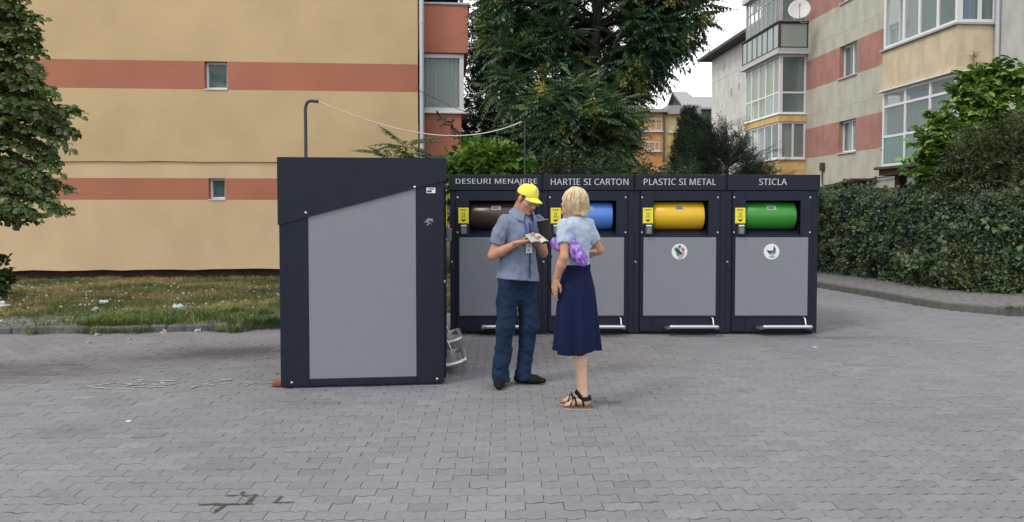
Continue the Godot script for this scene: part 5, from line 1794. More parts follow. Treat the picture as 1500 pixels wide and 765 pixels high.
func _right_shrubs() -> void:
	# pale big-leaved young tree
	var b := Vector3(8.3, 0.1, -13.6)
	var t := thing("young_tree", "young tree with large bright green leaves before the right glazed bay", "tree", b)
	var fr := []
	for k in 3: fr.append(spray_mesh(9, 0.5, 0.2, 620 + k, 0.9, 0.4, true))
	var xs := [[], [], []]; var cs := [[], [], []]
	var tg := []
	for c in [[7.75, 3.1, 0.28], [8.15, 3.5, 0.3], [8.45, 3.85, 0.3], [8.8, 3.6, 0.3], [7.55, 2.55, 0.25], [8.1, 2.9, 0.35], [8.9, 3.1, 0.35], [9.3, 3.2, 0.4], [7.45, 2.1, 0.18], [8.5, 3.3, 0.35], [9.3, 2.7, 0.3], [7.95, 2.3, 0.3], [9.6, 3.7, 0.3], [8.75, 4.0, 0.25], [9.1, 3.85, 0.3], [8.3, 3.15, 0.3], [8.7, 2.85, 0.3], [7.7, 2.75, 0.25]]:
		var ce := Vector3(c[0], c[1], -13.5 + rng.randf_range(-0.2, 0.3))
		tg.append(ce - b)
		for i in 24:
			var d := (rdir() * Vector3(1, 0.5, 1) + Vector3(0, 0.15, 0.2)).normalized()
			var p: Vector3 = ce + rdir() * c[2] * 0.5
			var v := rng.randi() % 3
			xs[v].append(Transform3D(along(d, Vector3.UP + rdir() * 0.25, rng.randf_range(0.2, 0.36)), p - b))
			cs[v].append(vary([Color(0.14, 0.24, 0.045), Color(0.2, 0.31, 0.06), Color(0.1, 0.18, 0.04)][rng.randi() % 3], 0.25))
	limbs(t, [Vector3(0, -0.1, 0), Vector3(0.03, 1.2, 0), Vector3(0.1, 2.4, 0), Vector3(0.25, 3.5, 0.05)], 0.05, 0.015, tg, 0.012, M.bark)
	for v in 3: multi("crown", fr[v], xs[v], cs[v], M.leaf, t)
	# olive narrow-leaved shrub in front
	b = Vector3(8.4, 0.1, -12.7)
	t = thing("tall_shrub", "tall olive green shrub with narrow leaves at the right edge above the hedge", "shrub", b)
	var sp := []
	for k in 3: sp.append(spray_mesh(20, 0.24, 0.035, 640 + k, 0.7, 0.7))
	var blobs := [[Vector3(8.0, 2.2, -12.8), Vector3(0.45, 0.6, 0.5), 420], [Vector3(8.7, 2.3, -12.8), Vector3(0.55, 0.75, 0.55), 560], [Vector3(9.6, 2.3, -12.8), Vector3(0.7, 0.8, 0.6), 460], [Vector3(7.75, 1.75, -12.9), Vector3(0.3, 0.35, 0.3), 130], [Vector3(8.9, 1.3, -12.4), Vector3(0.9, 0.6, 0.4), 420]]
	var tg2 := []
	for q in blobs:
		for i in 8: tg2.append(in_ellipsoid(q[0], q[1], 0.2) - b)
	limbs(t, [Vector3(0, -0.1, 0), Vector3(0.05, 0.8, 0), Vector3(0.1, 1.6, 0)], 0.05, 0.025, tg2, 0.01, M.bark)
	spray_crown(t, b, sp, blobs, Vector2(0.25, 0.5), [Color(0.085, 0.11, 0.05), Color(0.12, 0.15, 0.062), Color(0.065, 0.088, 0.042)], 0.25, 0.35, 0.35, M.leaf)
	# small dry weed on the parapet ledge of the bay
	b = Vector3(11.62, 4.94, -18.75)
	t = thing("dry_weed", "dry spindly weed rooted on the parapet ledge of the right block", "weed", b)
	var st := ST()
	tube(st, [Vector3(0, 0, 0), Vector3(0.02, 0.2, 0), Vector3(0.0, 0.42, 0)], 0.008, 0.004, 5)
	for i in 7:
		tube(st, [Vector3(0.01, 0.1 + i * 0.045, 0), Vector3(0.01, 0.16 + i * 0.05, 0) + Vector3(rng.randf_range(-0.12, 0.12), 0.05, rng.randf_range(-0.1, 0.1))], 0.004, 0.002, 4)
	part("stem", st, M.bark, t)
	spray_crown(t, b, sp, [[b + Vector3(0, 0.38, 0), Vector3(0.1, 0.08, 0.1), 12]], Vector2(0.1, 0.16), [Color(0.12, 0.1, 0.07)], 0.2, 0.3, 0.3, M.leaf)

func _behind_row() -> void:
	# frond plant behind the sideways bins
	var b := Vector3(-1.8, 0, -12.2)
	var t := thing("frond_plant", "fern-like sapling with arching leaves above the nearest bin housing", "sapling", b)
	var fm := [frond_mesh(13, 0.17, 0.026, 660, 0.42), frond_mesh(14, 0.15, 0.024, 661, 0.3)]
	var xs := [[], []]; var cs := [[], []]
	var tops := [Vector3(-1.75, 2.5, -12.2), Vector3(-1.25, 2.2, -12.2), Vector3(-1.95, 2.25, -12.1), Vector3(-1.5, 2.25, -12.0)]
	for tp in tops:
		var n := 15
		for k in n:
			var az := TAU * k / n + rng.randf_range(-0.2, 0.2)
			var el := rng.randf_range(0.05, 0.75)
			var d := Vector3(cos(az) * cos(el), sin(el), sin(az) * cos(el) * 0.8)
			var v := k & 1
			xs[v].append(Transform3D(along(d, Vector3.UP, rng.randf_range(0.5, 0.8)), tp - b))
			cs[v].append(vary([Color(0.05, 0.085, 0.025), Color(0.075, 0.12, 0.035)][rng.randi() % 2], 0.2))
	limbs(t, [Vector3(0, -0.2, 0), Vector3(-0.02, 1.3, 0), Vector3(0.05, 2.5, 0)], 0.03, 0.012, [tops[1] - b, tops[2] - b, tops[3] - b], 0.01, M.bark)
	for v in 2: multi("crown", fm[v], xs[v], cs[v], M.leaf, t)
	# bright shrub between the bin housings and the big tree
	b = Vector3(-0.45, 0, -11.7)
	t = thing("bright_shrub", "bright green broad-leaved shrub behind the left end of the bin row", "shrub", b)
	var sp := []
	for k in 3: sp.append(spray_mesh(8, 0.42, 0.17, 670 + k, 0.85, 0.5, true))
	var blobs := [[Vector3(-0.45, 2.15, -11.6), Vector3(0.5, 0.36, 0.4), 170], [Vector3(-0.85, 1.9, -11.6), Vector3(0.25, 0.3, 0.35), 60], [Vector3(0.0, 2.05, -11.7), Vector3(0.22, 0.3, 0.35), 60], [Vector3(-0.4, 1.5, -11.7), Vector3(0.6, 0.6, 0.4), 120]]
	limbs(t, [Vector3(0, -0.2, 0), Vector3(0, 0.8, 0), Vector3(0, 1.6, 0)], 0.03, 0.015, [Vector3(-0.3, 2.2, 0.1), Vector3(0.3, 2.2, 0.1), Vector3(0, 2.4, 0), Vector3(-0.45, 1.9, 0.1)], 0.01, M.bark)
	spray_crown(t, b, sp, blobs, Vector2(0.2, 0.36), [Color(0.07, 0.15, 0.025), Color(0.11, 0.21, 0.03), Color(0.05, 0.1, 0.022), Color(0.16, 0.22, 0.03)], 0.25, 0.35, 0.2, M.leaf)
	# trailing shoot before the red bay
	b = Vector3(-0.7, 0, -14.0)
	t = thing("leafy_shoot", "thin leaning shoot with small leaves against the red bay wall", "shoot", b)
	var line := curve([Vector3(0.1, 0, 0), Vector3(0.12, 1.5, 0), Vector3(-0.05, 2.65, 0.1), Vector3(-0.35, 2.95, 0.15), Vector3(-0.62, 3.2, 0.15)], 6)
	var st := ST()
	tube(st, line, 0.015, 0.004, 6)
	part("stem", st, M.bark, t)
	var lx := []; var lc := []
	for i in 34:
		var u := 0.5 + 0.5 * i / 33.0
		lx.append(Transform3D(along((rdir() + Vector3(-0.2, 0.1, 0.3)).normalized(), Vector3.UP, rng.randf_range(0.1, 0.17)), _on(line, u)))
		lc.append(vary(Color(0.03, 0.045, 0.02), 0.3))
	multi("leaves", spray_mesh(6, 0.4, 0.16, 690, 0.9, 0.5), lx, lc, M.leaf, t)
	# dark filler shrubs behind the row
	var fillers := [["low_shrub", "dim green shrub under the big tree, behind the blue drum housing", Vector3(1.0, 0, -11.9), [[Vector3(0.7, 1.9, -11.9), Vector3(0.5, 0.45, 0.3), 130], [Vector3(1.5, 1.85, -11.9), Vector3(0.5, 0.45, 0.3), 130]]],
		["low_shrub", "dim green shrub behind the yellow drum housing, left of the thuja", Vector3(2.5, 0, -12.6), [[Vector3(2.2, 1.75, -12.5), Vector3(0.4, 0.4, 0.35), 130], [Vector3(2.9, 1.75, -12.7), Vector3(0.5, 0.4, 0.35), 170]]]]
	var lp := []
	for k in 3: lp.append(spray_mesh(14, 0.22, 0.05, 700 + k, 0.8, 0.6))
	for f in fillers:
		t = thing(f[0], f[1], "shrub", f[2])
		limbs(t, [Vector3(0, -0.2, 0), Vector3(0, 1.0, 0), Vector3(0, 1.7, 0)], 0.03, 0.01, [Vector3(-0.3, 1.9, 0), Vector3(0.35, 1.9, 0)], 0.01, M.bark)
		spray_crown(t, f[2], lp, f[3], Vector2(0.3, 0.5), [Color(0.04, 0.06, 0.03), Color(0.055, 0.08, 0.035)], 0.25, 0.3, 0.5, M.leaf)
	# thuja: two dense cones
	b = Vector3(4.85, 0, -20.0)
	t = thing("thuja", "dense dark conical thuja with two tips left of the white block", "conifer", b)
	st = ST()
	tube(st, [Vector3(0, -0.2, 0), Vector3(0, 3.6, 0)], 0.07, 0.02, 8)
	part("trunk", st, M.bark, t)
	st = ST()
	lathe(st, [Vector2(0.5, 0.1), Vector2(0.5, 1.5), Vector2(0.36, 2.8), Vector2(0.16, 3.6), Vector2(0.001, 3.95)], 14, Transform3D(Basis.IDENTITY, Vector3(-0.08, 0, 0)))
	lathe(st, [Vector2(0.34, 0.1), Vector2(0.34, 2.0), Vector2(0.2, 3.1), Vector2(0.001, 3.65)], 12, Transform3D(Basis.IDENTITY, Vector3(0.3, 0, 0.1)))
	part("inner_twigs", st, M.hedgecore, t)
	var cx := []; var cc := []
	var nm := spray_mesh(14, 0.26, 0.05, 720, 0.6, 0.25)
	for cone in [[Vector3(-0.08, 0, 0), 4.1, 0.58, 2100], [Vector3(0.3, 0, 0.1), 3.8, 0.42, 1300]]:
		for i in int(cone[3]):
			var y: float = cone[1] * rng.randf_range(0.25, 1.0)
			var f: float = y / cone[1]
			var r: float = cone[2] * (1.0 - pow(maxf(0.0, (f - 0.35) / 0.65), 1.7)) * rng.randf_range(0.86, 1.06)
			var az := rng.randf() * TAU
			var o := Vector3(cos(az), 0, sin(az))
			var d := (Vector3.UP * 0.9 + o * 0.75 + rdir() * 0.3).normalized()
			cx.append(Transform3D(along(d, o, rng.randf_range(0.18, 0.3)), cone[0] + o * r + Vector3(0, y - 0.1, 0)))
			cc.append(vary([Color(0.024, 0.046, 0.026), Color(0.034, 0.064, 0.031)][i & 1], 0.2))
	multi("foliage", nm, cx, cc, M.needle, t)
	# spreading dark conifer before the far bay
	b = Vector3(5.0, 0, -17.2)
	t = thing("spreading_conifer", "spreading dark conifer with loose upright shoots below the far balconies", "conifer", b)
	var nb := [spray_mesh(24, 0.16, 0.022, 730, 0.75, 0.5), spray_mesh(24, 0.15, 0.02, 731, 0.7, 0.9)]
	var bl := [[Vector3(5.0, 2.3, -17.2), Vector3(0.7, 0.9, 0.6), 620], [Vector3(5.6, 2.1, -17.0), Vector3(0.45, 0.5, 0.5), 300], [Vector3(4.6, 2.7, -17.2), Vector3(0.35, 0.6, 0.4), 220], [Vector3(4.9, 3.1, -17.3), Vector3(0.3, 0.4, 0.3), 60], [Vector3(5.35, 3.0, -17.3), Vector3(0.2, 0.5, 0.25), 40], [Vector3(5.2, 1.2, -17.2), Vector3(0.9, 0.9, 0.6), 300], [Vector3(4.0, 1.9, -17.0), Vector3(0.6, 0.7, 0.5), 320]]
	var tg := []
	for q in bl:
		for i in 9: tg.append(in_ellipsoid(q[0], q[1], 0.4) - b)
	limbs(t, [Vector3(0, -0.2, 0), Vector3(0, 1.2, 0), Vector3(0, 2.4, 0)], 0.07, 0.03, tg, 0.01, M.bark)
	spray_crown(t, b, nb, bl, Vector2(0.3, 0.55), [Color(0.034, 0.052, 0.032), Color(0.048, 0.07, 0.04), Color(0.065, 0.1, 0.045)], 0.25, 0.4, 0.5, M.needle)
	# long horizontal branches at its right side
	var hx := []; var hc := []
	for br in [[Vector3(5.3, 2.35, -16.8), Vector3(6.05, 2.5, -16.6)], [Vector3(5.4, 2.1, -16.7), Vector3(6.0, 2.2, -16.4)], [Vector3(5.2, 2.6, -16.9), Vector3(5.8, 2.8, -16.7)], [Vector3(5.3, 1.9, -16.6), Vector3(6.0, 1.95, -16.3)]]:
		for i in 16:
			var u := i / 15.0
			hx.append(Transform3D(along(((br[1] - br[0]).normalized() + rdir() * 0.45).normalized(), Vector3.UP, rng.randf_range(0.25, 0.4)), br[0].lerp(br[1], u) - b))
			hc.append(vary(Color(0.03, 0.045, 0.028), 0.25))
	multi("foliage", nb[0], hx, hc, M.needle, t)
	# grass clump on the path strip next to the bins
	b = Vector3(-3.05, 0.07, -9.25)
	t = thing("grass_clump", "dark green weed clump on the kerb beside the nearest bin housing", "weed")
	t.position = b
	var gx := []; var gc := []
	var gm := tuft_mesh(14, 0.13, 0.12, 740)
	for i in 60:
		gx.append(Transform3D(Basis(Vector3.UP, rng.randf() * TAU).scaled(Vector3.ONE * rng.randf_range(0.7, 1.2)), Vector3(rng.randfn(0, 0.13), -0.01, rng.randfn(0, 0.08))))
		gc.append(vary(Color(0.05, 0.09, 0.025), 0.3))
	multi("blades", gm, gx, gc, M.grass, t)

# ------------------------------------------------------------------ bodies and clothes: distance fields meshed as surface nets
class Field:
	var o: Vector3
	var h: float
	var nx: int
	var ny: int
	var nz: int
	var d := PackedFloat32Array()

	func _init(lo: Vector3, hi: Vector3, cell: float) -> void:
		o = lo
		h = cell
		nx = int((hi.x - lo.x) / cell) + 2
		ny = int((hi.y - lo.y) / cell) + 2
		nz = int((hi.z - lo.z) / cell) + 2
		d.resize(nx * ny * nz)
		d.fill(1.0)

	func _range(lo: Vector3, hi: Vector3) -> Array:
		return [clampi(int((lo.x - o.x) / h), 0, nx - 1), clampi(int((hi.x - o.x) / h) + 2, 0, nx), clampi(int((lo.y - o.y) / h), 0, ny - 1), clampi(int((hi.y - o.y) / h) + 2, 0, ny), clampi(int((lo.z - o.z) / h), 0, nz - 1), clampi(int((hi.z - o.z) / h) + 2, 0, nz)]

	# tapered capsule; sq stretches space (2 = half as thick along that axis); ends may be cut flat
	func cap(a: Vector3, b: Vector3, ra: float, rb: float, k := 0.03, sq := Vector3.ONE, fa := false, fb := false) -> void:
		var m := maxf(ra, rb) + k + h * 3.0
		var r := _range(Vector3(minf(a.x, b.x), minf(a.y, b.y), minf(a.z, b.z)) - Vector3.ONE * m, Vector3(maxf(a.x, b.x), maxf(a.y, b.y), maxf(a.z, b.z)) + Vector3.ONE * m)
		var ab := (b - a) * sq
		var l2 := maxf(ab.length_squared(), 1e-9)
		var l := sqrt(l2)
		for z in range(r[4], r[5]):
			for y in range(r[2], r[3]):
				var base := (z * ny + y) * nx
				for x in range(r[0], r[1]):
					var p := (o + Vector3(x, y, z) * h - a) * sq
					var t0 := p.dot(ab) / l2
					var t := clampf(t0, 0.0, 1.0)
					var e := (p - ab * t).length() - lerpf(ra, rb, t)
					if fb and t0 > 1.0: e = maxf(e, (t0 - 1.0) * l)
					if fa and t0 < 0.0: e = maxf(e, -t0 * l)
					var q := d[base + x]
					if k <= 0.0:
						if e < q: d[base + x] = e
					else:
						var w := clampf(0.5 + 0.5 * (q - e) / k, 0.0, 1.0)
						d[base + x] = lerpf(q, e, w) - k * w * (1.0 - w)

	func ell(c: Vector3, r3: Vector3, k := 0.02, sub := false) -> void:
		var m := Vector3.ONE * (k + h * 3.0)
		var r := _range(c - r3 - m, c + r3 + m)
		for z in range(r[4], r[5]):
			for y in range(r[2], r[3]):
				var base := (z * ny + y) * nx
				for x in range(r[0], r[1]):
					var p := o + Vector3(x, y, z) * h - c
					var k0 := (p / r3).length()
					var k1 := maxf((p / (r3 * r3)).length(), 1e-6)
					var e := k0 * (k0 - 1.0) / k1
					var q := d[base + x]
					if sub:
						var w := clampf(0.5 - 0.5 * (q + e) / k, 0.0, 1.0)
						d[base + x] = lerpf(q, -e, w) + k * w * (1.0 - w)
					else:
						var w := clampf(0.5 + 0.5 * (q - e) / k, 0.0, 1.0)
						d[base + x] = lerpf(q, e, w) - k * w * (1.0 - w)

	# keep only what lies on the side that n points away from
	func cut(p0: Vector3, n: Vector3) -> void:
		for z in nz:
			for y in ny:
				var base := (z * ny + y) * nx
				for x in nx:
					var e := (o + Vector3(x, y, z) * h - p0).dot(n)
					if e > d[base + x]: d[base + x] = e

	func wrinkle(n: FastNoiseLite, amp: float, stretch: Vector3) -> void:
		for z in nz:
			for y in ny:
				var base := (z * ny + y) * nx
				for x in nx:
					if absf(d[base + x]) < 0.05:
						var p := (o + Vector3(x, y, z) * h) * stretch
						d[base + x] += amp * n.get_noise_3d(p.x, p.y, p.z)

	func val(p: Vector3) -> float:
		var q := (p - o) / h
		var i := int(q.x); var j := int(q.y); var k := int(q.z)
		if i < 0 or j < 0 or k < 0 or i >= nx or j >= ny or k >= nz: return 1.0
		return d[(k * ny + j) * nx + i]

	func front_z(x: float, y: float, from := 0.35, dirz := -1.0) -> float:
		var z := from
		for s in 400:
			if val(Vector3(x, y, z)) < 0.0: return z
			z += dirz * 0.002
		return 0.0

	func mesh(st: SurfaceTool, xf: Transform3D, col: Callable) -> void:
		var ids := PackedInt32Array()
		ids.resize(d.size())
		ids.fill(-1)
		var vs := PackedVector3Array(); var ns := PackedVector3Array(); var cs := PackedColorArray()
		var sy := nx; var sz := nx * ny
		var lim := h * 5.0
		for k in nz - 1:
			for j in ny - 1:
				var row := k * sz + j * sy
				for i in nx - 1:
					var id := row + i
					var d0 := d[id]
					if d0 > lim or d0 < -lim: continue
					var c1 := d[id + 1]; var c2 := d[id + sy]; var c3 := d[id + sy + 1]
					var c4 := d[id + sz]; var c5 := d[id + sz + 1]; var c6 := d[id + sz + sy]; var c7 := d[id + sz + sy + 1]
					var cnt := int(d0 < 0.0) + int(c1 < 0.0) + int(c2 < 0.0) + int(c3 < 0.0) + int(c4 < 0.0) + int(c5 < 0.0) + int(c6 < 0.0) + int(c7 < 0.0)
					if cnt == 0 or cnt == 8: continue
					var sum := Vector3.ZERO
					var n := 0
					if (d0 < 0.0) != (c1 < 0.0): sum += Vector3(d0 / (d0 - c1), 0, 0); n += 1
					if (c2 < 0.0) != (c3 < 0.0): sum += Vector3(c2 / (c2 - c3), 1, 0); n += 1
					if (c4 < 0.0) != (c5 < 0.0): sum += Vector3(c4 / (c4 - c5), 0, 1); n += 1
					if (c6 < 0.0) != (c7 < 0.0): sum += Vector3(c6 / (c6 - c7), 1, 1); n += 1
					if (d0 < 0.0) != (c2 < 0.0): sum += Vector3(0, d0 / (d0 - c2), 0); n += 1
					if (c1 < 0.0) != (c3 < 0.0): sum += Vector3(1, c1 / (c1 - c3), 0); n += 1
					if (c4 < 0.0) != (c6 < 0.0): sum += Vector3(0, c4 / (c4 - c6), 1); n += 1
					if (c5 < 0.0) != (c7 < 0.0): sum += Vector3(1, c5 / (c5 - c7), 1); n += 1
					if (d0 < 0.0) != (c4 < 0.0): sum += Vector3(0, 0, d0 / (d0 - c4)); n += 1
					if (c1 < 0.0) != (c5 < 0.0): sum += Vector3(1, 0, c1 / (c1 - c5)); n += 1
					if (c2 < 0.0) != (c6 < 0.0): sum += Vector3(0, 1, c2 / (c2 - c6)); n += 1
					if (c3 < 0.0) != (c7 < 0.0): sum += Vector3(1, 1, c3 / (c3 - c7)); n += 1
					var p := o + (Vector3(i, j, k) + sum / n) * h
					var g := Vector3(c1 + c3 + c5 + c7 - d0 - c2 - c4 - c6, c2 + c3 + c6 + c7 - d0 - c1 - c4 - c5, c4 + c5 + c6 + c7 - d0 - c1 - c2 - c3)
					ids[id] = vs.size()
					vs.append(xf * p)
					ns.append((xf.basis * g).normalized())
					cs.append(col.call(p))
		for k in range(1, nz - 1):
			for j in range(1, ny - 1):
				var row := k * sz + j * sy
				for i in range(1, nx - 1):
					var id := row + i
					var d0 := d[id]
					if d0 > lim or d0 < -lim: continue
					var ins := d0 < 0.0
					if (d[id + 1] < 0.0) != ins: _q(st, vs, ns, cs, ids[id], ids[id - sz], ids[id - sy - sz], ids[id - sy], ins)
					if (d[id + sy] < 0.0) != ins: _q(st, vs, ns, cs, ids[id], ids[id - 1], ids[id - 1 - sz], ids[id - sz], ins)
					if (d[id + sz] < 0.0) != ins: _q(st, vs, ns, cs, ids[id], ids[id - sy], ids[id - 1 - sy], ids[id - 1], ins)

	func _q(st: SurfaceTool, vs: PackedVector3Array, ns: PackedVector3Array, cs: PackedColorArray, a: int, b: int, c: int, e: int, fwd: bool) -> void:
		if a < 0 or b < 0 or c < 0 or e < 0: return
		var s := [a, b, c, a, c, e] if fwd else [a, c, b, a, e, c]
		for v in s:
			st.set_color(cs[v]); st.set_normal(ns[v]); st.add_vertex(vs[v])

func BT() -> SurfaceTool:
	var st := SurfaceTool.new()
	st.begin(Mesh.PRIMITIVE_TRIANGLES)
	return st

func field_part(called: String, f: Field, m: Material, parent: Node, xf := Transform3D.IDENTITY, col = null) -> MeshInstance3D:
	var st := BT()
	f.mesh(st, xf, col if col != null else flat_col(Color.WHITE))
	st.index()
	return put(called, st.commit(), m, parent)

func flat_col(c: Color) -> Callable:
	return func(_p): return c

# hand: wrist at the origin, fingers along +y, palm facing +z, thumb on the side of +x (mirror -1 puts it on -x)
func hand(st: SurfaceTool, xf: Transform3D, curl: float, mirror: float, col: Callable, size := 1.0) -> void:
	var f := Field.new(Vector3(-0.075, -0.05, -0.06), Vector3(0.075, 0.2, 0.105), 0.0034)
	f.cap(Vector3(0, -0.05, 0), Vector3(0, 0.015, 0), 0.025, 0.025, 0.01, Vector3(1, 1, 1.25))
	var bx_ := [0.03, 0.0105, -0.0095, -0.028]
	var ln := [0.092, 0.1, 0.094, 0.074]
	for i in 4:
		var x: float = bx_[i] * mirror
		var by := 0.088 - absf(i - 1.0) * 0.004
		f.cap(Vector3(x * 0.55, 0.01, 0), Vector3(x, by, 0), 0.0155, 0.0115, 0.012)
		var p := Vector3(x, by, 0)
		var a := curl * (0.55 + 0.08 * i)
		var L: float = ln[i]
		for s in 3:
			var seg: float = L * [0.45, 0.3, 0.25][s]
			var q: Vector3 = p + Vector3(x * 0.04, cos(a), sin(a)) * seg
			f.cap(p, q, [0.0092, 0.0084, 0.0077][s], [0.0084, 0.0077, 0.0066][s], 0.003)
			p = q
			a += curl * [0.75, 0.55, 0.3][s]
	var t0 := Vector3(0.018 * mirror, 0.02, 0.005)
	var t1 := Vector3(0.045 * mirror, 0.05, 0.02 + 0.012 * curl)
	var t2 := Vector3((0.052 - 0.012 * curl) * mirror, 0.078, 0.03 + 0.02 * curl)
	var t3 := Vector3((0.05 - 0.025 * curl) * mirror, 0.1, 0.034 + 0.026 * curl)
	f.cap(t0, t1, 0.016, 0.0125, 0.012)
	f.cap(t1, t2, 0.0115, 0.0098, 0.004)
	f.cap(t2, t3, 0.0098, 0.0078, 0.003)
	f.mesh(st, xf * Transform3D(Basis.IDENTITY.scaled(Vector3.ONE * size), Vector3.ZERO), col)

# basis with y along dir and z near face
func aim(dir: Vector3, face: Vector3) -> Basis:
	return along(dir, face, 1.0)

func head_field(jaw: float) -> Field:
	var f := Field.new(Vector3(-0.115, -0.27, -0.14), Vector3(0.115, 0.165, 0.14), 0.0042)
	f.ell(Vector3(0, 0.036, -0.015), Vector3(0.073, 0.09, 0.093), 0.02)
	f.ell(Vector3(0, -0.035, 0.025), Vector3(0.058 * jaw, 0.085, 0.066), 0.03)
	f.ell(Vector3(0, -0.103, 0.06), Vector3(0.027 * jaw, 0.02, 0.026), 0.03)
	f.cap(Vector3(-0.045, 0.025, 0.06), Vector3(0.045, 0.025, 0.06), 0.022, 0.022, 0.02)
	f.cap(Vector3(-0.04, -0.02, 0.055), Vector3(0.04, -0.02, 0.055), 0.025, 0.025, 0.02)
	for s in [-1.0, 1.0]:
		f.ell(Vector3(0.033 * s, 0.004, 0.098), Vector3(0.02, 0.013, 0.016), 0.012, true)
		f.ell(Vector3(0.033 * s, 0.003, 0.077), Vector3(0.0125, 0.0105, 0.0115), 0.002)
		f.ell(Vector3(0.078 * s, 0.0, -0.008), Vector3(0.01, 0.032, 0.019), 0.006)
	f.cap(Vector3(0, 0.012, 0.086), Vector3(0, -0.032, 0.107), 0.0095, 0.0135, 0.01)
	f.cap(Vector3(-0.012, -0.037, 0.094), Vector3(0.012, -0.037, 0.094), 0.009, 0.009, 0.006)
	f.cap(Vector3(-0.019, -0.064, 0.084), Vector3(0.019, -0.064, 0.084), 0.0075, 0.0075, 0.004)
	f.cap(Vector3(-0.015, -0.074, 0.083), Vector3(0.015, -0.074, 0.083), 0.0078, 0.0078, 0.004)
	f.cap(Vector3(0, -0.05, -0.03), Vector3(0, -0.165, -0.045), 0.052, 0.052, 0.03)
	return f

func face_col(skin: Color, lip: Color, brow: Color) -> Callable:
	return func(p: Vector3) -> Color:
		if p.z > 0.074 and absf(p.x) < 0.023 and p.y < -0.057 and p.y > -0.081: return lip
		if p.z > 0.055 and absf(absf(p.x) - 0.033) < 0.018 and absf(p.y - 0.0265 + absf(absf(p.x) - 0.03) * 0.2) < 0.005: return brow
		if p.z > 0.07 and absf(absf(p.x) - 0.033) < 0.011 and absf(p.y - 0.003) < 0.005:
			return Color(0.06, 0.04, 0.03) if absf(absf(p.x) - 0.033) < 0.005 else Color(0.5, 0.47, 0.45)
		return skin

func shoe(st: SurfaceTool, ankle: Vector3, dir: Vector3, len_: float, col: Callable) -> void:
	var f := Field.new(Vector3(-0.07, -0.01, -0.12), Vector3(0.07, 0.13, 0.24), 0.006)
	f.cap(Vector3(0, 0.045, -0.05), Vector3(0, 0.04, 0.1), 0.04, 0.044, 0.03, Vector3(1, 1.05, 1))
	f.cap(Vector3(0, 0.04, 0.08), Vector3(0.006, 0.032, len_ - 0.125), 0.044, 0.03, 0.02, Vector3(1, 1.25, 1))
	f.cap(Vector3(0, 0.07, -0.035), Vector3(0, 0.1, -0.03), 0.038, 0.038, 0.02)
	f.cut(Vector3(0, 0.004, 0), Vector3(0, -1, 0))
	f.mesh(st, Transform3D(Basis(Vector3.UP, atan2(dir.x, dir.z)), Vector3(ankle.x, 0, ankle.z)), col)

func strip(st: SurfaceTool, pts: Array, nrm: Array, half: float, lift: float) -> void:
	for i in pts.size() - 1:
		var d: Vector3 = pts[i + 1] - pts[i]
		var s0: Vector3 = d.cross(nrm[i]).normalized() * half
		var s1: Vector3 = d.cross(nrm[i + 1]).normalized() * half
		var a: Vector3 = pts[i] + nrm[i] * lift; var b: Vector3 = pts[i + 1] + nrm[i + 1] * lift
		quad(st, a - s0, b - s1, b + s1, a + s0)

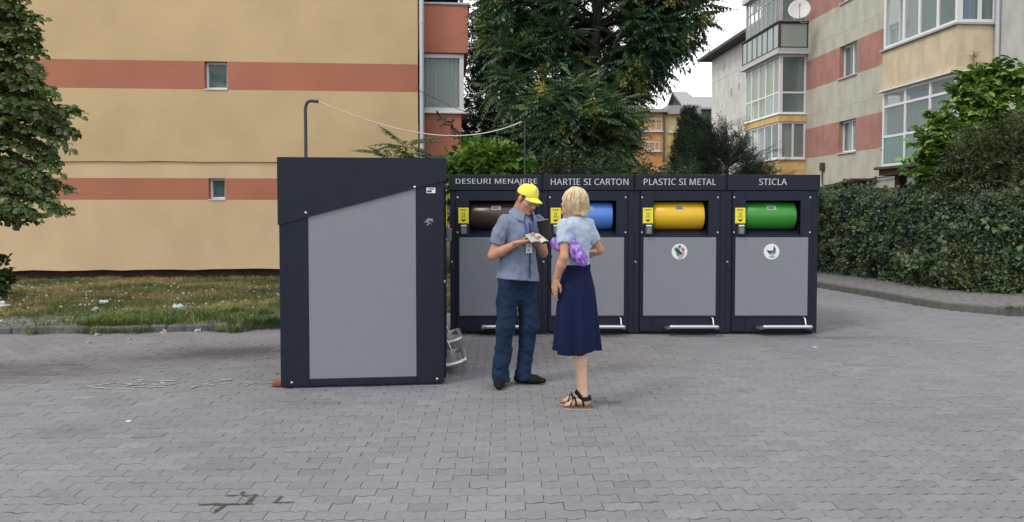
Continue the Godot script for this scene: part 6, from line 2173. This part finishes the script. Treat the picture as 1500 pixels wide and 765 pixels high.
# ------------------------------------------------------------------ the man
func build_man() -> void:
	var root := thing("person", "man in yellow cap, grey-blue short-sleeved shirt and jeans looking down at a booklet", "person", Vector3(0.03, 0, -6.33), deg_to_rad(35.0))
	var skin := Color(0.46, 0.235, 0.155)
	var sc := flat_col(skin)
	var fold := FastNoiseLite.new(); fold.seed = 3; fold.frequency = 7.0; fold.fractal_octaves = 2
	var shR := Vector3(-0.155, 1.40, 0.035); var elR := Vector3(-0.235, 1.125, 0.0); var wrR := Vector3(-0.105, 1.235, 0.185)
	var shL := Vector3(0.205, 1.40, 0.055); var elL := Vector3(0.275, 1.13, 0.03); var wrL := Vector3(0.12, 1.225, 0.155)
	var hipR := Vector3(-0.075, 0.91, 0.0); var hipL := Vector3(0.1, 0.91, 0.01)
	var knR := Vector3(-0.105, 0.5, 0.0); var knL := Vector3(0.11, 0.5, 0.045)
	var anR := Vector3(-0.13, 0.09, -0.04); var anL := Vector3(0.08, 0.09, 0.012)
	# body
	var b := Field.new(Vector3(-0.36, 0.0, -0.2), Vector3(0.4, 1.56, 0.3), 0.0115)
	b.cap(Vector3(0.02, 1.32, 0.035), Vector3(0.012, 1.0, 0.005), 0.125, 0.115, 0.05, Vector3(1, 1, 1.35))
	b.cap(shR, shL, 0.038, 0.038, 0.04)
	b.cap(Vector3(0.03, 1.42, 0.04), Vector3(0.04, 1.54, 0.075), 0.058, 0.055, 0.03)
	b.cap(hipR, hipL, 0.075, 0.075, 0.05)
	for l in [[hipR, knR, anR], [hipL, knL, anL]]:
		b.cap(l[0], l[1], 0.075, 0.052, 0.03)
		b.cap(l[1], l[2], 0.05, 0.036, 0.02)
	for a in [[shR, elR, wrR], [shL, elL, wrL]]:
		b.cap(a[0], a[1], 0.042, 0.041, 0.02)
		b.cap(a[1], a[1].lerp(a[2], 0.35), 0.041, 0.043, 0.015)
		b.cap(a[1].lerp(a[2], 0.35), a[2], 0.043, 0.026, 0.015)
	var st := BT()
	b.mesh(st, Transform3D.IDENTITY, sc)
	# booklet frame: it is held open at chest height, leaning back
	var bk := Vector3(0.035, 1.262, 0.262)
	hand(st, Transform3D(aim((bk + Vector3(-0.02, -0.012, -0.02) - wrR).normalized(), Vector3(0.35, 0.75, -0.1)), wrR), 0.75, -1.0, sc)
	hand(st, Transform3D(aim((bk + Vector3(0.02, -0.03, 0.01) - wrL).normalized(), Vector3(-0.35, 0.8, -0.1)), wrL), 0.6, 1.0, sc)
	var hd := head_field(1.05)
	var hx := Transform3D(Basis.from_euler(Vector3(deg_to_rad(24), deg_to_rad(12), deg_to_rad(-3))), Vector3(0.048, 1.597, 0.095))
	hd.mesh(st, hx, face_col(Color(0.5, 0.27, 0.19), Color(0.36, 0.12, 0.1), Color(0.1, 0.06, 0.04)))
	st.index()
	put("body", st.commit(), M.skin, root)
	# hair under the cap
	var hf := Field.new(Vector3(-0.1, -0.07, -0.13), Vector3(0.1, 0.16, 0.1), 0.006)
	hf.ell(Vector3(0, 0.02, -0.022), Vector3(0.078, 0.08, 0.096), 0.01)
	hf.cut(Vector3(0, 0.0, 0.045), Vector3(0, -0.25, 1).normalized())
	hf.cut(Vector3(0, -0.045, 0), Vector3(0, -1, 0.5).normalized())
	hf.wrinkle(fold, 0.006, Vector3(9, 3, 9))
	field_part("hair", hf, M.hair, root, hx, func(p): return Color(0.05, 0.028, 0.018))
	# cap: crown and peak
	st = ST(); st.set_smooth_group(0)
	var U := 28; var V := 9
	var CP := func(i: int, j: int) -> Vector3:
		var a := TAU * i / U; var e := (PI / 2) * j / V
		var k := 1.0 - 0.03 * pow(1.0 - absf(sin(a * 3.0)), 3.0) * sin(e * 1.5 + 0.4) + 0.03 * fold.get_noise_3d(sin(a) * 0.1, e * 0.08, cos(a) * 0.1)
		var front := clampf(cos(a), 0, 1)
		return hx * (Vector3(0, 0.05 - 0.012 * (1 - front), -0.01) + Vector3(sin(a) * 0.082 * pow(cos(e), 0.86) * k, sin(e) * (0.091 + 0.012 * front * cos(e)) + 0.004 * fold.get_noise_3d(sin(a) * 0.12, e * 0.06, cos(a) * 0.12) * cos(e), cos(a) * 0.102 * pow(cos(e), 0.86) * k))
	for i in U:
		for j in V:
			quad(st, CP.call(i, j), CP.call(i, j + 1), CP.call(i + 1, j + 1), CP.call(i + 1, j))
	var cap_ := part("cap", st, M.capcloth, root)
	st = ST(); st.set_smooth_group(0)
	for s in [0.0, -0.004]:
		for i in 12:
			for j in 4:
				var BP := func(ii: int, jj: int) -> Vector3:
					var u := -1.0 + 2.0 * ii / 12.0; var v := jj / 4.0
					var z0 := 0.094 * sqrt(maxf(0.0, 1.0 - pow(u * 0.82, 2)))
					var zz: float = z0 + v * 0.078 * sqrt(maxf(0.0, 1.0 - pow(absf(u), 2.5)))
					return hx * Vector3(u * 0.074, 0.052 - 0.018 * u * u - 0.018 * v + s, zz - 0.008)
				quad(st, BP.call(i, j), BP.call(i, j + 1), BP.call(i + 1, j + 1), BP.call(i + 1, j))
	part("peak", st, M.capcloth, cap_)
	st = ST()
	lathe(st, [Vector2(0.009, 0), Vector2(0.007, 0.004), Vector2(0.0005, 0.006)], 8, hx * Transform3D(Basis.IDENTITY, Vector3(0, 0.138, -0.01)))
	part("cap_button", st, M.capcloth, cap_)
	# pale print on the front of the cap
	st = ST()
	for r in 2:
		for k in 5:
			var a0 := -0.32 + 0.13 * k + 0.03 * r; var a1 := a0 + 0.1
			var e0 := 0.52 + 0.16 * r; var e1 := e0 + 0.07
			var PP := func(a: float, e: float) -> Vector3: return hx * (Vector3(0, 0.05, -0.01) + Vector3(sin(a) * 0.0845 * pow(cos(e), 0.86), sin(e) * (0.0925 + 0.012 * cos(e)), cos(a) * 0.1055 * pow(cos(e), 0.86)))
			quad(st, PP.call(a0, e0), PP.call(a0, e1), PP.call(a1, e1), PP.call(a1, e0))
	part("cap_print", st, M.page_pale, cap_)
	# glasses
	st = ST()
	for s in [-1.0, 1.0]:
		var ring := []
		for k in 17:
			var a := TAU * k / 16
			ring.append(hx * Vector3(0.034 * s + cos(a) * 0.024, 0.0 + sin(a) * 0.017, 0.103 - absf(cos(a) * 0.004)))
		tube(st, ring, 0.0013, 0.0013, 5, false)
		tube(st, [hx * Vector3(0.058 * s, 0.004, 0.1), hx * Vector3(0.079 * s, 0.012, 0.0)], 0.0016, 0.0016, 5)
	tube(st, [hx * Vector3(-0.01, 0.003, 0.104), hx * Vector3(0.01, 0.003, 0.104)], 0.0013, 0.0013, 5)
	var gl := part("glasses", st, M.wire, root)
	for s in [-1.0, 1.0]:
		st = ST()
		prism(st, _disc(Vector2(0.034 * s, 0), 0.017, 16, 1.4), 0.1015, 0.1025, hx)
		part("lens", st, M.lens, gl)
	# shirt
	var sh := Field.new(Vector3(-0.4, 0.8, -0.24), Vector3(0.44, 1.56, 0.28), 0.0105)
	sh.cap(Vector3(0.02, 1.31, 0.035), Vector3(0.018, 1.05, 0.015), 0.152, 0.16, 0.05, Vector3(1, 1, 1.22))
	sh.cap(Vector3(0.018, 1.05, 0.015), Vector3(0.014, 0.8, 0.005), 0.168, 0.222, 0.04, Vector3(1, 1, 1.28), false, true)
	sh.cap(shR + Vector3(0.02, 0.01, 0), shL + Vector3(-0.02, 0.01, 0), 0.05, 0.05, 0.06)
	sh.cap(Vector3(0.03, 1.40, 0.03), Vector3(0.034, 1.45, 0.045), 0.075, 0.06, 0.05, Vector3.ONE, false, true)
	sh.cap(shR, shR.lerp(elR, 0.66), 0.056, 0.067, 0.025, Vector3.ONE, false, true)
	sh.cap(shL, shL.lerp(elL, 0.6), 0.056, 0.067, 0.025, Vector3.ONE, false, true)
	sh.wrinkle(fold, 0.014, Vector3(1.0, 0.8, 1.0))
	fold.frequency = 16.0
	sh.wrinkle(fold, 0.011, Vector3(0.9, 0.45, 0.9))
	sh.cut(Vector3(0, 0.905, 0), Vector3(-0.11, -1, 0.02).normalized())
	var shirt := field_part("shirt", sh, M.shirt, root)
	# collar
	st = ST(); st.set_smooth_group(0)
	var cxf := Transform3D(Basis.from_euler(Vector3(deg_to_rad(24), 0, 0)), Vector3(0.038, 1.485, 0.058))
	for i in 20:
		var a := deg_to_rad(28.0 + 304.0 * i / 20.0); var c := deg_to_rad(28.0 + 304.0 * (i + 1) / 20.0)
		var prof := [[0.07, -0.02], [0.072, 0.034], [0.082, 0.034], [0.122, -0.022]]
		for j in 3:
			var tipa := 1.0 + 0.25 * pow(absf(i - 9.5) / 10.0, 3) if j == 2 else 1.0
			var A := func(ang: float, q: Array, kk: float) -> Vector3: return cxf * Vector3(sin(ang) * q[0] * kk, q[1] - (0.03 * pow(absf(ang - PI) / PI, 4) if q[1] < 0.0 else 0.0), cos(ang) * q[0] * kk)
			quad(st, A.call(a, prof[j], 1.0), A.call(a, prof[j + 1], 1.0), A.call(c, prof[j + 1], 1.0), A.call(c, prof[j], 1.0))
	part("collar", st, M.shirt, shirt)
	# dark inner placket, pocket, buttons follow the cloth
	st = ST()
	var pts := []; var nn := []
	for k in 20:
		var y := 0.93 + 0.47 * k / 19.0
		pts.append(Vector3(0.035, y, sh.front_z(0.035, y))); nn.append(Vector3(0.1, 0, 1).normalized())
	strip(st, pts, nn, 0.008, 0.0045)
	part("placket", st, M.shirt_dark, shirt)
	for k in 5:
		st = ST()
		var y := 0.98 + 0.09 * k
		lathe(st, [Vector2(0.006, 0), Vector2(0.005, 0.003), Vector2(0.0004, 0.003)], 8, Transform3D(Basis(Vector3.RIGHT, PI / 2), Vector3(0.05, y, sh.front_z(0.05, y) + 0.003)))
		part("button", st, M.shirt_dark, shirt)
	st = ST()
	for j in 4:
		for i in 4:
			var X := func(ii: int) -> float: return 0.085 + 0.09 * ii / 4.0
			var Yy := func(jj: int) -> float: return 1.25 + 0.1 * jj / 4.0
			var Q := func(ii: int, jj: int) -> Vector3: return Vector3(X.call(ii), Yy.call(jj), sh.front_z(X.call(ii), Yy.call(jj)) + 0.005)
			quad(st, Q.call(i, j), Q.call(i, j + 1), Q.call(i + 1, j + 1), Q.call(i + 1, j))
	part("pocket", st, M.shirt, shirt)
	# jeans
	fold.frequency = 8.0
	var je := Field.new(Vector3(-0.32, 0.0, -0.24), Vector3(0.32, 1.05, 0.26), 0.0105)
	je.cap(hipR + Vector3(0.03, 0.03, 0), hipL + Vector3(-0.03, 0.03, 0), 0.09, 0.09, 0.04, Vector3(1, 0.8, 0.95))
	for l in [[hipR, knR, anR], [hipL, knL, anL]]:
		je.cap(l[0], l[1], 0.094, 0.08, 0.05)
		je.cap(l[1], l[2], 0.077, 0.066, 0.03)
		je.cap(l[2], l[2] + Vector3(0, -0.06, 0.012), 0.07, 0.074, 0.02, Vector3.ONE, false, true)
	je.wrinkle(fold, 0.016, Vector3(0.9, 0.5, 0.9))
	fold.frequency = 18.0
	je.wrinkle(fold, 0.009, Vector3(0.6, 0.9, 0.6))
	je.cut(Vector3(0, 0.04, 0), Vector3(0, -1, 0))
	je.cut(Vector3(0, 0.985, 0), Vector3(0, 1, 0))
	field_part("jeans", je, M.jeans, root)
	# shoes
	for q in [[anR, Vector3(-0.65, 0, 0.76)], [anL, Vector3(0.68, 0, 0.72)]]:
		var s2 := BT()
		shoe(s2, q[0], q[1], 0.29, func(_p): return Color.WHITE)
		s2.index()
		put("shoe", s2.commit(), M.shoe, root)
	# lanyard and badge
	st = ST()
	for s in [-1.0, 1.0]:
		pts = []; nn = []
		for k in 12:
			var u := k / 11.0
			var x: float = 0.04 + s * 0.055 * (1.0 - u) - 0.03 * u
			var y := lerpf(1.445, 1.235, u)
			pts.append(Vector3(x, y, sh.front_z(x, y))); nn.append(Vector3(0, 0.1, 1).normalized())
		strip(st, pts, nn, 0.0075, 0.008)
	var lan := part("lanyard", st, M.lanyard, root)
	st = ST()
	box(st, Vector3(0.006, 1.188, sh.front_z(0.006, 1.188) + 0.02), Vector3(0.062, 0.085, 0.004), 0.001)
	var bd := part("badge", st, M.paperwhite, lan)
	st = ST()
	box(st, Vector3(0.006, 1.2, sh.front_z(0.006, 1.188) + 0.0225), Vector3(0.04, 0.012, 0.001))
	box(st, Vector3(0.0, 1.17, sh.front_z(0.006, 1.188) + 0.0225), Vector3(0.026, 0.022, 0.001))
	part("badge_print", st, M.decal_grey, bd)
	# what he holds
	var to_world := root.transform
	var bo := thing("booklet", "open printed booklet in the hands of the man in the cap", "booklet", to_world * bk, root.rotation.y)
	for s in [-1.0, 1.0]:
		st = ST(); st.set_smooth_group(0)
		for sheet in 3:
			for i in 5:
				var e0 := i / 5.0; var e1 := (i + 1) / 5.0
				var Zc := func(e: float) -> float: return 0.012 * sin(e * PI) + sheet * 0.003
				var leafxf := Transform3D(Basis.from_euler(Vector3(deg_to_rad(-62), 0, deg_to_rad(6.0 * s))), Vector3.ZERO)
				quad(st, leafxf * Vector3(s * e0 * 0.085, -0.06, Zc.call(e0)), leafxf * Vector3(s * e0 * 0.085, 0.065, Zc.call(e0)), leafxf * Vector3(s * e1 * 0.085, 0.065, Zc.call(e1)), leafxf * Vector3(s * e1 * 0.085, -0.06, Zc.call(e1)))
		part("page", st, M.page_pale if s > 0 else M.decal_grey, bo)
	var fo := thing("folder", "black folder tucked under the arm of the man in the cap", "folder", to_world * Vector3(0.175, 1.315, 0.13), root.rotation.y)
	st = ST()
	box(st, Vector3.ZERO, Vector3(0.014, 0.2, 0.2), 0.004, Transform3D(Basis.from_euler(Vector3(deg_to_rad(-10), deg_to_rad(22), deg_to_rad(6))), Vector3.ZERO))
	part("cover", st, M.folder, fo)
	st = ST()
	box(st, Vector3(0.0, 0.002, 0.0), Vector3(0.008, 0.2, 0.19), 0.001, Transform3D(Basis.from_euler(Vector3(deg_to_rad(-10), deg_to_rad(22), deg_to_rad(6))), Vector3.ZERO))
	part("pages", st, M.paperwhite, fo)

# ------------------------------------------------------------------ the woman
func build_woman() -> void:
	var root := thing("person", "blond woman in light blue top and navy skirt seen from behind", "person", Vector3(0.49, 0, -5.59), deg_to_rad(223.0))
	root.scale = Vector3(0.92, 1, 0.92)
	var tan_ := Color(0.47, 0.25, 0.155)
	var legc := Color(0.58, 0.38, 0.28)
	var fold := FastNoiseLite.new(); fold.seed = 8; fold.frequency = 7.0; fold.fractal_octaves = 2
	var shL := Vector3(0.15, 1.385, 0.0); var elL := Vector3(0.205, 1.165, -0.05); var wrL := Vector3(0.215, 1.0, 0.03)
	var shR := Vector3(-0.138, 1.385, 0.0); var elR := Vector3(-0.25, 1.2, -0.03); var wrR := Vector3(-0.13, 1.14, 0.16)
	var hipL := Vector3(0.07, 0.92, -0.01); var hipR := Vector3(-0.075, 0.92, 0.01)
	var knL := Vector3(0.01, 0.48, -0.03); var knR := Vector3(-0.09, 0.48, 0.04)
	var anL := Vector3(-0.032, 0.085, -0.057); var anR := Vector3(-0.105, 0.085, 0.042)
	var fd := Vector3(0.66, 0, 0.75).normalized()
	var b := Field.new(Vector3(-0.34, 0.0, -0.2), Vector3(0.32, 1.55, 0.28), 0.0105)
	b.cap(Vector3(0, 1.33, 0), Vector3(0, 1.1, 0), 0.09, 0.085, 0.05, Vector3(1, 1, 1.4))
	b.cap(shR, shL, 0.036, 0.036, 0.03)
	b.cap(Vector3(0, 1.38, 0.0), Vector3(0, 1.5, 0.03), 0.05, 0.045, 0.03)
	b.cap(hipR, hipL, 0.075, 0.075, 0.04, Vector3(1, 1, 1.15))
	for l in [[hipL, knL, anL], [hipR, knR, anR]]:
		b.cap(l[0], l[1], 0.066, 0.05, 0.03)
		b.cap(l[1], l[1].lerp(l[2], 0.3), 0.05, 0.054, 0.02)
		b.cap(l[1].lerp(l[2], 0.3), l[2] + Vector3(0, 0.03, 0), 0.054, 0.031, 0.02)
		b.cap(l[2] + Vector3(0, 0.03, 0), l[2] - Vector3(0, 0.035, 0) - fd * 0.012, 0.031, 0.032, 0.015)
	for a in [[shL, elL, wrL], [shR, elR, wrR]]:
		b.cap(a[0], a[1], 0.036, 0.035, 0.006)
		b.cap(a[1], a[1].lerp(a[2], 0.35), 0.036, 0.039, 0.015)
		b.cap(a[1].lerp(a[2], 0.35), a[2], 0.039, 0.023, 0.015)
	var st := BT()
	b.mesh(st, Transform3D.IDENTITY, func(p: Vector3) -> Color: return legc if p.y < 0.8 else tan_)
	# feet with toes, on the sole
	for an in [anL, anR]:
		var f := Field.new(Vector3(-0.06, 0.0, -0.07), Vector3(0.06, 0.12, 0.2), 0.005)
		f.cap(Vector3(0, 0.055, -0.02), Vector3(0, 0.06, 0.01), 0.031, 0.032, 0.02)
		f.cap(Vector3(0, 0.06, 0.015), Vector3(0.004, 0.042, 0.1), 0.033, 0.026, 0.02, Vector3(0.9, 1, 1))
		f.cap(Vector3(-0.02, 0.038, 0.1), Vector3(0.026, 0.038, 0.1), 0.018, 0.02, 0.015)
		for k in 5:
			f.cap(Vector3(-0.028 + 0.0145 * k, 0.036, 0.105), Vector3(-0.034 + 0.0165 * k, 0.033, 0.138 + 0.005 * k), 0.0085 + 0.0006 * k, 0.0075 + 0.0009 * k, 0.003)
		f.cut(Vector3(0, 0.024, 0), Vector3(0, -1, 0))
		f.mesh(st, Transform3D(Basis(Vector3.UP, atan2(fd.x, fd.z)), Vector3(an.x, 0, an.z)), func(p: Vector3) -> Color: return Color(0.5, 0.1, 0.13) if p.z > 0.149 and p.y > 0.034 else legc)
	hand(st, Transform3D(aim(Vector3(0.05, -0.95, 0.18), Vector3(-0.9, 0, -0.2)), wrL), 0.35, 1.0, flat_col(tan_), 0.92)
	hand(st, Transform3D(aim(Vector3(0.6, 0.12, 0.5), Vector3(-0.2, 0.9, -0.2)), wrR), 0.8, -1.0, flat_col(tan_), 0.92)
	var hx := Transform3D(Basis.from_euler(Vector3(deg_to_rad(8), deg_to_rad(14), 0)), Vector3(0.0, 1.535, 0.04))
	head_field(0.92).mesh(st, hx, face_col(Color(0.5, 0.29, 0.2), Color(0.42, 0.13, 0.12), Color(0.2, 0.13, 0.08)))
	st.index()
	put("body", st.commit(), M.skin, root)
	# hair: a bob of volume plus strands
	var hf := Field.new(Vector3(-0.13, -0.15, -0.15), Vector3(0.13, 0.17, 0.13), 0.006)
	hf.ell(Vector3(0, 0.042, -0.02), Vector3(0.092, 0.1, 0.11), 0.01)
	hf.cap(Vector3(0, 0.02, -0.04), Vector3(0, -0.055, -0.052), 0.088, 0.07, 0.03)
	hf.cut(Vector3(0, 0.05, 0.062), Vector3(0, -0.35, 1).normalized())
	hf.cut(Vector3(0, -0.065, -0.05), Vector3(0, -1, 0.35).normalized())
	hf.ell(Vector3(0, -0.05, 0.1), Vector3(0.066, 0.1, 0.085), 0.01, true)
	var hn := FastNoiseLite.new(); hn.seed = 15; hn.frequency = 30.0; hn.fractal_octaves = 2
	hf.wrinkle(hn, 0.008, Vector3(1.2, 0.25, 1.2))
	var tones := [Color(0.62, 0.5, 0.3), Color(0.72, 0.6, 0.4), Color(0.27, 0.17, 0.08), Color(0.5, 0.36, 0.19), Color(0.74, 0.64, 0.47)]
	var hair := field_part("hair", hf, M.hair, root, hx, func(p: Vector3) -> Color:
		var a := atan2(p.x, -p.z)
		var k := 0.5 + 0.5 * hn.get_noise_2d(a * 0.4, p.y * 0.08)
		return Color(0.44, 0.32, 0.17).lerp(Color(0.66, 0.54, 0.34), clampf(k * 1.3 - 0.1, 0, 1)))
	st = ST()
	for i in 420:
		var a := rng.randf_range(-2.35, 2.35)   # 0 is the back of the head
		var pts := []
		var len_ := rng.randf_range(0.6, 0.98)
		var a2 := a + rng.randfn(0, 0.12)
		for k in 8:
			var u := k / 7.0 * len_
			var e := 1.45 - u * 2.1
			var ang := lerpf(a * 0.75, a2, u)
			var r := 1.0 + rng.randf_range(0.0, 0.03) + 0.09 * maxf(0.0, u - 0.75) * rng.randf_range(-0.5, 1.5)
			var y := 0.045 + sin(e) * 0.103 if e > 0.0 else 0.045 + e * 0.19
			var cs := cos(e) if e > 0.0 else 1.0 - 0.18 * e * e
			pts.append(hx * Vector3(sin(ang) * 0.096 * cs * r, y, -0.024 - cos(ang) * 0.113 * cs * r))
		st.set_color(tones[rng.randi() % 5] * rng.randf_range(0.85, 1.15))
		tube(st, pts, rng.randf_range(0.0022, 0.0045), 0.0008, 4, false)
	part("strands", st, M.hair, hair)
	# top
	var te := Field.new(Vector3(-0.3, 1.02, -0.2), Vector3(0.3, 1.52, 0.2), 0.009)
	te.cap(Vector3(0, 1.32, 0.0), Vector3(0, 1.06, 0.0), 0.13, 0.108, 0.05, Vector3(1, 1, 1.28), false, true)
	te.cap(shR + Vector3(0.02, 0.005, 0), shL - Vector3(0.02, -0.005, 0), 0.046, 0.046, 0.05)
	te.cap(Vector3(0, 1.37, 0), Vector3(0, 1.445, 0.012), 0.085, 0.066, 0.05, Vector3(0.95, 1, 1.05), false, true)
	te.cap(shL, shL.lerp(elL, 0.56), 0.054, 0.058, 0.05, Vector3.ONE, false, true)
	te.cap(shR, shR.lerp(elR, 0.6), 0.054, 0.058, 0.05, Vector3.ONE, false, true)
	te.wrinkle(fold, 0.011, Vector3(1.0, 1.2, 1.0))
	fold.frequency = 17.0
	te.wrinkle(fold, 0.009, Vector3(0.9, 0.6, 0.9))
	te.cut(Vector3(0, 1.06, 0), Vector3(0, -1, 0))
	field_part("top", te, M.tee, root)
	# skirt: rings with soft folds, turned hem
	st = ST(); st.set_smooth_group(0)
	var prof := [[1.098, 0.122, 0.1, 0.0], [1.06, 0.125, 0.102, 0.0], [1.0, 0.142, 0.116, 0.01], [0.92, 0.165, 0.134, 0.02], [0.8, 0.176, 0.147, 0.04], [0.68, 0.186, 0.158, 0.06], [0.56, 0.195, 0.168, 0.08], [0.448, 0.205, 0.178, 0.095], [0.442, 0.203, 0.176, 0.095], [0.446, 0.199, 0.172, 0.095], [0.54, 0.19, 0.163, 0.08]]
	var N := 72
	var ring := func(k: int, i: int) -> Vector3:
		var q: Array = prof[k]
		var a := TAU * i / N
		var w: float = 1.7 * q[3] * (0.6 * cos(a * 5.0 + 0.6) + 0.5 * cos(a * 8.0 + 2.0) + 0.3 * cos(a * 13.0 + 1.0))
		var sway := (1.1 - float(q[0])) * 0.02
		return Vector3(cos(a) * q[1] * (1.0 + w), q[0] + 0.02 * sin(a * 3.0 + 0.5) * (1.1 - q[0]), sin(a) * q[2] * (1.0 + w) + sway)
	for k in prof.size() - 1:
		for i in N:
			quad(st, ring.call(k, i), ring.call(k, i + 1), ring.call(k + 1, i + 1), ring.call(k + 1, i))
	var sk := part("skirt", st, M.skirt, root)
	st = ST(); st.set_smooth_group(0)
	for i in N:
		var A := func(ii: int, y: float, g: float) -> Vector3:
			var a := TAU * ii / N
			return Vector3(cos(a) * (0.123 + g), y, sin(a) * (0.101 + g))
		quad(st, A.call(i, 1.066, 0.004), A.call(i, 1.1, 0.002), A.call(i + 1, 1.1, 0.002), A.call(i + 1, 1.066, 0.004))
	part("waistband", st, M.skirt, sk)
	# sandals
	for an in [anL, anR]:
		var sx := Transform3D(Basis(Vector3.UP, atan2(fd.x, fd.z)), Vector3(an.x, 0, an.z))
		var outline := PackedVector2Array()
		for p in [Vector2(-0.028, -0.06), Vector2(0.0, -0.07), Vector2(0.028, -0.06), Vector2(0.034, 0.0), Vector2(0.044, 0.08), Vector2(0.044, 0.13), Vector2(0.025, 0.17), Vector2(0.0, 0.172), Vector2(-0.028, 0.155), Vector2(-0.044, 0.12), Vector2(-0.042, 0.07), Vector2(-0.032, 0.0)]:
			outline.append(Vector2(p.x, -p.y))
		var flat := sx * Transform3D(Basis(Vector3.RIGHT, -PI / 2), Vector3.ZERO)
		st = ST()
		prism(st, outline, 0.0, 0.009, flat)
		var sa := part("sandal", st, M.sole, root)
		st = ST()
		prism(st, outline, 0.009, 0.026, flat)
		part("footbed", st, M.cork, sa)
		for sp in [
			[Vector3(-0.046, 0.03, 0.07), Vector3(-0.03, 0.062, 0.085), Vector3(0.005, 0.074, 0.08), Vector3(0.036, 0.055, 0.07), Vector3(0.046, 0.03, 0.06), 0.026],
			[Vector3(-0.046, 0.03, 0.11), Vector3(-0.03, 0.058, 0.1), Vector3(0.004, 0.068, 0.095), Vector3(0.036, 0.055, 0.105), Vector3(0.046, 0.03, 0.115), 0.026],
			[Vector3(-0.04, 0.03, 0.0), Vector3(-0.042, 0.075, 0.01), Vector3(-0.02, 0.105, 0.04), Vector3(0.02, 0.105, 0.04), Vector3(0.042, 0.075, 0.01), Vector3(0.04, 0.03, 0.0), 0.018],
			[Vector3(-0.042, 0.08, 0.008), Vector3(-0.034, 0.085, -0.04), Vector3(0.0, 0.088, -0.056), Vector3(0.034, 0.085, -0.04), Vector3(0.042, 0.08, 0.008), 0.016]]:
			var half: float = sp[sp.size() - 1]
			var line := curve(sp.slice(0, sp.size() - 1), 5)
			st = ST(); st.set_smooth_group(0)
			var ww := []; var wn := []
			for p in line:
				ww.append(sx * p); wn.append((sx.basis * Vector3(p.x, (p.y - 0.05) * 1.2, 0.1 * signf(p.z - 0.02))).normalized())
			strip(st, ww, wn, half, 0.002)
			strip(st, ww, wn, half, -0.001)
			part("strap", st, M.shoe, sa)
	# purple bag squeezed under her left arm
	var to_world := root.transform
	var bp := Vector3(0.115, 1.2, -0.03)
	var bag := thing("bag", "shiny purple patterned bag squeezed under the woman's arm", "bag", to_world * bp, root.rotation.y)
	var bf := Field.new(Vector3(-0.12, -0.15, -0.2), Vector3(0.13, 0.15, 0.24), 0.0085)
	bf.cap(Vector3(-0.02, -0.05, -0.1), Vector3(0.01, 0.02, -0.03), 0.055, 0.045, 0.04, Vector3(1.6, 1, 1))
	bf.cap(Vector3(0.0, 0.01, -0.04), Vector3(0.05, 0.06, 0.1), 0.055, 0.05, 0.04, Vector3(1.7, 1.0, 1))
	bf.cap(Vector3(-0.02, 0.02, -0.06), Vector3(0.005, 0.1, -0.045), 0.035, 0.015, 0.03)
	var bn := FastNoiseLite.new(); bn.seed = 31; bn.frequency = 15.0; bn.fractal_octaves = 3
	bf.wrinkle(bn, 0.008, Vector3(0.9, 0.35, 0.9))
	M.bagcloth = mat(Color.WHITE, 0.3, 0, 0.5); M.bagcloth.vertex_color_use_as_albedo = true
	field_part("pouch", bf, M.bagcloth, bag, Transform3D.IDENTITY, func(p: Vector3) -> Color:
		var k := bn.get_noise_3d(p.x * 1.8, p.y * 1.8, p.z * 1.8)
		return Color(0.14, 0.05, 0.33).lerp(Color(0.42, 0.26, 0.68), clampf(k * 2.2 + 0.35, 0, 1)))
	st = ST()
	tube(st, curve([Vector3(0.07, -0.03, 0.12), Vector3(0.1, -0.12, 0.13), Vector3(0.09, -0.2, 0.14), Vector3(0.06, -0.28, 0.14), Vector3(0.045, -0.33, 0.13)], 5), 0.007, 0.005, 6)
	part("strap", st, M.shoe, bag)
	# leaflet sticking out by her right elbow
	var lp := Vector3(-0.185, 1.165, 0.03)
	var lf := thing("leaflet", "thin folded leaflet sticking out beside the woman's elbow", "leaflet", to_world * lp, root.rotation.y)
	st = ST()
	box(st, Vector3(-0.06, 0.02, -0.02), Vector3(0.2, 0.0025, 0.1), 0.0, Transform3D(Basis.from_euler(Vector3(0.1, 0.5, -0.12)), Vector3.ZERO))
	var lfm := part("sheet", st, M.paperwhite, lf)
	st = ST()
	box(st, Vector3(-0.05, 0.03, -0.02), Vector3(0.2, 0.002, 0.1), 0.0, Transform3D(Basis.from_euler(Vector3(0.16, 0.5, -0.16)), Vector3.ZERO))
	part("sheet", st, M.paperwhite, lf)
